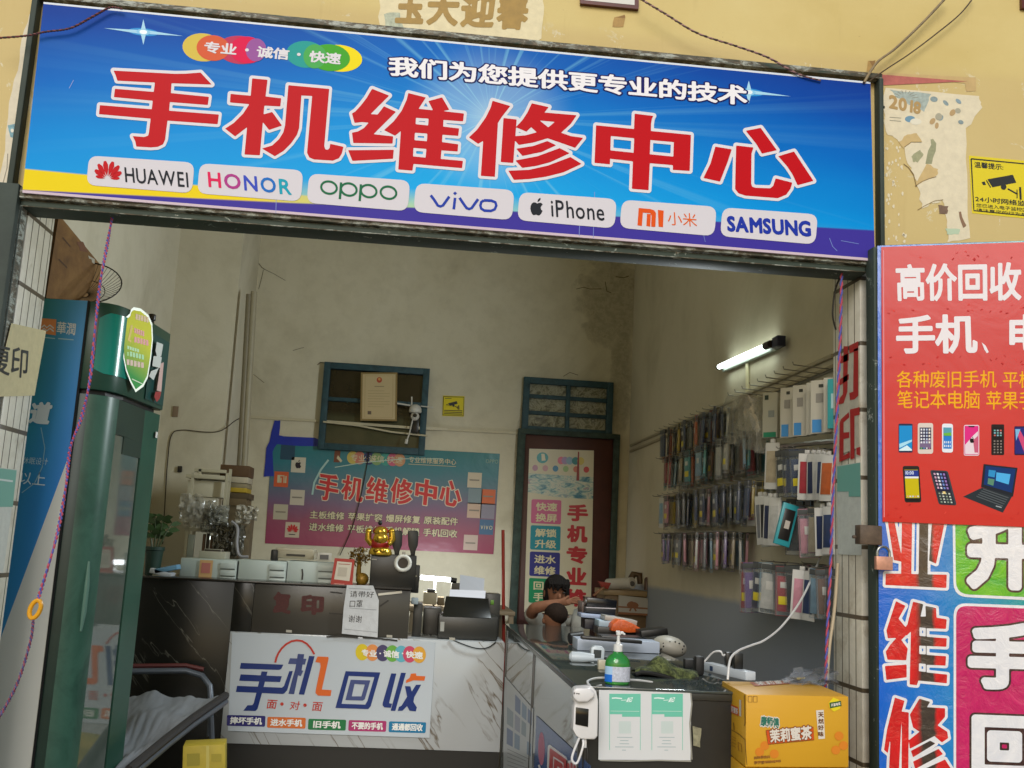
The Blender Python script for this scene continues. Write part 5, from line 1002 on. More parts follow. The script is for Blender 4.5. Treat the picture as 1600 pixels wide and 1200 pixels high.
# ---------------------------------------------------------------- shelf with plastic bags, drawers, plant (left, behind the counter)
def left_stock():
    yw = 3.6
    cream = mat('#b9b39c', .5); t = thing('storage_shelf', 'cream metal shelf packed with clear plastic bags behind the white drawers', 'shelf', P(330, 930, Y=3.85))
    def bxp(m, x0, y0, x1, y1, Y, dep, mt, rot=None):
        a = P((x0+x1)/2, (y0+y1)/2, Y=Y); s_ = S(Y)*1.005; return m.box((a[0], Y+dep/2, a[2]), ((x1-x0)*s_, dep, (y1-y0)*s_), mt, rot)
    globals()['bxp'] = bxp
    m = MB(); bxp(m, 292, 742, 350, 748, 3.7, .3, cream); bxp(m, 305, 733, 352, 738, 3.9, .3, cream); m.build('top_board', t, bevel=.003)
    for x in (293, 347): m = MB(); bxp(m, x-2, 742, x+2, 905, 3.7, .02, cream); m.build('post', t)
    for x in (304, 352): m = MB(); bxp(m, x-2, 736, x+2, 900, 3.9, .02, cream); m.build('post', t)
    m = MB(); bxp(m, 294, 752, 348, 776, 3.75, .2, mat('#c6c0aa', .5)); m.build('cream_box', t, bevel=.004)
    m = MB(); bxp(m, 290, 826, 350, 831, 3.7, .3, cream); m.build('lower_board', t)
    # brown box pile at the right of the shelf
    for i, (x0, y0, x1, y1, c_, l) in enumerate(((345, 727, 388, 744, '#5a4128', 'open dark brown carton on top of the pile beside the cream shelf'), (350, 745, 386, 754, '#b8ae98', 'flat white box in the pile beside the cream shelf'), (352, 755, 385, 762, '#8d8266', 'flat beige box under the white box in the shelf pile'), (358, 762, 384, 769, '#b79a2a', 'flat yellow box in the pile beside the cream shelf'), (344, 770, 388, 779, '#54462f', 'flat brown carton under the yellow box in the shelf pile'), (348, 779, 384, 790, '#6d5c40', 'brown carton near the bottom of the pile beside the cream shelf'))):
        m = MB(); bxp(m, x0, y0, x1, y1, 3.95, .25, mat(c_, .7, noise=.15, scale=12))
        tag(m.build('stock_box', bevel=.003), l, 'box', 'boxes piled beside the shelf')
    m = MB(); bxp(m, 350, 791, 386, 905, 3.96, .24, mat('#6f6148', .7, noise=.4, scale=14)); tag(m.build('brown_sack', bevel=.02), 'brown sack of parts standing under the box pile', 'sack')
    # bunches of clear plastic bags: crumpled translucent sheets
    def bag(cx, cy, w, h, Y, seed, label, tint='#b9b6aa', alpha=.55):
        rn = random.Random(seed); a = P(cx, cy, Y=Y); s_ = S(Y); m = MB(); n = 9; al = mat(tint, .16, alpha=alpha, spec=.8, noise=.25, scale=30)
        for k in range(5):
            ox, oz, oy = rn.uniform(-.25, .25)*w*s_, rn.uniform(-.2, .2)*h*s_, k*.03; vs = []
            for i in range(n):
                for j in range(n):
                    u, v = i/(n-1)-.5, j/(n-1)-.5; f = 1-.3*abs(v)*rn.random()
                    vs.append((a[0]+ox+u*w*s_*.75*f+rn.uniform(-.008, .008), a[1]-.05+oy+rn.uniform(-.03, .03), a[2]+oz+v*h*s_*.75+rn.uniform(-.008, .008)))
            m.add(vs, [(i*n+j, i*n+j+1, (i+1)*n+j+1, (i+1)*n+j) for i in range(n-1) for j in range(n-1)], al)
        o = m.build('plastic_bag', ang=80); return tag(o, label, 'plastic bag', 'clear plastic bags')
    bag(310, 800, 46, 50, 3.62, 1, 'crumpled clear plastic bag in front of the cream shelf, leftmost'); bag(335, 812, 36, 40, 3.6, 2, 'crumpled clear plastic bag hanging at the middle of the shelf', '#8f9088', .6)
    bag(352, 838, 30, 50, 3.58, 3, 'dark filled plastic bag standing right of the lit shelf gap', '#5f5a4c', .7); bag(385, 805, 30, 26, 3.7, 4, 'pale plastic bag hanging right of the stock boxes', '#cfcabc', .7); bag(372, 850, 26, 60, 3.57, 5, 'long gray plastic bag hanging down to the drawers', '#6f6c60', .6)
    cable([(362, 815, 3.5), (371, 825, 3.48), (370, 850, 3.46), (374, 868, 3.45), (388, 870, 3.45)], .012, mat('#9a9aa0', .3), 'hose', 'pale grey hose hanging from the bags beside the shelf', 'hose')
    m = MB(); bxp(m, 326, 838, 331, 843, 3.72, .02, mat('#e6f0e8', .4, emit=3.0)); bxp(m, 313, 836, 317, 841, 3.72, .02, mat('#e6f0e8', .4, emit=3.0)) if False else None
    tag(m.build('indicator_lamp'), 'tiny lit white lamp on the cream shelf', 'lamp')
    m = MB(); bxp(m, 289, 836, 302, 872, 3.74, .03, mat('#c2cdc8', .4)); tag(m.build('plank', bevel=.004), 'narrow pale plank in the lower left of the cream shelf', 'plank')
    for k in range(5):
        rn = random.Random(k+40); m = MB(); x = 317+k*6; bxp(m, x-2, 836+rn.uniform(-6, 6), x+2, 880, 3.68, .03, mat(rn.choice(['#6a4f38', '#3c352b', '#57462f', '#8a7a60']), .6)); tag(m.build('tool_handle', bevel=.004), ('first', 'second', 'third', 'fourth', 'fifth')[k]+' brown tool handle from the left, under the bags on the shelf', 'tool', 'tool handles under the bags')
    # drawers (white, three cabinets) on the ledge
    wh = mat('#b9c6c2', .4); yd = 2.98
    for k, (x0, x1, l) in enumerate(((284, 370, 'white drawer cabinet with an orange code card, leftmost of the three behind the black counter'), (371, 447, 'white drawer cabinet with plain front, middle of the three behind the black counter'), (448, 523, 'white drawer cabinet with a black marker stroke, rightmost of three behind the counter'))):
        y0, y1 = 875+k*2, 913+k*2; a = P(x0, y1, Y=yd); t = thing('drawer_cabinet', l, 'drawer cabinet', a)
        m = MB(); bxp(m, x0, y0, x1, y1, yd, .3, wh); m.build('cabinet_body', t, bevel=.004)
        for j in range(3): m = MB(); bxp(m, x1-26, y0+5+j*11, x1-3, y0+14+j*11, yd-.006, .006, mat('#c2cdc9', .4)); m.build('drawer', t, bevel=.002); m = MB(); bxp(m, x1-25, y0+13.4+j*11, x1-4, y0+14.6+j*11, yd-.009, .004, mat('#4a524f')); m.build('drawer_gap', t)
        if k == 0: m = MB(); bxp(m, 312, 876, 331, 902, yd-.008, .002, mat('#d9b07a', .5)); bxp(m, 315, 880, 328, 895, yd-.010, .002, mat('#c47a72', .5)); m.build('code_card', t)
        if k == 2: D = Decal(((0, yd-.002, 0), (0, -1, 0))); D.line([(472, 889), (473, 897), (472, 906)], 2.4, mat('#22201e'), 1); D.build('marker_stroke', t)
    # scanner, little printer and photo frame on the drawers
    t = thing('flatbed_scanner', 'beige flatbed scanner lying on the middle white drawer cabinet', 'scanner', P(470, 870, Y=3.1)); m = MB(); bxp(m, 434, 862, 489, 873, 3.08, .3, mat('#a9a08a', .5)); m.build('scanner_body', t, bevel=.006); m = MB(); bxp(m, 432, 857, 488, 862, 3.09, .28, mat('#b9b09a', .5)); m.build('lid', t, bevel=.004); m = MB(); bxp(m, 448, 866, 476, 869, 3.075, .01, mat('#38342c')); m.build('slot', t)
    m = MB(); bxp(m, 423, 859, 433, 876, 3.05, .08, mat('#1d1c1a', .4)); tag(m.build('black_speaker', bevel=.01), 'small black speaker beside the beige scanner', 'speaker')
    m = MB(); bxp(m, 312, 862, 350, 873, 3.1, .2, mat('#a8a594', .5)); bxp(m, 320, 858, 345, 862, 3.12, .1, mat('#3a332b', .5)); tag(m.build('parts_tray', bevel=.003), 'grey parts tray on the leftmost white drawer cabinet', 'tray')
    t = thing('photo_frame', 'small white photo frame standing beside the scanner', 'photo frame', P(505, 875, Y=3.1)); m = MB(); bxp(m, 496, 864, 517, 876, 3.05, .02, mat('#c9c6bc', .4)); m.build('frame', t, bevel=.003); m = MB(); bxp(m, 500, 867, 513, 874, 3.046, .004, mat('#5a5a5c', .4)); m.build('picture', t)
    # potted plant and papers at the left end
    t = thing('potted_plant', 'green potted plant in a dark green pot at the left end of the counter', 'potted plant', P(238, 905, Y=2.95)); gp = mat('#1f3a30', .5); c = P(237, 903, Y=2.95); s_ = S(2.95)
    m = MB(); m.lathe((c[0], c[1], c[2]-10*s_), [(9*s_, 0), (13*s_, 50*s_), (14.5*s_, 51*s_), (14.5*s_, 56*s_), (12.5*s_, 56*s_), (12*s_, 52*s_)], gp, 24); m.build('pot', t)
    lf = mat('#39542a', .45, noise=.3, scale=30); ms, ml = MB(), MB(); rn = random.Random(5); top = np.array((c[0], c[1], c[2]+43*s_))
    for k in range(4):
        st = [top+np.array(((-4+k*3)*s_, 0, 0)), top+np.array(((-8+k*7)*s_, 0, 22*s_)), top+np.array(((-14+k*11)*s_, rn.uniform(-.05, .05), (44+rn.uniform(-8, 12))*s_))]; ms.tube(st, [.007, .005, .003], mat('#3a4a28'), 6)
        for j in range(7):
            f = .35+.65*j/6; b = st[0]*(1-f)**2+2*f*(1-f)*st[1]+f*f*st[2]; sd = 1 if j % 2 else -1; l = rn.uniform(12, 20)*s_; d = nrm((sd*.9, rn.uniform(-.6, .6), rn.uniform(.15, .7))); w = nrm(np.cross(d, (0, 1, .2)))*l*.22; dr = np.array((0, 0, -.12*l))
            ml.add([b, b+d*l*.3+w, b+d*l*.65+w*.9, b+d*l+dr, b+d*l*.65-w*.9, b+d*l*.3-w], [(0, 1, 2, 3, 4, 5)], lf)
    ms.build('stem', t); ml.build('foliage', t)
    for k, (x, y, c_, r_, l) in enumerate(((254, 895, '#bfc3c8', 12, 'white papers in the pile beside the potted plant, topmost'), (262, 889, '#6f9fc0', -14, 'blue and white leaflet lying on the paper pile beside the plant'), (258, 903, '#a9a48c', 4, 'cream papers at the bottom of the pile beside the plant'))):
        a = P(x, y, Y=2.9); m = MB(); m.box(a, (32*s_, .12, 7*s_), mat(c_, .6), Matrix.Rotation(R(r_), 3, 'Y')); tag(m.build('paper_pile', bevel=.002), l, 'papers', 'papers beside the plant')
left_stock()
# ---------------------------------------------------------------- marble counter with the recycling board
def marble(name, base, vein, sc, rough=.12, dens=.5, spec=.5, th=(.5, .6)):
    t = NT(name, rough); t.b.inputs['Specular IOR Level'].default_value = spec; v0 = t.coord(rot=(0, R(-52), 0)); mp = t.n('Mapping'); mp.inputs['Scale'].default_value = (.16, .5, 1); t.l(v0, mp.inputs['Vector']); v = mp.outputs['Vector']; n = t.noise(v, sc, 5, .55, .25)
    f = t.ramp(t.math('ABSOLUTE', t.math('SUBTRACT', n, .5)), [(.0, 1), (.006*dens*2, .55), (.014*dens*2, 0)]); m2 = t.noise(v, sc*1.3, 3, .5); f = t.math('MULTIPLY', f, t.ramp(m2, [(th[0], 0), (th[1], 1)]))
    c = t.mix(f, t.ramp(t.noise(v, sc*.5, 4), [(.3, base), (.7, base)]), vein); return t.col(c)
def counter():
    wm = marble('white_marble', '#b3b7b9', '#6b5f4e', 5.2, .16, .62, th=(.44, .56)); bmz = marble('black_marble', '#201f1b', '#6f6c62', 4.5, .25, .22, .4); gm = marble('grey_marble', '#413e38', '#5f5b52', 3.4, .3, .5)
    z1 = P(400, 911, Y=YC)[2]; z2 = P(700, 1001, Y=YC)[2]; xa = P(640, 950, Y=YC)[0]; xb = P(790, 1050, Y=YC)[0]; xw = P(351, 1080, Y=YC)[0]; zb = P(560, 1168, Y=YC)[2]; xg = P(395, 950, Y=YC)[0]
    t = thing('shop_counter', 'long service counter of black marble with lower white marble front', 'counter', (-.5, YC, FL))
    m = MB(); m.bb(-2.12, YC, FL, xw, YC+.5, z1, bmz); m.bb(xw, YC, z2+.001, xg, YC+.5, z1, bmz); m.build('black_front', t, bevel=.003)
    m = MB(); m.bb(xg+.001, YC, z2+.001, xa, YC+.5, z1-.004, gm); m.build('grey_front', t, bevel=.003)
    m = MB(); m.bb(-2.13, YC-.015, z1, xa+.004, YC+.5, z1+.012, mat('#2c2824', .2)); m.build('upper_ledge', t, bevel=.003)
    m = MB(); m.bb(xw+.001, YC-.002, zb, .652, YC+.5, z2, wm); m.build('white_front', t, bevel=.002)
    m = MB(); m.bb(xw+.001, YC+.01, FL, .652, YC+.5, zb-.001, mat('#14130f', .5)); m.build('plinth', t)
    # red remains of characters on the grey front, strip of tape, small labels
    D = Decal(((0, YC-.001, 0), (0, -1, 0)), eps=.0008); rd = mat('#4c211e', .7, noise=.3, scale=80)
    D.text('复', [(427, 924), (456, 926), (454, 960), (426, 957)], rd, 1, .055, n=22); D.text('印', [(470, 928), (507, 931), (505, 962), (469, 959)], rd, 1, .06, n=22)
    D.build('old_lettering', t)
    D = Decal(((0, YC-.004, 0), (0, -1, 0)), eps=.0008); D.line([(591, 929), (628, 925)], 3.5, mat('#cfcabc'), 1); D.line([(516, 925), (535, 927)], 2, mat('#1a1714'), 1); D.line([(514, 958), (538, 960)], 2, mat('#2a2620'), 1); D.line([(594, 947), (607, 938)], 2.5, mat('#221e1a'), 1)
    D.build('tape_strips', t); D = Decal(((0, YC-.022, 0), (0, -1, 0)), eps=.0008)
    for x, y in ((447, 984), (604, 992), (702, 996)): D.poly([(x, y), (x+9, y+.5), (x+9, y+4.5), (x, y+4)], mat('#a8a498'), 1)
    D.line([(510, 995), (535, 994), (559, 996)], 2.6, BLACK, 2); D.line([(567, 996), (595, 998), (621, 1001)], 2.6, BLACK, 2)
    D.build('tape_strips', t)
    return z1, z2, zb
Z1, Z2, ZB = counter()
def board():
    pl = ((0, YC-.012, 0), (0, -1, 0)); D = Decal(pl, eps=.0008); base = mat('#bcc4cb', .16, spec=.5); q = [(363, 988), (680, 1003), (671, 1153), (356, 1142)]; D.plate(q, base, .006, L=0)
    nv = NT('navy_print', .2); z = nv.sep(nv.coord())[2]; navy = mat('#1c3272', .2); og = mat('#d8662a', .2); rd = mat('#b8362c', .25); w = mat('#e6e6e2', .3)
    o5, s5 = (340, 970), 7.273; o6, s6 = (510, 990), 7.5
    for c in ([(265,478),(748,498),(725,545),(700,558),(252,545)], [(262,608),(730,630),(710,697),(245,682)], [(222,738),(735,760),(735,832),(207,808)], [(500,575),(568,577),(505,820),(455,1000),(430,1025),(292,1022),(340,960),(395,958),(410,935),(445,800)]):
        D.poly(tr(o5, s5, c)[0], navy, 1+.1*len(c)/3)
    D.mesh(np.array(tr(o5, s5, [(730,760),(755,740),(815,572),(855,570),(835,640),(790,790),(755,828),(730,832)])[0]), [tuple(range(8))], navy, 2)
    g2 = mat('#45507f', .2)
    for i, c in enumerate(([(822,425),(1010,432),(992,498),(800,490)], [(912,375),(985,380),(955,560),(915,620),(870,835),(805,830),(850,660),(880,560)], [(950,560),(975,568),(945,630),(915,620)])): D.poly(tr(o5, s5, c)[0], g2 if i != 1 else mat('#3b4778', .2), 1.2+i*.3)
    D.poly(tr(o5, s5, [(1040,398),(1103,402),(985,840),(922,836)])[0], navy, 1.5); D.shape([tr(o5, s5, [(1135,405),(1258,410),(1262,430),(1185,780),(1295,788),(1285,855),(1140,850),(1112,820),(1115,790),(1170,520),(1165,478),(1110,468)])], og, 2, .6)
    D.line(tr(o5, s5, [(655,475),(668,420),(690,370),(730,312),(780,265),(840,232),(900,222),(960,230),(1015,262),(1060,312),(1100,380)])[0], 3.2, rd, 2)
    D.shape([tr(o6, s6, [(225,440),(632,455),(520,850),(490,885),(105,872)], [(262,495),(562,510),(480,790),(455,832),(178,822)])], navy, 2, .6)
    D.shape([tr(o6, s6, [(285,540),(515,548),(450,770),(425,785),(222,780)], [(330,590),(450,597),(410,735),(298,735)])], g2, 2, .6)
    D.shape([tr(o6, s6, [(760,465),(820,468),(735,815),(770,822),(755,870),(680,865),(658,840),(660,810)]), tr(o6, s6, [(875,458),(932,460),(808,905),(752,905)]), tr(o6, s6, [(920,615),(985,618),(1000,680),(1050,600),(1112,598),(1030,745),(1020,800),(1060,865),(1048,912),(975,905),(945,850),(890,905),(835,905),(850,860),(880,845),(945,740)])], navy, 2, .6)
    D.shape([tr(o6, s6, [(990,470),(1050,465),(1055,495),(1160,500),(1148,552),(1020,548),(930,580),(935,545),(975,520)])], og, 2, .6)
    for ch, x in (('面', 417), ('对', 453), ('面', 488)): D.text(ch, [(x+1, 1093+(x-417)*.05), (x+17, 1094+(x-417)*.05), (x+14, 1108+(x-417)*.05), (x-1, 1107+(x-417)*.05)], rd, 2, .01, n=22)
    for x in (440.5, 476.5): D.ell((x, 1100+(x-440)*.05), 2.7, 2.7, rd, 2)
    for x0, x1, y0, c_, st in ((355, 415, 1117, '#29266b', '摔坏手机'), (418, 478, 1120, '#cf6a2a', '进水手机'), (482, 541, 1123, '#17713c', '旧手机'), (545, 604, 1125, '#a8326a', '不要的手机'), (608, 666, 1127, '#1a74a0', '通通都回收')):
        D.rrect([(x0, y0), (x1, y0+1.6), (x1-1, y0+18.6), (x0-1, y0+17)], 2.5, mat(c_, .2), 1); m_ = 5 if len(st) > 3 else 8; D.text(st, [(x0+m_, y0+2.8), (x1-m_, y0+4.2), (x1-m_-1, y0+15.6), (x0+m_-1, y0+14.2)], w, 2, .035, n=20)
    for i, (x, c_) in enumerate(((566, '#d8c02c'), (582, '#dd8f50'), (598, '#4a4468'), (613, '#6cab48'), (627, '#62aec0'), (640, '#c84a68'), (655, '#dba23c'))): D.ell((x, 1019+(x-566)*.045), 10.5, 13 if i else 13, mat(c_, .2), 1+i*.15)
    for st, x0, x1 in (('专业', 565, 589), ('诚信', 599, 624), ('快速', 634, 661)): D.text(st, [(x0, 1014+(x0-565)*.04), (x1, 1014.8+(x1-565)*.04), (x1, 1026.5+(x1-565)*.04), (x0, 1025+(x0-565)*.04)], w, 3, .035, n=20)
    for x in (594, 629): D.ell((x, 1021), 1.3, 1.3, w, 3)
    tag(D.build('recycling_board'), 'white rectangular board with navy and orange phone recycling lettering fixed on the counter front', 'sign')
    # mask notice
    D = Decal(((0, YC-.03, 0), (0, -1, 0)), eps=.0008); pp = paper('#c6c9cd', .6)
    c = [(542, 914), (583, 915), (592, 938), (590, 996), (534, 990), (537, 950)]; a = D.to3(c, 0); D.mb.prism(a, (0, .0015, 0), pp); k = mat('#2b2c30', .5)
    D.text('请带好', [(547, 923), (585, 924), (584, 934), (546, 933)], k, 1, 0, n=18); D.text('口罩', [(547, 938), (567, 938), (566, 949), (546, 949)], k, 1, 0, n=18); D.text('谢谢', [(545, 961), (566, 962), (565, 973), (544, 972)], k, 1, 0, n=18)
    D.line([(546, 950), (588, 953)], .8, mat('#8f939a'), 1); D.line([(538, 983), (589, 988)], .8, mat('#8f939a'), 1); D.line([(545, 919), (580, 921)], .8, mat('#8f939a'), 1)
    tag(D.build('mask_notice'), 'creased white paper notice asking for masks, hanging at the edge of the counter top', 'notice')
board()
def counter_things():
    s_ = S(2.8)
    # code stand
    t = thing('payment_stand', 'small red framed payment card stand on the counter, left of the black box', 'card stand', P(533, 920, Y=2.82))
    D = Decal(((0, 2.80, 0), (0, -1, 0)), eps=.001); q = [(523, 872), (554, 874), (550, 920), (516, 916)]; D.plate(q, mat('#a82c28', .3), .01, L=0); D.build('card_frame', t); D = Decal(((0, 2.799, 0), (0, -1, 0)), eps=.001); D.poly([(527, 877), (550, 879), (546, 908), (522, 905)], mat('#d0c8b8', .4), 0); D.line([(529, 881), (547, 882)], 1, mat('#b05a50'), 1); D.poly([(529, 886), (543, 887), (541, 901), (527, 900)], mat('#b9b0a0', .4), 1); D.line([(522, 912), (538, 913)], 1.4, mat('#d08a80'), 1); D.build('card', t)
    # golden tree ornament
    t = thing('golden_ornament', 'bushy golden money tree ornament behind the red payment stand', 'ornament', P(562, 915, Y=2.95)); gd = mat('#a8842f', .4, metal=.3, noise=.3, scale=60); c = P(562, 870, Y=2.95); rn = random.Random(2); m = MB()
    for k in range(240):
        a, b = rn.uniform(0, 6.28), rn.gauss(0, .9); r = 19*s_*rn.random()**.5; p = c+np.array((r*math.cos(a)*math.cos(b), r*math.sin(a)*.7, r*math.sin(b)*.8)); d = nrm(rn.choice([(1, .2, .3), (-.6, .3, .7), (.2, 1, .5), (.5, -.5, -.4)])); e = nrm(np.cross(d, (rn.random(), rn.random(), 1))); l = 4.6*s_; m.add([p, p+d*l, p+(d+e)*l*.6, p+e*l], [(0, 1, 2, 3)], gd)
    m.build('foliage', t, smooth=False); m = MB(); m.tube([P(565, 918, Y=2.95), P(560, 898, Y=2.95), c], [.03, .018, .01], gd, 8); m.ball(P(566, 905, Y=2.93), (10*s_, 8*s_, 10*s_), gd, 12, 8); m.build('stem', t)
    # black box (back of a display unit) with a white ring and two black paddles
    y = 2.85; t = thing('cash_register', 'large black cash register back standing on the counter', 'cash register', P(615, 925, Y=y)); bk = mat('#1b1c1a', .35)
    m = MB(); a = P(614, 894, Y=y); m.box((a[0], y+.1, a[2]), (70*s_, .2, 53*s_), bk); m.build('housing', t, bevel=.006)
    m = MB(); a = P(647, 905, Y=y+.02); m.box((a[0], y+.12, a[2]), (16*s_, .16, 42*s_), bk); m.build('side_unit', t, bevel=.004)
    m = MB(); m.box(P(585, 874, Y=y-.002), (8*s_, .003, 1.6*s_), mat('#b8b8b0', .3)); m.build('badge', t); m = MB(); m.box(P(648, 900, Y=y+.01), (7*s_, .003, 1.5*s_), mat('#8a8672', .3)); m.build('badge', t)
    c = P(629.5, 880, Y=y-.03); t = thing('webcam_ring', 'white ring shaped camera light hanging on the black cash register', 'ring light', c); m = MB(); m.tube([c+np.array((10.8*s_*math.cos(a), 0, 10.8*s_*math.sin(a))) for a in np.linspace(0, 2*math.pi, 33)], 3.1*s_, mat('#cfcfc8', .35), 10, cap=False); m.build('ring', t); m = MB(); m.lathe(c+np.array((0, .003, 0)), [(7.4*s_, 0), (7.4*s_, .01)], mat('#2a2320', .3), 24, 'Y'); m.build('lens', t); m = MB(); a = P(631, 866, Y=y-.03); m.box(a, (5*s_, .015, 8*s_), mat('#8a8478', .3)); m.build('clip', t, bevel=.002)
    for k, (x0, x1, l) in enumerate(((621, 620, 'left black paddle antenna rising from the cash register'), (643, 645, 'right black paddle antenna rising from the cash register'))):
        m = MB(); lx = x1; pts = [(lx-3, 872), (lx+3, 872), (lx+4, 862), (lx+8, 852), (lx+9, 832), (lx+7, 829), (lx-7, 829), (lx-8, 833), (lx-7, 852), (lx-4, 862)]; m.prism([P(p[0], p[1], Y=y+.02) for p in pts], (0, .022, 0), mat('#161613', .4)); tag(m.build('paddle_antenna', bevel=.003), l, 'antenna', 'paddle antennas on the cash register')
    # gold laughing figure
    y = 2.86; c = P(594, 868, Y=y); s2 = S(y)*1.0; t = thing('golden_figurine', 'gold laughing figurine with red robe on top of the black cash register', 'figurine', c); g = mat('#c9a53a', .22, metal=.75); g2 = mat('#8f6f1c', .3, metal=.7); rd = mat('#9a1f18', .35)
    def at(x, yy, dy=0): return P(x, yy, Y=y+dy)
    m = MB(); m.lathe(at(594, 867), [(17*s2, 0), (18*s2, 3*s2), (16*s2, 9*s2), (12*s2, 12*s2)], g, 20, sy=.7); m.ball(at(588, 860, -.04), (5*s2, 4*s2, 4*s2), g2, 10, 8); m.ball(at(598, 860, -.045), (6*s2, 4*s2, 4.5*s2), g, 10, 8); m.build('base', t)
    m = MB(); m.ball(at(594, 850), (15*s2, 11*s2, 12*s2), rd, 18, 12); m.build('robe', t); m = MB(); m.ball(at(595, 841, -.02), (11.5*s2, 10*s2, 10*s2), g, 18, 12); m.build('belly', t)
    m = MB(); m.ball(at(595, 830), (12*s2, 7*s2, 8*s2), rd, 16, 10); m.build('collar', t)
    m = MB(); m.ball(at(595, 831, -.015), (10*s2, 9*s2, 8.5*s2), g, 16, 12); m.build('head', t); m = MB(); m.ball(at(594, 817), (3.4*s2, 3*s2, 4*s2), BLACK, 10, 8); m.build('hat_knob', t)
    for x, xx in ((576, 581), (612, 607)): m = MB(); m.tube([at(x, 832), at(x-1 if x < 594 else x+1, 842), at(xx, 851)], [4.8*s2, 5.4*s2, 4.6*s2], g, 12); m.ball(at(x, 830), 5*s2, g, 10, 8); m.build('arm', t)
    m = MB(); m.ball(at(609, 849, -.05), 3.6*s2, g, 10, 8); m.build('gold_ball', t)
    # low counter: black inkjet with paper, printers behind, papers
    y = 2.78; zc = Z2; t = thing('inkjet_printer', 'black inkjet printer with white paper in its rear tray on the low counter', 'printer', (P(725, 998, Y=y)[0], y, zc)); dk = mat('#2b2b28', .35); dd = mat('#131311', .3)
    m = MB(); a, b = P(684, 985, Y=y), P(778, 985, Y=y); zt = P(730, 962, Y=y)[2]; m.bb(a[0], y, zc+.003, b[0], y+.3, zt, dk); m.build('printer_body', t, bevel=.012)
    m = MB(); q = [P(697, 931, Y=y+.12), P(763, 935, Y=y+.12), P(768, 966, Y=y-.005), P(691, 963, Y=y-.005)]; m.hexa(q, (0, .02, -.01), dd); m.build('output_cover', t, bevel=.004)
    m = MB(); q = [P(703, 921, Y=y+.16), P(759, 923, Y=y+.16), P(758, 935, Y=y+.12), P(702, 932, Y=y+.12)]; m.hexa(q, (0, .004, 0), mat('#c9cbd6', .5)); m.build('paper', t); m = MB(); q = [P(719, 898, Y=y+.25), P(757, 904, Y=y+.25), P(756, 924, Y=y+.17), P(718, 922, Y=y+.17)]; m.hexa(q, (0, .004, 0), mat('#9da0a8', .5)); m.build('paper', t)
    m = MB(); m.box(P(691, 979, Y=y-.002), (6*s_, .003, 14*s_), mat('#9a9a94', .4)); m.build('label_strip', t)
    m = MB(); m.bb(P(757, 950, Y=y+.32)[0], y+.305, zc+.003, P(781, 950, Y=y+.32)[0], y+.5, P(770, 928, Y=y+.32)[2], dk); m.box(P(769, 941, Y=y+.303), (6*s_, .004, 8*s_), mat('#5f8a30', .4)); tag(m.build('tall_printer', bevel=.01), 'dark tall printer with a small green panel at the right end of the low counter', 'printer')
    m = MB(); m.bb(P(662, 960, Y=y+.25)[0], y+.25, zc+.003, P(690, 960, Y=y+.25)[0], y+.48, P(680, 951, Y=y+.25)[2], mat('#3a3935', .4)); m.bb(P(646, 960, Y=y+.1)[0], y+.1, zc+.003, P(660, 960, Y=y+.1)[0], y+.35, P(650, 944, Y=y+.1)[2], mat('#2b2a26', .4)); tag(m.build('label_printer', bevel=.006), 'low dark grey label printer between the counter ledge and the inkjet printer', 'printer')
    m = MB(); m.box(P(648, 939, Y=y+.05), (11*s_, .1, 9*s_), mat('#8d9aa0', .5)); tag(m.build('tissue_pack', bevel=.006), 'pale grey tissue pack on the counter right of the black cash register', 'tissue pack')
    # repair bench behind with a lit lamp
    yb = 4.3; t = thing('work_lamp', 'lit white bench lamp tube glowing behind the counter', 'lamp', P(680, 905, Y=yb)); a, b = P(657, 902, Y=yb), P(704, 906, Y=yb)
    m = MB(); m.tube([a, b], .018, mat('#f4fbff', .3, emit=9.0), 10); m.build('tube', t); m = MB(); m.tube([a+(-.02, 0, 0), a], .021, WHITE, 10); m.build('end_cap', t); m = MB(); m.tube([b, b+(.05, 0, -.005)], .021, BLACK, 10); m.build('end_cap', t)
    m = MB(); m.tube([(a+b)/2+(0, .02, .02), (a+b)/2+(0, .10, -.1), (a+b)/2+(0, .12, -.5)], .009, mat('#8a8a88', .3), 8); m.build('stand', t)
    li = bpy.data.lights.new('bench_lamp_light', 'AREA'); li.energy = LAMP2; li.shape = 'RECTANGLE'; li.size = .26; li.size_y = .03; li.color = (.88, .95, 1); lo = bpy.data.objects.new('bench_lamp_light', li); COL.objects.link(lo); lo.location = (a+b)/2+(0, .03, -.01); lo.rotation_euler = (R(60), 0, 0)
    tb = mat('#8a7a62', .6); m = MB(); x0, x1 = P(640, 940, Y=4.4)[0], P(800, 940, Y=4.4)[0]; zt = P(700, 948, Y=4.4)[2]; m.bb(x0, 4.1, zt-.03, x1, 5.0, zt, tb); t = thing('work_bench', 'wooden repair bench under the lit lamp behind the printers', 'bench', ((x0+x1)/2, 4.5, FL)); m.build('bench_top', t, bevel=.003)
    for xx in (x0+.03, x1-.03):
        for yy in (4.13, 4.95): m = MB(); m.bb(xx-.02, yy-.02, FL, xx+.02, yy+.02, zt-.03, tb); m.build('leg', t)
    for i, (x0, y0, x1, y1, c_, l) in enumerate(((662, 926, 682, 944, '#a89c82', 'beige tool tray on the repair bench under the lamp'), (668, 921, 680, 926, '#2a2622', 'black tweezers case on top of the beige tool tray'), (706, 912, 722, 925, '#4f4a40', 'dark metal tool holder on the bench right of the lamp'), (684, 934, 694, 946, '#6b5a40', 'small brown jar on the repair bench'))):
        m = MB(); bxp(m, x0, y0, x1, y1, 4.25, .15, mat(c_, .5)); tag(m.build('bench_item', bevel=.004), l, 'bench tool')
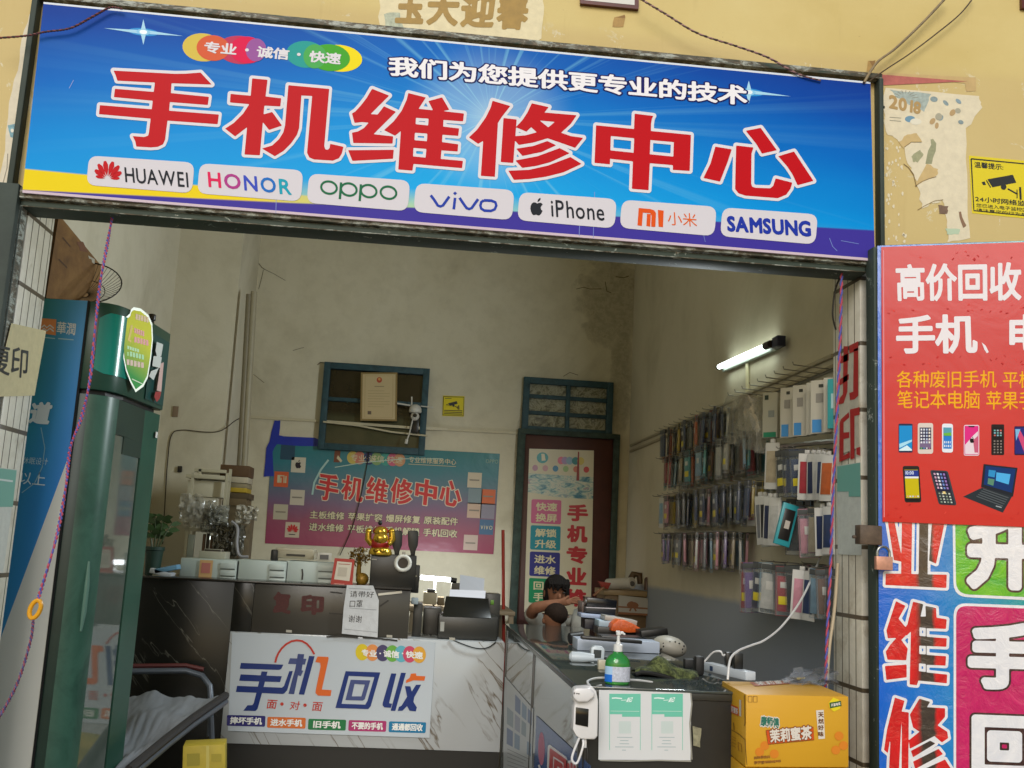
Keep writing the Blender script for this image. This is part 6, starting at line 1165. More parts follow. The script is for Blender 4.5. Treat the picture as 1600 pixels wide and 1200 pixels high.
    cable([(704, 998, 2.69), (722, 1006, 2.68), (745, 1013, 2.68), (762, 1012, 2.68), (775, 1003, 2.69)], .004, BLACK, 'wire', 'black cable sagging over the white counter front below the inkjet printer', 'cable')
LAMP2 = 9
counter_things()
# ---------------------------------------------------------------- folding bed and yellow carton at the lower left
def cot():
    gy = mat('#585f68', .35, metal=.3); t = thing('folding_bed', 'folding bed with grey tube frame and crumpled grey sheet before the counter', 'folding bed', P(270, 1180, Y=1.9)*(1, 1, 0)+(0, 0, FL))
    m = MB(); pts = [(196, 1049, 2.35), (290, 1048, 2.45), (316, 1056, 2.45), (328, 1072, 2.42), (330, 1100, 2.4), (327, 1150, 2.36)]; m.tube([P(x, y, Y=d) for x, y, d in pts], .018, gy, 10); m.build('head_tube', t)
    m = MB(); m.tube([P(x, y-7, Y=d+.02) for x, y, d in ((200, 1048, 2.35), (290, 1047, 2.45), (318, 1053, 2.45))], .014, mat('#5a2320', .5), 8); m.build('red_padding', t)
    rail = [P(352, 1096, Y=2.2), P(300, 1133, Y=1.8), P(262, 1163, Y=1.5), P(200, 1215, Y=1.1)]; m = MB(); m.tube(rail, .02, gy, 10); m.build('side_rail', t)
    m = MB(); m.tube([r+(-.0, 0, .035) for r in rail], .022, mat('#2c2a2a', .6), 8); m.build('dark_trim', t)
    # crumpled sheet
    rn = random.Random(4); m = MB(); nx, ny = 60, 60; A0, A1, B0, B1 = P(198, 1090, Y=2.3), P(342, 1088, Y=2.3), P(150, 1225, Y=1.15), P(208, 1202, Y=1.15); vs = []
    for i in range(nx):
        for j in range(ny):
            u, v = i/(nx-1), j/(ny-1); p = (A0*(1-u)+A1*u)*(1-v)+(B0*(1-u)+B1*u)*v; h = .05*mnoise.noise(Vector((u*3.1, v*4.3, 1)))+.012*abs(mnoise.noise(Vector((u*8, v*5, 5))))+.003*mnoise.noise(Vector((u*19, v*13, 9)))+.05*math.exp(-((u-.25)**2+(v-.1)**2)*30); vs.append(p+np.array((0, 0, h)))
    m.add(vs, [(i*ny+j, i*ny+j+1, (i+1)*ny+j+1, (i+1)*ny+j) for i in range(nx-1) for j in range(ny-1)], mat('#7f8388', .85, bump=.2, scale=30)); o = m.build('crumpled_sheet', t, ang=80)
    for x, y, d in ((330, 1120, 2.2),): m = MB(); m.tube([P(x, y, Y=d), P(x+3, y+90, Y=d)], .015, gy, 8); m.build('leg', t)
    y = 1.55; t = thing('yellow_carton', 'small yellow carton with tape at the bottom edge beside the bed', 'carton', P(318, 1225, Y=y)); ym = mat('#ad9a2e', .6, noise=.15, scale=10)
    q = [P(286, 1166, Y=y), P(352, 1163, Y=y), P(352, 1235, Y=y), P(284, 1240, Y=y)]; m = MB(); m.hexa(q, (-.02, .16, .0), ym); m.build('carton_body', t, bevel=.003)
    D = Decal(((0, y-.001, 0), (0, -1, 0)), eps=.001); D.poly([(322, 1165), (327, 1165), (327, 1235), (322, 1235)], mat('#b9ad5c', .3), 1); D.poly([(292, 1178), (312, 1177), (312, 1196), (292, 1197)], mat('#8f8426', .5), 1); D.poly([(330, 1178), (346, 1178), (346, 1190), (330, 1190)], mat('#9a8c2a', .5), 1); D.build('carton_print', t)
cot()
# ---------------------------------------------------------------- glass display counter and what lies on it
GX0, GX1, GY0, GY1, GZ = .655, 1.30, -.22, 2.68, .86
def glass_counter():
    t = thing('glass_counter', 'long glass display counter with black metal frame reaching from the doorway to the marble counter', 'display counter', (1, 1.2, FL))
    fr = mat('#1f1f1c', .35, noise=.15, scale=20); gl = NT('counter_glass', .03); gl.b.inputs['Transmission Weight'].default_value = .85; gl.b.inputs['IOR'].default_value = 1.75; gl.b.inputs['Base Color'].default_value = (.55, .62, .6, 1); gm = gl.m
    top = mat('#3a4240', .07, spec=1.0)
    m = MB(); m.bb(GX0-.01, GY0-.01, GZ-.004, GX1+.01, GY1, GZ+.006, top); m.build('glass_top', t, bevel=.002)
    for y in (GY0+.012, 1.22, GY1-.012): m = MB(); m.bb(GX0, y-.014, FL, GX0+.028, y+.014, GZ-.03, fr); m.build('frame_post', t, bevel=.002)
    m = MB(); m.bb(GX1-.028, GY0, FL, GX1, GY0+.028, GZ-.03, fr); m.build('frame_post', t, bevel=.002)
    m = MB(); m.bb(GX0-.002, GY0-.002, GZ-.03, GX0+.026, GY1, GZ-.005, mat('#4a4f4a', .3, metal=.3)); m.build('top_rail', t, bevel=.002); m = MB(); m.bb(GX0+.027, GY0-.004, GZ-.03, GX1, GY0+.024, GZ-.005, mat('#34342f', .35)); m.build('top_rail', t, bevel=.002)
    for a, b in ((GY0+.027, 1.205), (1.235, GY1-.027)): m = MB(); m.bb(GX0+.006, a, FL+.1, GX0+.012, b, GZ-.031, gm); m.build('side_glass', t, smooth=False)
    m = MB(); m.bb(GX0+.03, GY0+.003, FL+.02, GX1-.03, GY0+.012, GZ-.031, mat('#23221e', .4, noise=.2, scale=9, bump=.1)); m.build('front_panel', t)
    m = MB(); m.bb(GX1-.012, GY0+.03, FL+.02, GX1-.002, GY1, GZ-.031, mat('#2c2b27', .5)); m.bb(GX0+.03, GY1-.012, FL+.02, GX1-.03, GY1-.004, GZ-.031, mat('#2c2b27', .5)); m.build('back_panel', t)
    m = MB(); m.bb(GX0+.02, GY0+.03, .42, GX1-.02, GY1-.02, .43, mat('#6c716e', .3)); m.build('shelf', t); m = MB(); m.bb(GX0+.02, GY0+.03, FL+.08, GX1-.02, GY1-.02, FL+.1, mat('#4d5560', .5)); m.build('base_board', t)
    # printed sheets stuck to the side glass
    PS = ((GX0+.003, 0, 0), (-1, 0, 0)); D = Decal(PS, eps=.0008); D.plate([(788, 1056), (833, 1108), (829, 1245), (786, 1245)], mat('#aab0b4', .3), .001, L=.5); H = homog([(788, 1056), (833, 1108), (829, 1245), (786, 1245)])
    for i in range(4):
        for j in range(3):
            if (i+j) % 4: D.poly(H([(.08+i*.23, .05+j*.17), (.26+i*.23, .05+j*.17), (.26+i*.23, .19+j*.17), (.08+i*.23, .19+j*.17)]), mat(['#6f86a0', '#7f8f9a', '#5c6f94', '#8a90a4'][(i*2+j) % 4], .4), 1)
    for k in range(7): D.line(H([(.1, .57+k*.035), (.85-.1*(k % 3), .57+k*.035)]), .8, mat('#6c6f78'), 1)
    D.poly(H([(.1, .86), (.9, .84), (.9, 1), (.1, 1)]), mat('#8a5a50', .4, noise=.3, scale=30), 1); D.poly(H([(.5, .82), (.9, .84), (.9, .95), (.5, .95)]), mat('#2f6f6c', .4), 1.5)
    tag(D.build('price_sheet'), 'white printed sheet with blue columns stuck on the far side pane of the glass counter', 'printed sheet')
    D = Decal(PS, eps=.0008); q = [(838, 1118), (922, 1196), (922, 1260), (832, 1260)]; D.plate(q, mat('#1f4a86', .25), .001, L=.5); D.ell((846, 1170), 5, 26, mat('#b05a78', .4), 1); w = mat('#dcd8d8', .3); rd = mat('#b5262c', .3)
    D.text('回收', [(859, 1166), (905, 1200), (905, 1240), (857, 1222)], rd, 3, .05, [(w, .09, 2)], n=30); D.line([(842, 1195), (846, 1210)], 3, w, 2)
    tag(D.build('blue_sheet'), 'blue poster with white edged red characters on the near side pane of the glass counter', 'printed sheet')
    # two payment sheets on the front
    PFp = ((0, GY0-.007, 0), (0, -1, 0)); D = Decal(PFp, eps=.0008); q = [(936, 1078), (1080, 1079), (1079, 1188), (935, 1187)]; D.plate(q, mat('#d6d8d8', .25, bump=.1, scale=12), .001, L=.5)
    te, tx = mat('#6cc2a8', .35), mat('#9fb2b4', .4)
    for x0 in (952, 1018):
        D.poly([(x0, 1084), (x0+49, 1084), (x0+49, 1120), (x0+20, 1120), (x0+20, 1116), (x0, 1116)], te, 1); D.line([(x0+.5, 1116), (x0+.5, 1172)], .8, te, 1); D.line([(x0+48.5, 1120), (x0+48.5, 1172)], .8, te, 1)
        D.line([(x0+4, 1091), (x0+10, 1090.5), (x0+20, 1091.5)], 2, mat('#dff0ea'), 2); D.text('一起', [(x0+19, 1091), (x0+37, 1089), (x0+36, 1097), (x0+18, 1098)], mat('#dff0ea'), 2, .02, n=14, sl=.1)
        D.line([(x0+2, 1111), (x0+47, 1111.5)], .6, mat('#cfe8de'), 2)
        for k, (a, b) in enumerate(((12, 36), (17, 30), (16, 31), (9, 38), (20, 26))): D.line([(x0+a, 1152+k*5), (x0+b, 1152.2+k*5)], 1.1, tx, 1)
        D.rrect([(x0+15, 1127), (x0+34, 1127), (x0+34, 1146), (x0+15, 1146)], 1, mat('#c3d0cc', .4), 1)
    D.line([(1079, 1080), (1081, 1100), (1078, 1130), (1081, 1187)], 2.2, mat('#8f8e84', .2), 1.5); D.line([(937, 1188), (980, 1189), (1030, 1188), (1080, 1189.5)], 2.2, mat('#9a998e', .2), 1.5)
    D.build('payment_sheets'); o = bpy.data.objects['payment_sheets']; tag(o, 'white sheet with two teal payment notices taped to the counter front', 'notice')
    D = Decal(PFp, eps=.0008); D.poly(wob([(1082, 1134), (1096, 1138), (1094, 1168), (1083, 1165)], 1, 3, 3), mat('#8f8c72', .4, noise=.4, scale=60), 1); tag(D.build('torn_tape'), 'torn scrap of yellowed tape on the counter front beside the payment notices', 'tape')
glass_counter()
ZT = GZ+.006
def on_glass():
    def T(x, y): return P(x, y, Z=ZT)
    s0 = lambda y: (y+4.0)/F
    # sanitizer bottle
    c = T(964, 1069); s_ = s0(c[1]); t = thing('sanitizer_bottle', 'green pump bottle of hand sanitizer with white label on the glass counter', 'bottle', c)
    g = mat('#3da84a', .08, spec=.7, trans=.45, key='green_bottle'); wm = mat('#dcdcd8', .35)
    m = MB(); m.lathe(c, [(17*s_, 0), (19*s_, 1.5*s_), (19.5*s_, 30*s_), (18.5*s_, 36*s_), (14*s_, 42*s_), (8*s_, 46*s_), (7*s_, 50*s_)], g, 28, sy=.7); m.build('bottle_body', t)
    m = MB(); n = 16; vs = []; lb = mat('#c3c8d4', .35, noise=.3, scale=120)
    for k in range(n+1): a = math.pi*1.04+math.pi*.92*k/n; r = 19.9*s_; vs += [(c[0]+r*math.cos(a), c[1]+r*.71*math.sin(a), c[2]+5*s_), (c[0]+r*math.cos(a), c[1]+r*.71*math.sin(a), c[2]+27*s_)]
    m.add(vs, [(2*i, 2*i+2, 2*i+3, 2*i+1) for i in range(5, n)], lb); m.add(vs, [(2*i, 2*i+2, 2*i+3, 2*i+1) for i in range(0, 5)], mat('#a8cbe8', .3)); m.build('label', t)
    m = MB(); vs = [(v[0]+(v[0]-c[0])*.01, c[1]+(v[1]-c[1])*1.012, c[2]+(4*s_ if i % 2 == 0 else 15*s_)) for i, v in enumerate(vs)]; m.add(vs, [(2*i, 2*i+2, 2*i+3, 2*i+1) for i in range(0, 5)], mat('#1a6ed0', .3)); m.build('label_band', t)
    m = MB(); m.tube([c+np.array((0, 0, 6*s_)), c+np.array((0, 0, 48*s_))], 2.2*s_, mat('#7fc98a', .3), 8); m.build('dip_tube', t)
    m = MB(); m.lathe(c+np.array((0, 0, 49*s_)), [(7.2*s_, 0), (7.2*s_, 10*s_), (4*s_, 11*s_), (3.6*s_, 14*s_), (2.4*s_, 15*s_), (2.2*s_, 24*s_), (3.8*s_, 25*s_), (3.8*s_, 29*s_), (2*s_, 31*s_)], wm, 18); m.tube([c+np.array((0, 0, 76*s_)), c+np.array((6*s_, -.0, 77*s_)), c+np.array((10*s_, 0, 74.5*s_))], [2.6*s_, 2.2*s_, 1.5*s_], wm, 10); m.tube([c+np.array((0, 0, 77*s_)), c+np.array((-4*s_, 0, 79*s_))], [2.4*s_, 1.6*s_], wm, 10); m.build('pump_head', t)
    # camouflage cap
    c = T(1040, 1058); s_ = s0(c[1]); t = thing('camouflage_cap', 'green camouflage cap with black brim edge lying on the glass counter', 'cap', c)
    cm = NT('camouflage_cloth', .9); v = cm.coord(); n = cm.noise(v, 34, 4, .6, .6); cmm = cm.col(cm.ramp(n, [(.38, '#2c3219'), (.46, '#454d28'), (.55, '#5f673a'), (.64, '#383f22'), (.7, '#70744c')], 'CONSTANT')); cm.bump(cm.noise(v, 12, 3), .4, .01)
    m = MB(); nx, ny = 26, 14; vs = []
    ridge = [(992, 1046), (1000, 1041), (1010, 1040), (1019, 1030), (1028, 1024), (1038, 1027), (1048, 1036), (1060, 1043), (1076, 1046), (1089, 1048), (1092, 1056)]; low = [(993, 1052), (1003, 1049), (1015, 1050), (1026, 1052), (1038, 1055), (1048, 1059), (1058, 1063), (1068, 1066), (1078, 1066), (1086, 1062), (1091, 1058)]
    def ip(L_, u): u = u*(len(L_)-1); i = min(int(u), len(L_)-2); k = u-i; return (L_[i][0]*(1-k)+L_[i+1][0]*k, L_[i][1]*(1-k)+L_[i+1][1]*k)
    yf, yk = c[1]-.03, c[1]+.12
    for i in range(nx):
        u = i/(nx-1); r_, l_ = ip(ridge, u), ip(low, u)
        for j in range(ny):
            w = j/(ny-1)
            if w <= .6: k = w/.6; p = P(l_[0]*(1-k)+r_[0]*k, l_[1]*(1-k)+r_[1]*k, Y=yf+(.05)*k*k+.008*math.sin(u*17+k*5))
            else: k = (w-.6)/.4; a = P(*r_, Y=yf+.05); p = np.array((a[0], a[1]+k*.09, a[2]-(a[2]-ZT-.004)*k**1.5))
            vs.append(p)
    m.add(vs, [(i*ny+j, i*ny+j+1, (i+1)*ny+j+1, (i+1)*ny+j) for i in range(nx-1) for j in range(ny-1)], cmm); o = m.build('crown', t, ang=60)
    m = MB(); m.tube([P(p[0], p[1]+1.5, Y=yf-.006) for p in low], .0085, mat('#14130f', .8), 8); m.build('brim_edge', t); m = MB(); q = [P(p[0], p[1]+2, Y=yf-.002) for p in low]; b = [np.array((p[0], yf+.07, ZT+.004)) for p in q]; m.add(q+b, [(i, i+1, i+1+len(q), i+len(q)) for i in range(len(q)-1)], mat('#1a1916', .9)); m.build('lining', t)
    # power strip with plugs
    t = thing('power_strip', 'white power strip with two black plugs on the right end of the glass counter', 'power strip', T(1120, 1055)); a, b = T(1098, 1048), T(1165, 1064); u = nrm(b-a); w = np.array((-u[1], u[0], 0)); wm2 = mat('#c9d0d6', .4)
    q = [a-w*.0, b-w*.0, b+w*.05, a+w*.05]; m = MB(); m.hexa([p+(0, 0, .001) for p in q], (0, 0, .036), wm2); m.build('strip_body', t, bevel=.004)
    e = T(1108, 1060); m = MB(); f = (a*.82+b*.18)-w*.0012; m.hexa([f+(0, 0, .008), f+u*.022+(0, 0, .008), f+u*.022+(0, 0, .028), f+(0, 0, .028)], -w*.001, mat('#1d3558', .3)); m.build('switch', t)
    for k, d in enumerate((.50, .70)):
        pb = a*(1-d)+b*d+w*.025+np.array((0, 0, .036)); t2 = thing('plug_adapter', ('left', 'right')[k]+' black plug adapter standing in the white power strip', 'adapter', pb, 'plug adapters in the power strip'); m = MB(); m.box(pb+np.array((0, 0, .033)), (.038, .04, .066) if k else (.032, .036, .058), mat('#171715', .35)); m.build('adapter_body', t2, bevel=.004)
    pb = a*.5+b*.5+w*.025+np.array((0, 0, .095)); q = P(1136, 1018, Y=pb[1]); cable([(*proj(pb), pb[1]), (1130, 1024, pb[1]), (1126, 1018, pb[1]), (1115, 1019, pb[1]+.02), (1104, 1030, pb[1]+.05), (1088, 1048, pb[1]+.06)], .0042, mat('#d4d4d2', .4), 'charging_cable', 'white cable arching from the left plug down behind the cap')
    cable([(1137, 1062, -.10), (1139, 1040, -.08), (1143, 1026, -.05), (1155, 1016, 0), (1175, 1008, .08), (1195, 1000, .15), (1222, 978, .3), (1250, 940, .45), (1272, 895, .55), (1290, 845, .6), (1302, 790, .62), (1308, 740, .62)], .0048, mat('#d4d4d2', .4), 'charging_cable', 'long white cable rising from the power strip along the right wall')
    cable([(940, 1071, -.19), (925, 1073, -.2), (918, 1065, -.16), (930, 1060, -.1), (948, 1059, -.08)], .0045, mat('#c9c9c6', .4), 'charging_cable', 'white cable looping from the thermometer behind the green bottle')
    cable([(984, 1062, -.02), (1000, 1063, -.02), (1020, 1066, -.05)], .004, mat('#c9c9c6', .4), 'charging_cable', 'short white cable between the green bottle and the cap')
    m = MB(); k = T(940, 1046); m.box(k+np.array((0, 0, .02)), (.035, .03, .04), mat('#b8b098', .3)); tag(m.build('clear_clip', bevel=.004), 'small clear plastic clip beside the green bottle', 'clip')
    m = MB(); k = T(1082, 1046); m.box(k+np.array((0, .05, .02)), (.05, .04, .04), mat('#141412', .6)); m.tube([k+np.array((.02, .05, .03)), k+np.array((.06, .06, .03))], .012, mat('#141412', .5), 8); tag(m.build('black_strap', bevel=.008), 'bunched black strap behind the cap on the counter', 'strap')
    m = MB(); k = P(1092, 1022, Y=.25); m.box((k[0], .25, ZT+.04), (.04, .05, .08), mat('#12110f', .6)); tag(m.build('black_case', bevel=.012), 'small black case standing at the right edge of the counter', 'case')
    # white handheld scanner
    y = T(900, 1030)[1]; t = thing('handheld_scanner', 'white handheld reader with square grey screen lying on the glass counter', 'handheld reader', T(915, 1034)); hw = mat('#c2ccd2', .3)
    m = MB(); zc = ZT+.022; a, b = T(889, 1034), T(928, 1036); a[2] = b[2] = zc; m.tube([a, a*.9+b*.1, a*.5+b*.5, b], [.012, .024, .024, .017], hw, 12); m.build('handle', t)
    c = P(934, 1020, Y=y-.01); sc_ = s0(y); D = [(924, 1012), (930, 1008), (941, 1009), (945, 1014), (944, 1030), (940, 1033), (927, 1033), (923, 1028)]; m = MB(); m.prism([P(p[0], p[1]+1, Y=y-.015) for p in D], (0, .035, 0), hw); m.build('head', t, bevel=.004)
    m = MB(); m.prism([P(p[0], p[1], Y=y-.018) for p in [(928, 1015), (940, 1016), (939, 1028), (927, 1028)]], (0, .003, 0), mat('#3a4144', .2)); m.build('screen', t)
    # boxes and tablets
    def obx(x0, y0, x1, y1, dep, c_, nm, l, cat_, rot=0, z0=None, grp=None, rgh=.4):
        """front face given in pixels; its foot rests on the counter or at z0"""
        zb_ = ZT if z0 is None else z0; b = P((x0+x1)/2, y1, Z=zb_); s1 = s0(b[1]); h = (y1-y0)*s1; m = MB(); m.box((b[0], b[1]+dep/2, zb_+h/2+.001), ((x1-x0)*s1, dep, h), mat(c_, rgh), Matrix.Rotation(R(rot), 3, 'Z')); return tag(m.build(nm, bevel=.003), l, cat_, grp), zb_+h+.001
    obx(902, 1002, 1031, 1019, .16, '#a9b4c4', 'white_box', 'long flat pale blue box lying across the glass counter behind the bottle', 'box')
    m = MB(); k = P(955, 999.5, Y=1.0); m.box(k, (.30, .05, .016), mat('#191919', .35), Matrix.Rotation(R(2), 3, 'Y')); tag(m.build('keyboard', bevel=.003), 'long black keyboard resting on the pale blue box', 'keyboard')
    m = MB(); k = P(896, 998, Z=ZT+.03); m.tube([k+np.array((-.02, 0, 0)), k+np.array((.05, .02, .01))], .03, mat('#1a1a1a', .4), 12); tag(m.build('black_roll'), 'short black roll at the left end of the pale blue box', 'roll')
    yb2 = 2.2
    def stk(x0, y0, x1, y1, c_, nm, l, cat_, yy=yb2, dep=.15, rot=0, rgh=.4, grp=None):
        a = P((x0+x1)/2, (y0+y1)/2, Y=yy); s1 = S(yy); m = MB(); m.box((a[0], yy+dep/2, a[2]), ((x1-x0)*s1, dep, (y1-y0)*s1), mat(c_, rgh), Matrix.Rotation(R(rot), 3, 'Y')); return tag(m.build(nm, bevel=.002), l, cat_, grp)
    g = 'phone boxes stacked on the glass counter'
    stk(917, 936, 964, 949, '#101318', 'phone_box', 'glossy black phone box, topmost of the stack on the glass counter', 'phone box', rgh=.2, rot=3, grp=g)
    stk(916, 950, 962, 959, '#15171d', 'phone_box', 'black phone box with a white line, second from the top of the stack', 'phone box', rot=3, grp=g); D = Decal(((0, yb2-.001, 0), (0, -1, 0))); 
    stk(908, 960.5, 962, 966.5, '#9aa8c4', 'phone_box', 'pale blue flat phone box in the middle of the black stack', 'phone box', rot=2, grp=g, yy=yb2-.03)
    stk(914, 967.5, 946, 983, '#16141f', 'phone_box', 'dark purple black phone box at the bottom of the stack', 'phone box', grp=g)
    stk(909, 941, 919, 961, '#5a4a44', 'phone_box', 'narrow brown box standing left of the black phone boxes', 'phone box', yy=yb2+.1, grp=g)
    m = MB(); a = P(939, 950, Y=yb2-.004); m.box(a, (46*S(yb2), .002, 1.4*S(yb2)), mat('#b9b4b8', .3)); tag(m.build('box_band'), 'thin white paper band round the stacked phone boxes', 'paper band')
    stk(945, 966, 996, 973, '#a5a29c', 'tablet', 'slanted grey tablet lying on top of the orange bag', 'tablet', yy=2.0, rot=7)
    stk(936, 970, 960, 980, '#9fb4c4', 'packet', 'pale blue packet between the phone boxes and the orange bag', 'packet', yy=2.0)
    m = MB(); m.prism([P(x, y, Y=1.9) for x, y in ((954, 986), (957, 975), (966, 968), (979, 970), (990, 975), (1003, 983), (1002, 988), (984, 989), (966, 987))], (0, .12, 0), mat('#c9571c', .45, noise=.25, scale=30, bump=.6)); tag(m.build('orange_bag', bevel=.008), 'bright orange folded bag among the boxes on the glass counter', 'bag')
    stk(934, 981, 1000, 992, '#23211f', 'black_case', 'black flat case under the orange bag on the counter', 'case', yy=1.95)
    stk(1002, 984, 1044, 994, '#121211', 'black_pouch', 'long black pouch lying right of the orange bag', 'pouch', yy=1.6, rot=-8); stk(940, 995, 1010, 1001, '#3a3a3c', 'tablet', 'dark tablet edge lying before the orange bag', 'tablet', yy=1.75)
    # white clog with holes
    y = 1.35; c = P(1046, 1010, Y=y); s1 = S(y); t = thing('white_clog', 'white rubber clog with small round holes standing on the counter', 'shoe', c); cw = mat('#9a978c', .5)
    m = MB(); m.ball(c, (27*s1, .09, 16*s1), cw, 24, 14, Matrix.Rotation(R(10), 3, 'Y')); m.build('clog_body', t); 
    for k in range(10):
        a = R(-70+k*30); px_, pz_ = (15+4*(k % 2))*math.cos(a), 9*math.sin(a)
        if k > 0: hx = px_*s1; hz = pz_*s1; dy = .09*math.sqrt(max(0, 1-(hx/(27*s1))**2-(hz/(16*s1))**2)); m = MB(); m.ball((c[0]+hx, c[1]-dy+.001, c[2]+hz), (1.4*s1, .004, 1.4*s1), BLACK, 8, 6); m.build('hole', t)
    # cabinet behind with gift carton and paper roll
    t = thing('wooden_cabinet', 'low wooden cabinet in the back right corner behind the counter', 'cabinet', P(985, 1000, Y=4.6)*(1, 1, 0)+(0, 0, FL)); bx = mat('#6a5230', .6, noise=.2, scale=8); y = 4.6; a, b = P(946, 921, Y=y), P(1016, 930, Y=y); m = MB(); m.bb(a[0], y, FL, b[0], y+.4, a[2]-.045, bx); m.build('cabinet_body', t, bevel=.003); m = MB(); m.bb(a[0]-.02, y-.02, a[2]-.044, b[0]+.02, y+.4, a[2], mat('#8a7450', .5)); m.build('cabinet_top', t, bevel=.003); m = MB(); m.bb(b[0]-.01, y-.03, FL, b[0]+.025, y, a[2]+.0-.05, mat('#4a3a24')); m.build('post', t)
    y = 4.55; t = thing('gift_carton', 'white carton with a brown ribbon bow before the wooden cabinet', 'carton', P(985, 968, Y=y)); q = [P(967, 930, Y=y), P(1014, 935, Y=y), P(1012, 962, Y=y), P(966, 960, Y=y)]; m = MB(); m.hexa(q, (0, .02, 0), mat('#9a958a', .5)); m.build('carton_front', t); D = Decal(((0, y-.001, 0), (0, -1, 0)), eps=.001); rb = mat('#7a4a24', .5); D.line([(966, 948), (1013, 951)], 2.4, rb, 1); D.ell((985, 944), 6, 4, rb, 2, -.5); D.ell((992, 945), 6, 4, rb, 2.2, .4); D.line([(988, 946), (984, 955)], 2.5, rb, 2); D.line([(989, 946), (994, 955)], 2.5, rb, 2); D.poly([(966, 956), (1013, 959), (1012, 962), (966, 960)], rb, 1); D.build('ribbon_print', t)
    y = 4.5; m = MB(); m.tube([P(950, 913, Y=y+.2), P(988, 911, Y=y)], 9*S(y), mat('#b5b0a4', .6), 16); m.lathe(P(988, 912, Y=y-.02), [(4*S(y), 0), (4*S(y), .01)], mat('#3f3a32'), 12, 'Y'); tag(m.build('paper_roll'), 'white paper roll lying on top of the wooden cabinet', 'paper roll')
    m = MB(); m.hexa([P(935, 908, Y=y), P(955, 911, Y=y), P(950, 921, Y=y), P(940, 917, Y=y)], (0, .05, 0), mat('#8f2f20', .6)); m.hexa([P(926, 930, Y=y), P(944, 915, Y=y), P(946, 918, Y=y), P(929, 932, Y=y)], (0, .02, 0), mat('#8a7450', .6)); tag(m.build('red_paper_bag', bevel=.004), 'crumpled red paper bag left of the paper roll', 'paper bag')
    m = MB(); m.tube([P(984, 908, Y=y+.3), P(990, 897, Y=y+.3), P(999, 898, Y=y+.3), P(1001, 912, Y=y+.3)], .03, mat('#4a3418', .5), 12); tag(m.build('brown_handbag'), 'arched brown handle behind the paper roll', 'handbag'); m = MB(); m.lathe(P(1010, 922, Y=y+.1), [(4*S(y), 0), (4*S(y), 17*S(y)), (2*S(y), 20*S(y))], mat('#4a3020', .4), 12); tag(m.build('brown_jar'), 'slim dark brown jar at the right end of the wooden cabinet', 'jar')
on_glass()
# ---------------------------------------------------------------- thermometer on its stand
def thermo():
    y = GY0-.12; s_ = S(y); t = thing('wall_thermometer', 'white wall style thermometer with dark square screen on a black pole', 'thermometer', P(912, 1165, Y=y)); w = mat('#dedcda', .3)
    out = [(896, 1078), (900, 1074), (925, 1072), (932, 1080), (935, 1095), (934, 1150), (930, 1156), (908, 1155), (900, 1150), (895, 1140), (897, 1105), (899, 1100), (895, 1092)]
    m = MB(); m.prism([P(p[0], p[1], Y=y) for p in out], (0, .05, 0), w); m.build('housing', t, bevel=.009)
    m = MB(); m.prism([P(p[0], p[1], Y=y-.026) for p in [(896, 1079), (901, 1075), (922, 1075), (930, 1083), (929, 1090), (918, 1097), (903, 1098), (896, 1091)]], (0, .04, 0), w); m.build('sensor_nose', t, bevel=.008)
    m = MB(); m.prism([P(p[0], p[1], Y=y-.0035) for p in [(900, 1105), (920, 1108), (919, 1136), (899, 1132)]], (0, .006, 0), mat('#15130f', .12)); m.build('screen', t, bevel=.001)
    for x, yy in ((897.5, 1083), (901.5, 1083.6), (904.5, 1084)): m = MB(); m.ball(P(x, yy, Y=y-.027), 1.1*s_, BLACK, 8, 6); m.build('sensor_dot', t)
    m = MB(); m.tube([P(914, 1168, Y=y+.02), P(913, 1250, Y=y+.02)], 4*s_, mat('#2a2824', .35), 12); m.build('pole', t); m = MB(); m.tube([P(914, 1153, Y=y+.02), P(914, 1168, Y=y+.02)], 2.6*s_, w, 10); m.build('screw_mount', t)
    cable([(911, 1156, y-.0), (911, 1166, y-.01), (903, 1190, y-.01), (897, 1192, y-.01), (894, 1182, y-.01), (905, 1153, y)], .0042, w, 'charging_cable', 'white cable loop hanging below the thermometer')
thermo()
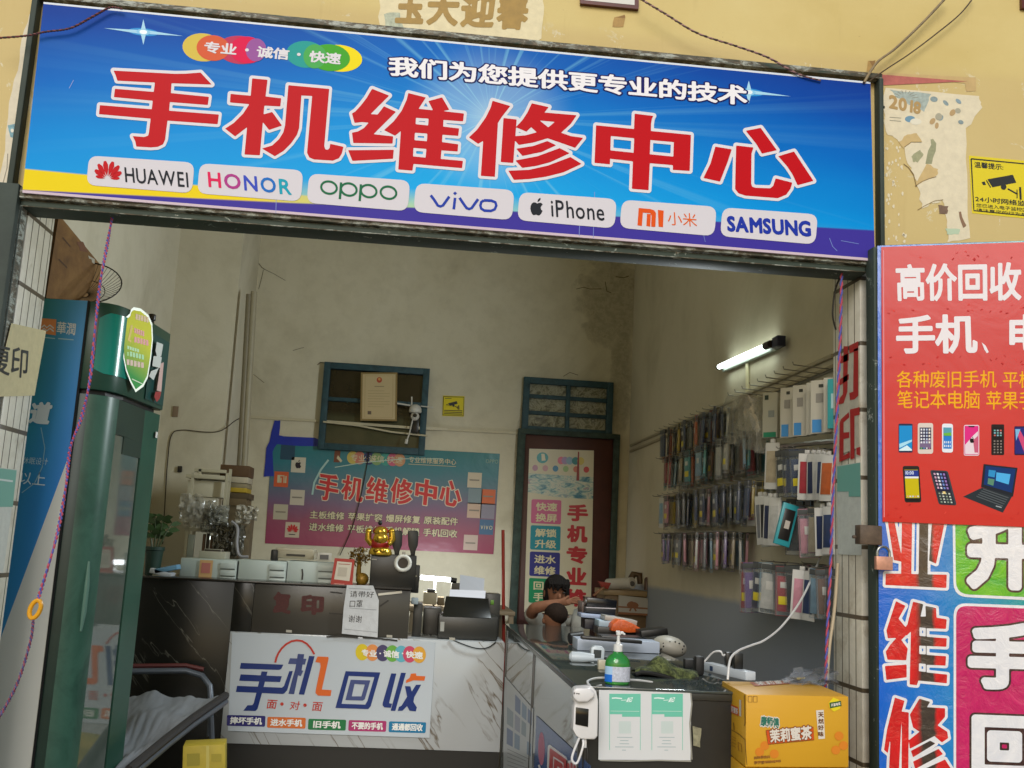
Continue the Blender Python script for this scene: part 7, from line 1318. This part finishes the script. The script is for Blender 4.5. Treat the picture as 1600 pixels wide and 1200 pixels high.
# ---------------------------------------------------------------- two drink cartons in the doorway
def cartons():
    om = NT('orange_carton_print', .5); v = om.coord(); n = om.noise(v, 2.2, 3, .5); omm = om.col(om.ramp(n, [(.3, '#d09a1c'), (.7, '#dba526')])); om.bump(om.noise(om.coord(scale=(1, 1, 8)), 9, 3), .12, .004); dk = mat('#6b3f10', .6); w = mat('#ddd5c8', .4); rd = mat('#cf4f14', .45); ol = mat('#8d4a12', .5)
    yF = -.42
    def carton(q, label, first):
        """q: near-left-top, right-top, right-bottom, near-left-bottom of the front; far-left-top by direction"""
        t = thing('drink_carton', label, 'carton', (q[3]+q[2])/2, 'orange drink cartons stacked in the doorway'); dl = first[0]; m = MB(); m.hexa(q, dl, omm); m.build('carton_body', t, bevel=.004); return t
    A, B, C_, D_ = P(1166, 1085, Y=yF), P(1326, 1070, Y=yF+.05), P(1335, 1187, Y=yF+.05), P(1171, 1199, Y=yF)
    # rectify: vertical edges straight, real box turned slightly
    E = P(1128, 1064, Z=A[2]); dl = E-A; H_ = A[2]-D_[2]; B[2] = A[2]; q = [A, B, B-(0, 0, H_), A-(0, 0, H_)]
    t = carton(q, 'orange tea drink carton with printed characters, upper one of the stack', (dl,))
    nF = nrm(np.cross(B-A, (0, 0, 1))); nF = nF if nF[1] < 0 else -nF; Dc = Decal((A+nF*.0015, nF), eps=.0006)
    Dc.text('康师傅', [(1189, 1118), (1217, 1122), (1218, 1138), (1188, 1134)], mat('#2d6f5c', .4), 3, .03, [(w, .10, 2)], n=20)
    Dc.poly([(1197, 1141), (1271, 1136), (1272, 1156), (1200, 1163)], rd, 2); Dc.line([(1197, 1141), (1271, 1136), (1272, 1156), (1200, 1163), (1197, 1141)], 1, ol, 2.5); Dc.text('茉莉蜜茶', [(1202, 1140), (1268, 1133), (1269, 1155), (1204, 1161)], w, 4, .03, [(ol, .07, 3)], n=26)
    Dc.text('无糖', [(1279, 1113), (1289, 1113), (1290, 1124), (1279, 1124)], w, 3, .05, [(dk, .10, 2)], n=14) if False else None
    Dc.poly([(1275, 1110), (1287, 1109), (1289, 1154), (1279, 1155)], w, 1); 
    for i, ch in enumerate('天然好味'): Dc.text(ch, [(1278, 1113+i*10), (1287, 1113+i*10), (1287.5, 1121+i*10), (1278.5, 1121+i*10)], dk, 3, .03, n=14)
    Dc.poly([(1302, 1090), (1310, 1093), (1314, 1099), (1312, 1108), (1303, 1112), (1296, 1106), (1295, 1098)], mat('#e8d21c', .4), 1); Dc.poly([(1296, 1098), (1314, 1095), (1315, 1103), (1297, 1107)], mat('#2f5a2a', .4), 2); Dc.text('开盖有奖', [(1298, 1099.5), (1313, 1097), (1313.5, 1101.8), (1298.5, 1104.6)], w, 3, .03, n=12)
    for x in (1169, 1177): Dc.line([(x, 1088), (x+6, 1088), (x+6, 1097), (x, 1097), (x, 1088)], .7, dk, 1)
    for y_, x1 in ((1184, 1203), (1191, 1220)): Dc.line([(1178, y_), (x1, y_-2)], 3.2, mat('#a86f1c', .5), 1); 
    Dc.text('调味茶饮品', [(1178, 1181.5), (1203, 1179.5), (1203, 1185), (1178, 1187)], dk, 2, 0, n=12); Dc.text('净含量:500mL×15', [(1178, 1189), (1220, 1185.6), (1220, 1191.5), (1178, 1195)], dk, 2, 0, n=12)
    for k, (x, y_) in enumerate(((1187, 1175), (1195, 1165), (1210, 1178), (1311, 1150), (1318, 1165), (1306, 1172))): Dc.ell((x, y_), 7, 7, mat('#d9811a', .5), .8+k*.05)
    Dc.build('front_print', t)
    nL = nrm(np.cross(dl, (0, 0, 1))); nL = nL if nL[0] < 0 else -nL; DL = Decal((A+nL*.0015, nL), eps=.0006)
    DL.poly([(1138, 1099), (1153, 1105), (1154, 1119), (1139, 1112)], rd, 1); DL.text('茉莉蜜茶', [(1139, 1101), (1153, 1107), (1153, 1117), (1139, 1111)], w, 2, .03, n=14); DL.text('康', [(1136, 1087), (1142, 1090), (1142, 1097), (1136, 1094)], mat('#d8e0d8'), 2, .04, n=12); DL.poly([(1155, 1093), (1158, 1094), (1158, 1120), (1155, 1118)], w, 1)
    DL.line([(1132, 1134), (1156, 1148), (1164, 1156), (1167, 1195)], .9, dk, 1); DL.line([(1146, 1129), (1147, 1141)], .9, dk, 1); DL.line([(1163, 1086), (1164, 1130), (1163, 1134)], .9, dk, 1)
    for y_ in (1151, 1155, 1160, 1165): DL.line([(1137, y_-4), (1150, y_+3)], .8, mat('#a8701c'), 1)
    DL.line([(1153, 1160), (1158, 1163), (1159, 1175), (1154, 1172), (1153, 1160)], .8, mat('#a8701c'), 1); DL.build('side_print', t)
    DT = Decal((A+np.array((0, 0, .0015)), (0, 0, 1)), eps=.0006); DT.poly([(1171, 1066), (1234, 1063), (1236, 1068), (1180, 1072)], mat('#b05a30', .5), 1); DT.text('茉莉蜜茶', [(1176, 1065), (1232, 1062), (1234, 1067), (1184, 1071)], w, 2, .02, n=14); DT.poly([(1262, 1064), (1284, 1062), (1288, 1066), (1268, 1068)], mat('#4a5a2c', .5), 1); DT.poly([(1244, 1059), (1258, 1058), (1258, 1060), (1246, 1062)], mat('#b8a03c', .5), 1); DT.build('top_print', t)
    q2 = [p-np.array((0, 0, H_+.004)) for p in q]; t2 = carton(q2, 'orange tea drink carton, lower one of the stack cut by the photo edge', (dl,))
    m = MB(); m.hexa([A-(0, 0, 2*H_+.008)+(0, 0, 0), B-(0, 0, 2*H_+.008), B*(1, 1, 0)+(0, 0, -.3), A*(1, 1, 0)+(0, 0, -.3)], dl, mat('#6a5a48', .7)); tag(m.build('plastic_crate'), 'brown crate carrying the two orange drink cartons', 'crate')
    # clear wrapping behind the carton
    rn = random.Random(9); m = MB(); n = 9; vs = []
    for i in range(n):
        for j in range(n): p = P(1225+i*10, 1046+j*3.2, Y=-.05); vs.append(p+np.array((rn.uniform(-.012, .012), rn.uniform(-.05, .05), rn.uniform(-.012, .016))))
    m.add(vs, [(i*n+j, i*n+j+1, (i+1)*n+j+1, (i+1)*n+j) for i in range(n-1) for j in range(n-1)], mat('#a8adb5', .1, alpha=.35, spec=.9, noise=.3, scale=30)); tag(m.build('plastic_wrap', ang=80), 'crumpled clear plastic wrap behind the orange cartons', 'plastic wrap')
cartons()
# ---------------------------------------------------------------- right wall: lamp, duct, rack of phone cases
def rack():
    w = mat('#a89f86', .5); XW = XR
    t = thing('tube_lamp', 'lit fluorescent tube lamp mounted on the right wall above the rack', 'lamp', P(1167, 560, X=XW-.05)); a, b = P(1124, 573, X=XW-.07), P(1196, 541, X=XW-.07)
    u = nrm(b-a); m = MB(); m.tube([a, b], .016, mat('#f0fff6', .3, emit=7.0), 10); m.build('tube', t)
    m = MB(); q0, q1 = a+(.045, 0, -.012), b+(.045, .0, -.012); m.tube([q0-u*.04, q1+u*.06], .018, mat('#b9c4bc', .4), 8); m.build('batten', t)
    m = MB(); m.tube([b, b+u*.09], .022, mat('#2a2018', .5), 10); m.build('end_cap', t); m = MB(); m.tube([a-u*.02, a], .02, BLACK, 10); m.build('end_cap', t); m = MB(); m.box(b+u*.16+(.02, 0, .0), (.05, .09, .06), mat('#1f2240', .4)); m.build('starter_box', t, bevel=.004)
    c0, c1 = P(1168, 562, X=XW-.012), P(1168, 613, X=XW-.012); m = MB(); m.tube([c0, c1], .013, mat('#d8d2b0', .4), 8); m.build('cable_cover', t)
    li = bpy.data.lights.new('tube_light', 'AREA'); li.energy = LAMP1; li.shape = 'RECTANGLE'; li.size = 1.0; li.size_y = .1; li.color = (.88, .97, 1); lo = bpy.data.objects.new('tube_light', li); COL.objects.link(lo); lo.location = (a+b)/2+np.array((-.22, 0, .12)); lo.rotation_euler = (0, R(90), 0); lo.rotation_euler = Vector((-1, 0, -.15)).to_track_quat('-Z', 'X').to_euler()
    z = P(1150, 622, X=XW)[2]; m = MB(); m.bb(XW-.02, .72, z-.02, XW, YB-.1, z, w); tag(m.build('cable_duct', bevel=.002), 'cream cable duct running along the right wall above the rack', 'cable duct'); m = MB(); m.bb(XW-.018, .3, z-.075, XW, YB-.1, z-.055, mat('#9d9278', .5)); tag(m.build('cable_duct', bevel=.002), 'lower darker cable duct just above the rack hooks on the right wall', 'cable duct')
    for k, (x, y, l) in enumerate(((1113, 644, 'small dark red card under the duct, left one above the rack'), (1166, 624, 'larger dark red card under the duct, right one above the rack'))): p = P(x, y, X=XW-.02); m = MB(); m.box(p, (.006, .13 if k else .12, .04), mat('#5b2a1c', .5)); tag(m.build('red_card'), l, 'card', 'dark red cards above the rack')
    t = thing('wall_rack', 'wire rack with rows of steel hooks covering the right wall', 'rack', (XW, 2, 1.2)); st = mat('#8a867c', .3, metal=.6)
    rows = [P(1063, 664, X=1.9)[2], P(1070, 708, X=1.9)[2], P(1062, 772, X=1.9)[2], P(1066, 834, X=1.9)[2]]
    def hook(y, z, l=.2):
        m = MB(); m.tube([(XW-.012, y, z), (XW-l, y, z+.004), (XW-l-.008, y, z+.012)], .0028, st, 5); m.build('hook', t)
    for z in rows: m = MB(); m.tube([(XW-.012, .65, z), (XW-.012, 3.75, z)], .005, st, 6); m.build('rail', t)
    rn = random.Random(21)
    # base meshes
    cols = {'dark blue': '#26375c', 'black': '#1d1e20', 'grey': '#6d7075', 'light blue': '#7fa2b8', 'pink': '#b97f8c', 'clear': '#a5aaa8', 'white': '#b9b8b2', 'green': '#38604e', 'orange': '#b55a2c', 'red': '#9a3038', 'teal': '#3d8f92', 'purple': '#6a5488', 'yellow': '#b8a03a', 'brown': '#6d4d38', 'navy': '#1c2748', 'beige': '#a89a80'}
    bag = mat('#9fa5a4', .15, spec=.8, alpha=.16, key='clear_bag'); yel = mat('#d2bf2c', .4); wt = mat('#c6c4bd', .4)
    def case_mesh(c, kind):
        m = MB(); cm = mat(cols[c], .3, noise=.2, scale=25)
        if kind == 'card':     # white hanger card around a case
            m.bb(-.004, -.043, -.235, .004, .043, -.012, wt); m.bb(-.0065, -.034, -.205, .0065, .034, -.05, cm); m.bb(-.0062, -.012, -.012, .0062, .012, .006, wt)
        else:
            m.bb(-.0065, -.038, -.205, .0065, .038, -.045, cm); m.bb(-.0075, -.046, -.225, .0075, .046, .0, bag); m.bb(-.0082, -.046, -.03, .0082, .046, -.002, mat('#4c4e4c', .4)); 
            if kind == 'label': m.bb(-.0085, -.03, -.175, .0085, .032, -.135, yel); m.bb(-.0086, -.02, -.10, .0086, .024, -.07, wt)
            elif kind == 'white': m.bb(-.0085, -.018, -.12, .0085, .018, -.08, wt)
        return m
    protos = {}
    ords = ['first', 'second', 'third', 'fourth', 'fifth', 'sixth', 'seventh', 'eighth', 'ninth', 'tenth', 'eleventh', 'twelfth', 'thirteenth', 'fourteenth', 'fifteenth', 'sixteenth', 'seventeenth', 'eighteenth', 'nineteenth', 'twentieth']
    tens = ['', '', 'twenty', 'thirty', 'forty', 'fifty', 'sixty', 'seventy']
    def ordn(n): return ords[n] if n < 20 else tens[(n+1)//10]+('-'+ords[(n+1) % 10-1] if (n+1) % 10 else 'th').replace('ty-th', 'tieth')
    rname = ['top', 'second', 'third', 'fourth']
    cnt = [0]*8
    def put(ri, x, y, z, yaw, c, kind, sc=1.0, tilt=0, label=None):
        k = (c, kind)
        if k not in protos:
            o = case_mesh(c, kind).build('phone_case', bevel=.0015); protos[k] = o
        else: o = protos[k].copy(); COL.objects.link(o)
        o.location = (x, y, z-.003); o.rotation_euler = (tilt+rn.uniform(-.07, .07), rn.uniform(-.04, .04), yaw); o.scale = (1, sc, sc)
        n = cnt[ri]; cnt[ri] += 1
        ds = {'card': ' phone case on white hanger card', 'label': ' phone case with yellow label', 'white': ' phone case with white label', 'plain': ' phone case in clear bag'}[kind]
        tag(o, label or (c+ds+', '+ordn(n)+' from the back, '+rname[ri]+' rack row'), 'phone case', 'phone cases hanging on the right wall rack')
    pal = [['brown', 'black', 'dark blue', 'orange', 'navy', 'clear', 'dark blue', 'grey', 'navy', 'white', 'yellow'], ['black', 'grey', 'white', 'green', 'clear', 'light blue', 'brown', 'orange', 'red', 'beige', 'teal', 'black'], ['light blue', 'yellow', 'grey', 'pink', 'grey', 'white', 'navy', 'dark blue', 'light blue', 'grey'], ['pink', 'grey', 'purple', 'white', 'black', 'beige', 'pink', 'grey', 'light blue']]
    for ri, (z, ys) in enumerate(zip(rows, (np.arange(3.62, 2.15, -.145), np.arange(3.55, 1.45, -.15), np.arange(3.62, 1.5, -.15), np.arange(3.55, 1.85, -.15)))):
        for h, y in enumerate(ys):
            hook(y, z)
            for k in range(4 if h % 3 else 3):
                c = rn.choice(pal[ri]); put(ri, XW-.035-k*.043-rn.uniform(0, .012), y+rn.uniform(-.006, .006), z, rn.uniform(-.35, .2), c, rn.choice(['label', 'plain', 'label', 'white', 'plain']) if ri != 2 or rn.random() < .8 else 'card', rn.uniform(.92, 1.1))
    # near end: cable boxes (white), second row cards, third and fourth rows
    def px(x, y, X): return P(x, y, X=X)
    def bx(x, y0, y1, wd, c, extra, label, X=1.86, yaw=.75, dp=.03, cat_='cable box', nm='cable_box', grp='white cable boxes on the top shelf of the rack'):
        p = px(x, (y0+y1)/2, X); s1 = (p[1]+4)/F; h = (y1-y0)*s1; m = MB(); wm = mat(c, .4); rot = Matrix.Rotation(yaw, 3, 'Z')
        t2 = thing(nm, label, cat_, p, grp); m.box(p, (dp, wd, h), wm, rot); m.build('carton', t2, bevel=.0015)
        for (a0, b0, a1, b1, cc) in extra:
            f = rot @ Vector((-dp/2-.0015, 0, 0)); m = MB(); m.box(Vector(p)+f+rot @ Vector((0, ((a0+a1)/2-.5)*-wd, (.5-(b0+b1)/2)*h)), (.002, (a1-a0)*wd, (b1-b0)*h), mat(cc, .4), rot); m.build('print', t2)
    whc = '#bdb8a8'; bl = '#3f86c0'
    bx(1205, 612, 686, .085, '#b3b09f', [(.08, .88, .92, .99, '#1f7f5c'), (.15, .06, .4, .16, '#2a3a30'), (.4, .4, .8, .55, '#8a8f8a')], 'white cable box with green foot, leftmost box on the rack top row', yaw=.75)
    for k, x in enumerate((1232, 1252, 1268, 1283, 1297)):
        bx(x, 604-k*4, 686-k*2, (.075, .075, .04, .09, .05)[k], whc, ([(.1, .74, .6, .98, bl), (.45, .08, .7, .14, '#3a3a30'), (.3, .25, .7, .42, '#8f8a80')] if k in (0, 1, 3) else []), 'white cable box with blue corner, '+('second', 'third', 'fourth', 'fifth', 'sixth')[k]+' box from the left on the rack top row')
    bx(1305, 590, 672, .06, '#3a9a9c', [(.3, .3, .7, .6, '#a8c8c8')], 'teal cable box at the near end of the rack top row, beside the jamb')
    for i in range(9): y = .75+i*.13; m = MB(); m.tube([(XW-.012, y, 2.31), (XW-.2, y, 2.32), (XW-.205, y, 2.335)], .003, st, 5); m.build('hook', t)
    m = MB(); p = px(1300, 690, 1.86); q = px(1195, 690, 1.86); m.tube([(XW-.13, p[1]-.1, p[2]-.0), (XW-.13, q[1]+.1, q[2]-.02)], .012, st, 6); m.build('shelf_wire', t)
    # clear accessory bags between far cases and boxes
    for k in range(5):
        rr = random.Random(60+k); p = px(1152+k*9, 655+k*3, 1.88); m = MB(); vs = []; n = 6; al = mat('#b5b4aa', .12, alpha=.45, spec=.8, noise=.2, scale=30)
        for i in range(n):
            for j in range(n): u, v = i/(n-1)-.5, j/(n-1)-.5; vs.append((p[0]+u*.16*(1-.4*abs(v-.2))+rr.uniform(-.01, .01), p[1]+rr.uniform(-.03, .03)-k*.02, p[2]+v*.3+rr.uniform(-.01, .01)))
        m.add(vs, [(i*n+j, i*n+j+1, (i+1)*n+j+1, (i+1)*n+j) for i in range(n-1) for j in range(n-1)], al); tag(m.build('accessory_bag', ang=80), ('first', 'second', 'third', 'fourth', 'fifth')[k]+' clear accessory bag from the left, beside the white cable boxes', 'accessory bag', 'clear accessory bags on the rack')
    def near(ri, items, y0, y1, X0=1.84):
        for (x, dy, yaw, c, kind) in items:
            p = px(x, y0+dy, X0); s1 = (p[1]+4)/F; sc = (y1-y0)*s1/.232; put(ri, X0, p[1], p[2], yaw, c, kind, sc)
            if x % 2: hook(p[1], p[2], XW-X0+.02)
    near(1, [(1208, -15, .5, 'beige', 'card'), (1221, 0, .2, 'black', 'label'), (1229, 0, .1, 'navy', 'label'), (1237, 0, .2, 'dark blue', 'plain'), (1247, 0, .6, 'dark blue', 'label'), (1262, 2, .8, 'red', 'card'), (1271, 2, .3, 'navy', 'card'), (1279, 2, .3, 'white', 'card'), (1287, 2, .3, 'dark blue', 'card'), (1295, 4, .4, 'orange', 'card')], 702, 780)
    near(2, [(1188, -8, .3, 'grey', 'card'), (1196, -8, .3, 'black', 'card'), (1204, -6, .3, 'navy', 'card'), (1212, -6, .3, 'white', 'card'), (1243, 12, .9, 'black', 'plain'), (1262, 16, .9, 'pink', 'white'), (1274, 14, .3, 'beige', 'plain'), (1286, 10, .7, 'navy', 'card'), (1296, 8, .3, 'dark blue', 'card')], 778, 858)
    near(3, [(1168, -2, .3, 'red', 'label'), (1176, -2, .8, 'purple', 'white'), (1188, -2, .3, 'navy', 'label'), (1197, -2, .3, 'light blue', 'label'), (1206, 0, .8, 'white', 'white'), (1217, 0, .3, 'grey', 'plain'), (1228, 4, .9, 'red', 'label'), (1239, 2, .5, 'black', 'plain'), (1254, 6, 1.0, 'pink', 'card'), (1267, 8, .3, 'dark blue', 'card'), (1277, 8, .3, 'light blue', 'plain'), (1290, 8, .9, 'brown', 'white'), (1304, 8, .5, 'black', 'plain')], 880, 960)
    for ri, x0, x1, y0, y1 in ((1, 1205, 1300, 700, 772), (2, 1190, 1300, 782, 850), (3, 1165, 1305, 884, 950)):
        for k in range(8): x = x0+(x1-x0)*(k+.5)/8; near(ri, [(int(x), rn.uniform(-4, 4), rn.uniform(-.1, .45), rn.choice(['black', 'navy', 'grey', 'light blue', 'white', 'dark blue', 'brown', 'pink']), rn.choice(['plain', 'label', 'card', 'white']))], y0, y1, 1.92)
    print('cases', sum(cnt))
    # one teal boxed case turned to the street
    p = px(1228, 820, 1.78); t2 = thing('boxed_phone_case', 'black phone case tilted in a teal box hanging out of the third rack row', 'phone case', p); s1 = (p[1]+4)/F; m = MB(); rt = Matrix.Rotation(R(14), 3, 'Y'); m.box(p, (26*s1, .02, 68*s1), mat('#2f8f98', .3), rt); m.build('box', t2, bevel=.003); m = MB(); m.box((p[0], p[1]-.012, p[2]-.0), (18*s1, .004, 50*s1), mat('#22201f', .3), rt); m.build('case', t2, bevel=.002); m = MB(); m.box((p[0]+.0, p[1]-.015, p[2]), (8*s1, .002, 13*s1), mat('#b5aea4', .3), rt); m.build('card', t2)
LAMP1 = 66
rack()
# ---------------------------------------------------------------- woman and child behind the glass counter
def skin_body(name, nodes_, edges_, mt, parent, root=0, sub=2):
    me = bpy.data.meshes.new(name); me.from_pydata([tuple(map(float, n[0])) for n in nodes_], edges_, []); me.materials.append(mt)
    o = bpy.data.objects.new(name, me); COL.objects.link(o); md = o.modifiers.new('skin', 'SKIN'); md.use_smooth_shade = True
    for v, n in zip(me.skin_vertices[0].data, nodes_):
        r = n[1]; v.radius = (r, r) if not isinstance(r, tuple) else r; v.use_root = False
    me.skin_vertices[0].data[root].use_root = True
    s_ = o.modifiers.new('sub', 'SUBSURF'); s_.levels = s_.render_levels = sub
    dg = bpy.context.evaluated_depsgraph_get(); ev = bpy.data.meshes.new_from_object(o.evaluated_get(dg)); o.modifiers.clear(); o.data = ev; ev.polygons.foreach_set('use_smooth', [True]*len(ev.polygons))
    if not len(ev.materials): ev.materials.append(mt)
    return adopt(o, parent)
def people():
    sk = mat('#7d5641', .75, noise=.12, scale=30, spec=.2, bump=.1); hair = mat('#15110f', .8, noise=.4, scale=90, bump=.6, spec=.2); hair2 = mat('#2a211c', .95, noise=.4, scale=90, bump=.5, spec=.1); sh = mat('#8f8d84', .8, noise=.1, scale=12, bump=.3)
    Y0 = 3.0; s_ = S(Y0); V = lambda x, y, d=0: P(x, y, Y=Y0+d)
    t = thing('person', 'dark haired person in pale shirt holding one arm across the lower face behind the counter', 'person', V(872, 1120)*(1, 1, 0)+(0, 0, FL))
    hc = V(870, 926)
    N = [(V(872, 1068, .1), .15), (V(872, 1020, .1), .135), (V(871, 985, .08), .12), (V(871, 968, .06), .07), (V(870, 952, .03), .052), (V(870, 940), .06), (V(869, 926, -.005), .072), (V(868, 913, .005), .069), (V(868, 904, .01), .045),
         (V(846, 976, .07), .058), (V(830, 962, -.02), .048), (V(834, 950, -.14), .043), (V(860, 945, -.19), .036), (V(880, 941, -.20), .026), (V(889, 940, -.20), .030),
         (V(898, 977, .07), .058), (V(912, 1005, .02), .048), (V(905, 1030, -.12), .04), (V(885, 1035, -.2), .03), (V(878, 1034, -.22), .028),
         (V(858, 1075, -.05), .09), (V(850, 1080, -.42), .07), (V(850, 1160, -.42), .05), (V(886, 1075, -.05), .09), (V(893, 1080, -.42), .07), (V(893, 1160, -.42), .05)]
    E_ = [(0, 1), (1, 2), (2, 3), (3, 4), (4, 5), (5, 6), (6, 7), (7, 8), (2, 9), (9, 10), (10, 11), (11, 12), (12, 13), (13, 14), (2, 15), (15, 16), (16, 17), (17, 18), (18, 19), (0, 20), (20, 21), (21, 22), (0, 23), (23, 24), (24, 25)]
    # fingers of the raised hand: four unequal bent fingers and a thumb leaving the side of the palm
    b = len(N)
    for k, (dy, l) in enumerate(((-4.0, 13), (-1.2, 15), (1.4, 14), (3.8, 11))):
        N += [(V(893, 939+dy*.8, -.205), .010), (V(893+l*.5, 937.5+dy, -.215), .009), (V(893+l, 939.5+dy*1.1, -.205), .0075)]; E_ += [(14, b), (b, b+1), (b+1, b+2)]; b += 3
    N += [(V(884, 935, -.215), .011), (V(890, 931, -.22), .009)]; E_ += [(13, b), (b, b+1)]; b += 2
    skin_body('body', N, E_, sk, t)
    # shirt: sleeves and torso slightly outside the body
    N2 = [(V(872, 1066, .1), .165), (V(872, 1020, .1), .152), (V(871, 988, .08), .135), (V(871, 972, .065), .085), (V(846, 976, .07), .07), (V(831, 962, -.01), .062), (V(830, 955, -.08), .058), (V(897, 968, .05), .075), (V(912, 992, .02), .07)]
    skin_body('shirt', N2, [(0, 1), (1, 2), (2, 3), (2, 4), (4, 5), (5, 6), (2, 7), (7, 8)], sh, t)
    m = MB(); m.ball(hc+np.array((-.002, .03, .035)), (.086, .092, .090), hair, 24, 16); m.ball(hc+np.array((-.066, .02, -.015)), (.028, .05, .078), hair, 14, 10); m.ball(hc+np.array((.068, .02, .0)), (.024, .05, .065), hair, 14, 10)
    for k in range(9):
        a = hc+np.array((-.062+k*.0155, -.042-.02*math.sin(k*.4), .086)); m.tube([a, a+np.array((.006, -.03, -.03)), a+np.array((.012*math.sin(k), -.03, -.062-.012*math.sin(k*2.1)))], [.016, .013, .004], hair, 6)
    m.build('hair', t)
    dk = mat('#1a100c', .3)
    for x in (-.033, .033): m = MB(); m.ball(hc+np.array((x+.006, -.074, .004)), (.014, .008, .006), dk, 10, 8); m.build('eye', t); m = MB(); m.tube([hc+np.array((x-.012, -.078, .024)), hc+np.array((x+.006, -.082, .028)), hc+np.array((x+.024, -.078, .023))], .0035, dk, 6); m.build('eyebrow', t)
    m = MB(); m.ball(hc+np.array((.006, -.088, -.022)), (.013, .016, .02), sk, 12, 8); m.build('nose', t); m = MB(); m.ball(hc+np.array((.006, -.078, -.058)), (.022, .01, .008), mat('#7a3f34', .4), 10, 8); m.build('mouth', t)
    for x in (-.082,): m = MB(); m.ball(hc+np.array((x, .0, -.01)), (.012, .02, .028), sk, 10, 8); m.build('ear', t)
    # child: seen from behind, leaning back against the woman
    Yc = 2.80; W_ = lambda x, y, d=0: P(x, y, Y=Yc+d); c = W_(866, 963); t = thing('person', 'small child with short dark hair leaning before the person in the pale shirt', 'person', W_(866, 1120)*(1, 1, 0)+(0, 0, FL))
    N = [(W_(866, 1060), .11), (W_(866, 1025), .10), (W_(866, 1000), .085), (W_(866, 988), .04), (W_(865, 978, -.005), .055), (W_(864, 966, -.005), .078), (W_(864, 956, .0), .066), (W_(847, 1004), .04), (W_(840, 1030, -.05), .032), (W_(846, 1048, -.15), .025), (W_(886, 1004), .04), (W_(892, 1030, -.05), .032), (W_(886, 1048, -.15), .025), (W_(857, 1070, -.15), .06), (W_(855, 1120, -.2), .04), (W_(876, 1070, -.15), .06), (W_(878, 1120, -.2), .04)]
    skin_body('body', N, [(0, 1), (1, 2), (2, 3), (3, 4), (4, 5), (5, 6), (2, 7), (7, 8), (8, 9), (2, 10), (10, 11), (11, 12), (0, 13), (13, 14), (0, 15), (15, 16)], sk, t)
    m = MB(); m.ball(c+np.array((.012, -.004, .018)), (.080, .086, .074), hair2, 22, 14, Matrix.Rotation(R(12), 3, 'Y')); m.build('hair', t)
    m = MB(); m.ball(c+np.array((-.070, -.01, -.03)), (.012, .018, .022), sk, 10, 8); m.build('ear', t)
    N2 = [(W_(866, 1058), .125), (W_(866, 1025), .112), (W_(866, 996), .100), (W_(847, 1004), .052), (W_(841, 1022, -.03), .046), (W_(886, 1004), .052), (W_(891, 1022, -.03), .046)]
    skin_body('shirt', N2, [(0, 1), (1, 2), (2, 3), (3, 4), (2, 5), (5, 6)], mat('#54606a', .8), t)
    # stools they sit on
    for x, yy, d, l in ((872, 1068, .12, 'round wooden stool under the person in the pale shirt'),): 
        a = V(x, yy, d); z1 = a[2]-.14; t = thing('stool', l, 'stool', (a[0], a[1], FL)); wd = mat('#6a5034', .5); m = MB(); m.lathe((a[0], a[1], z1-.03), [(.17, 0), (.18, .01), (.18, .025), (.17, .03)], wd, 20); m.build('seat', t)
        for k in range(4): an = R(45+90*k); m = MB(); m.tube([(a[0]+.12*math.cos(an), a[1]+.12*math.sin(an), z1-.03), (a[0]+.15*math.cos(an), a[1]+.15*math.sin(an), FL)], .014, wd, 8); m.build('leg', t)
people()
# ---------------------------------------------------------------- finish
bpy.data.objects.remove(_fo); bpy.data.curves.remove(_fc)
SC.view_settings.view_transform = 'Standard'; SC.view_settings.look = 'None'; SC.view_settings.exposure = 0.07; SC.view_settings.gamma = 1
SC.render.film_transparent = False
SC.cycles.use_denoising = True; SC.cycles.max_bounces = 10; SC.cycles.diffuse_bounces = 5; SC.cycles.glossy_bounces = 4; SC.cycles.transmission_bounces = 8; SC.cycles.transparent_max_bounces = 12
SC.cycles.caustics_reflective = False; SC.cycles.caustics_refractive = False; SC.cycles.sample_clamp_indirect = 6
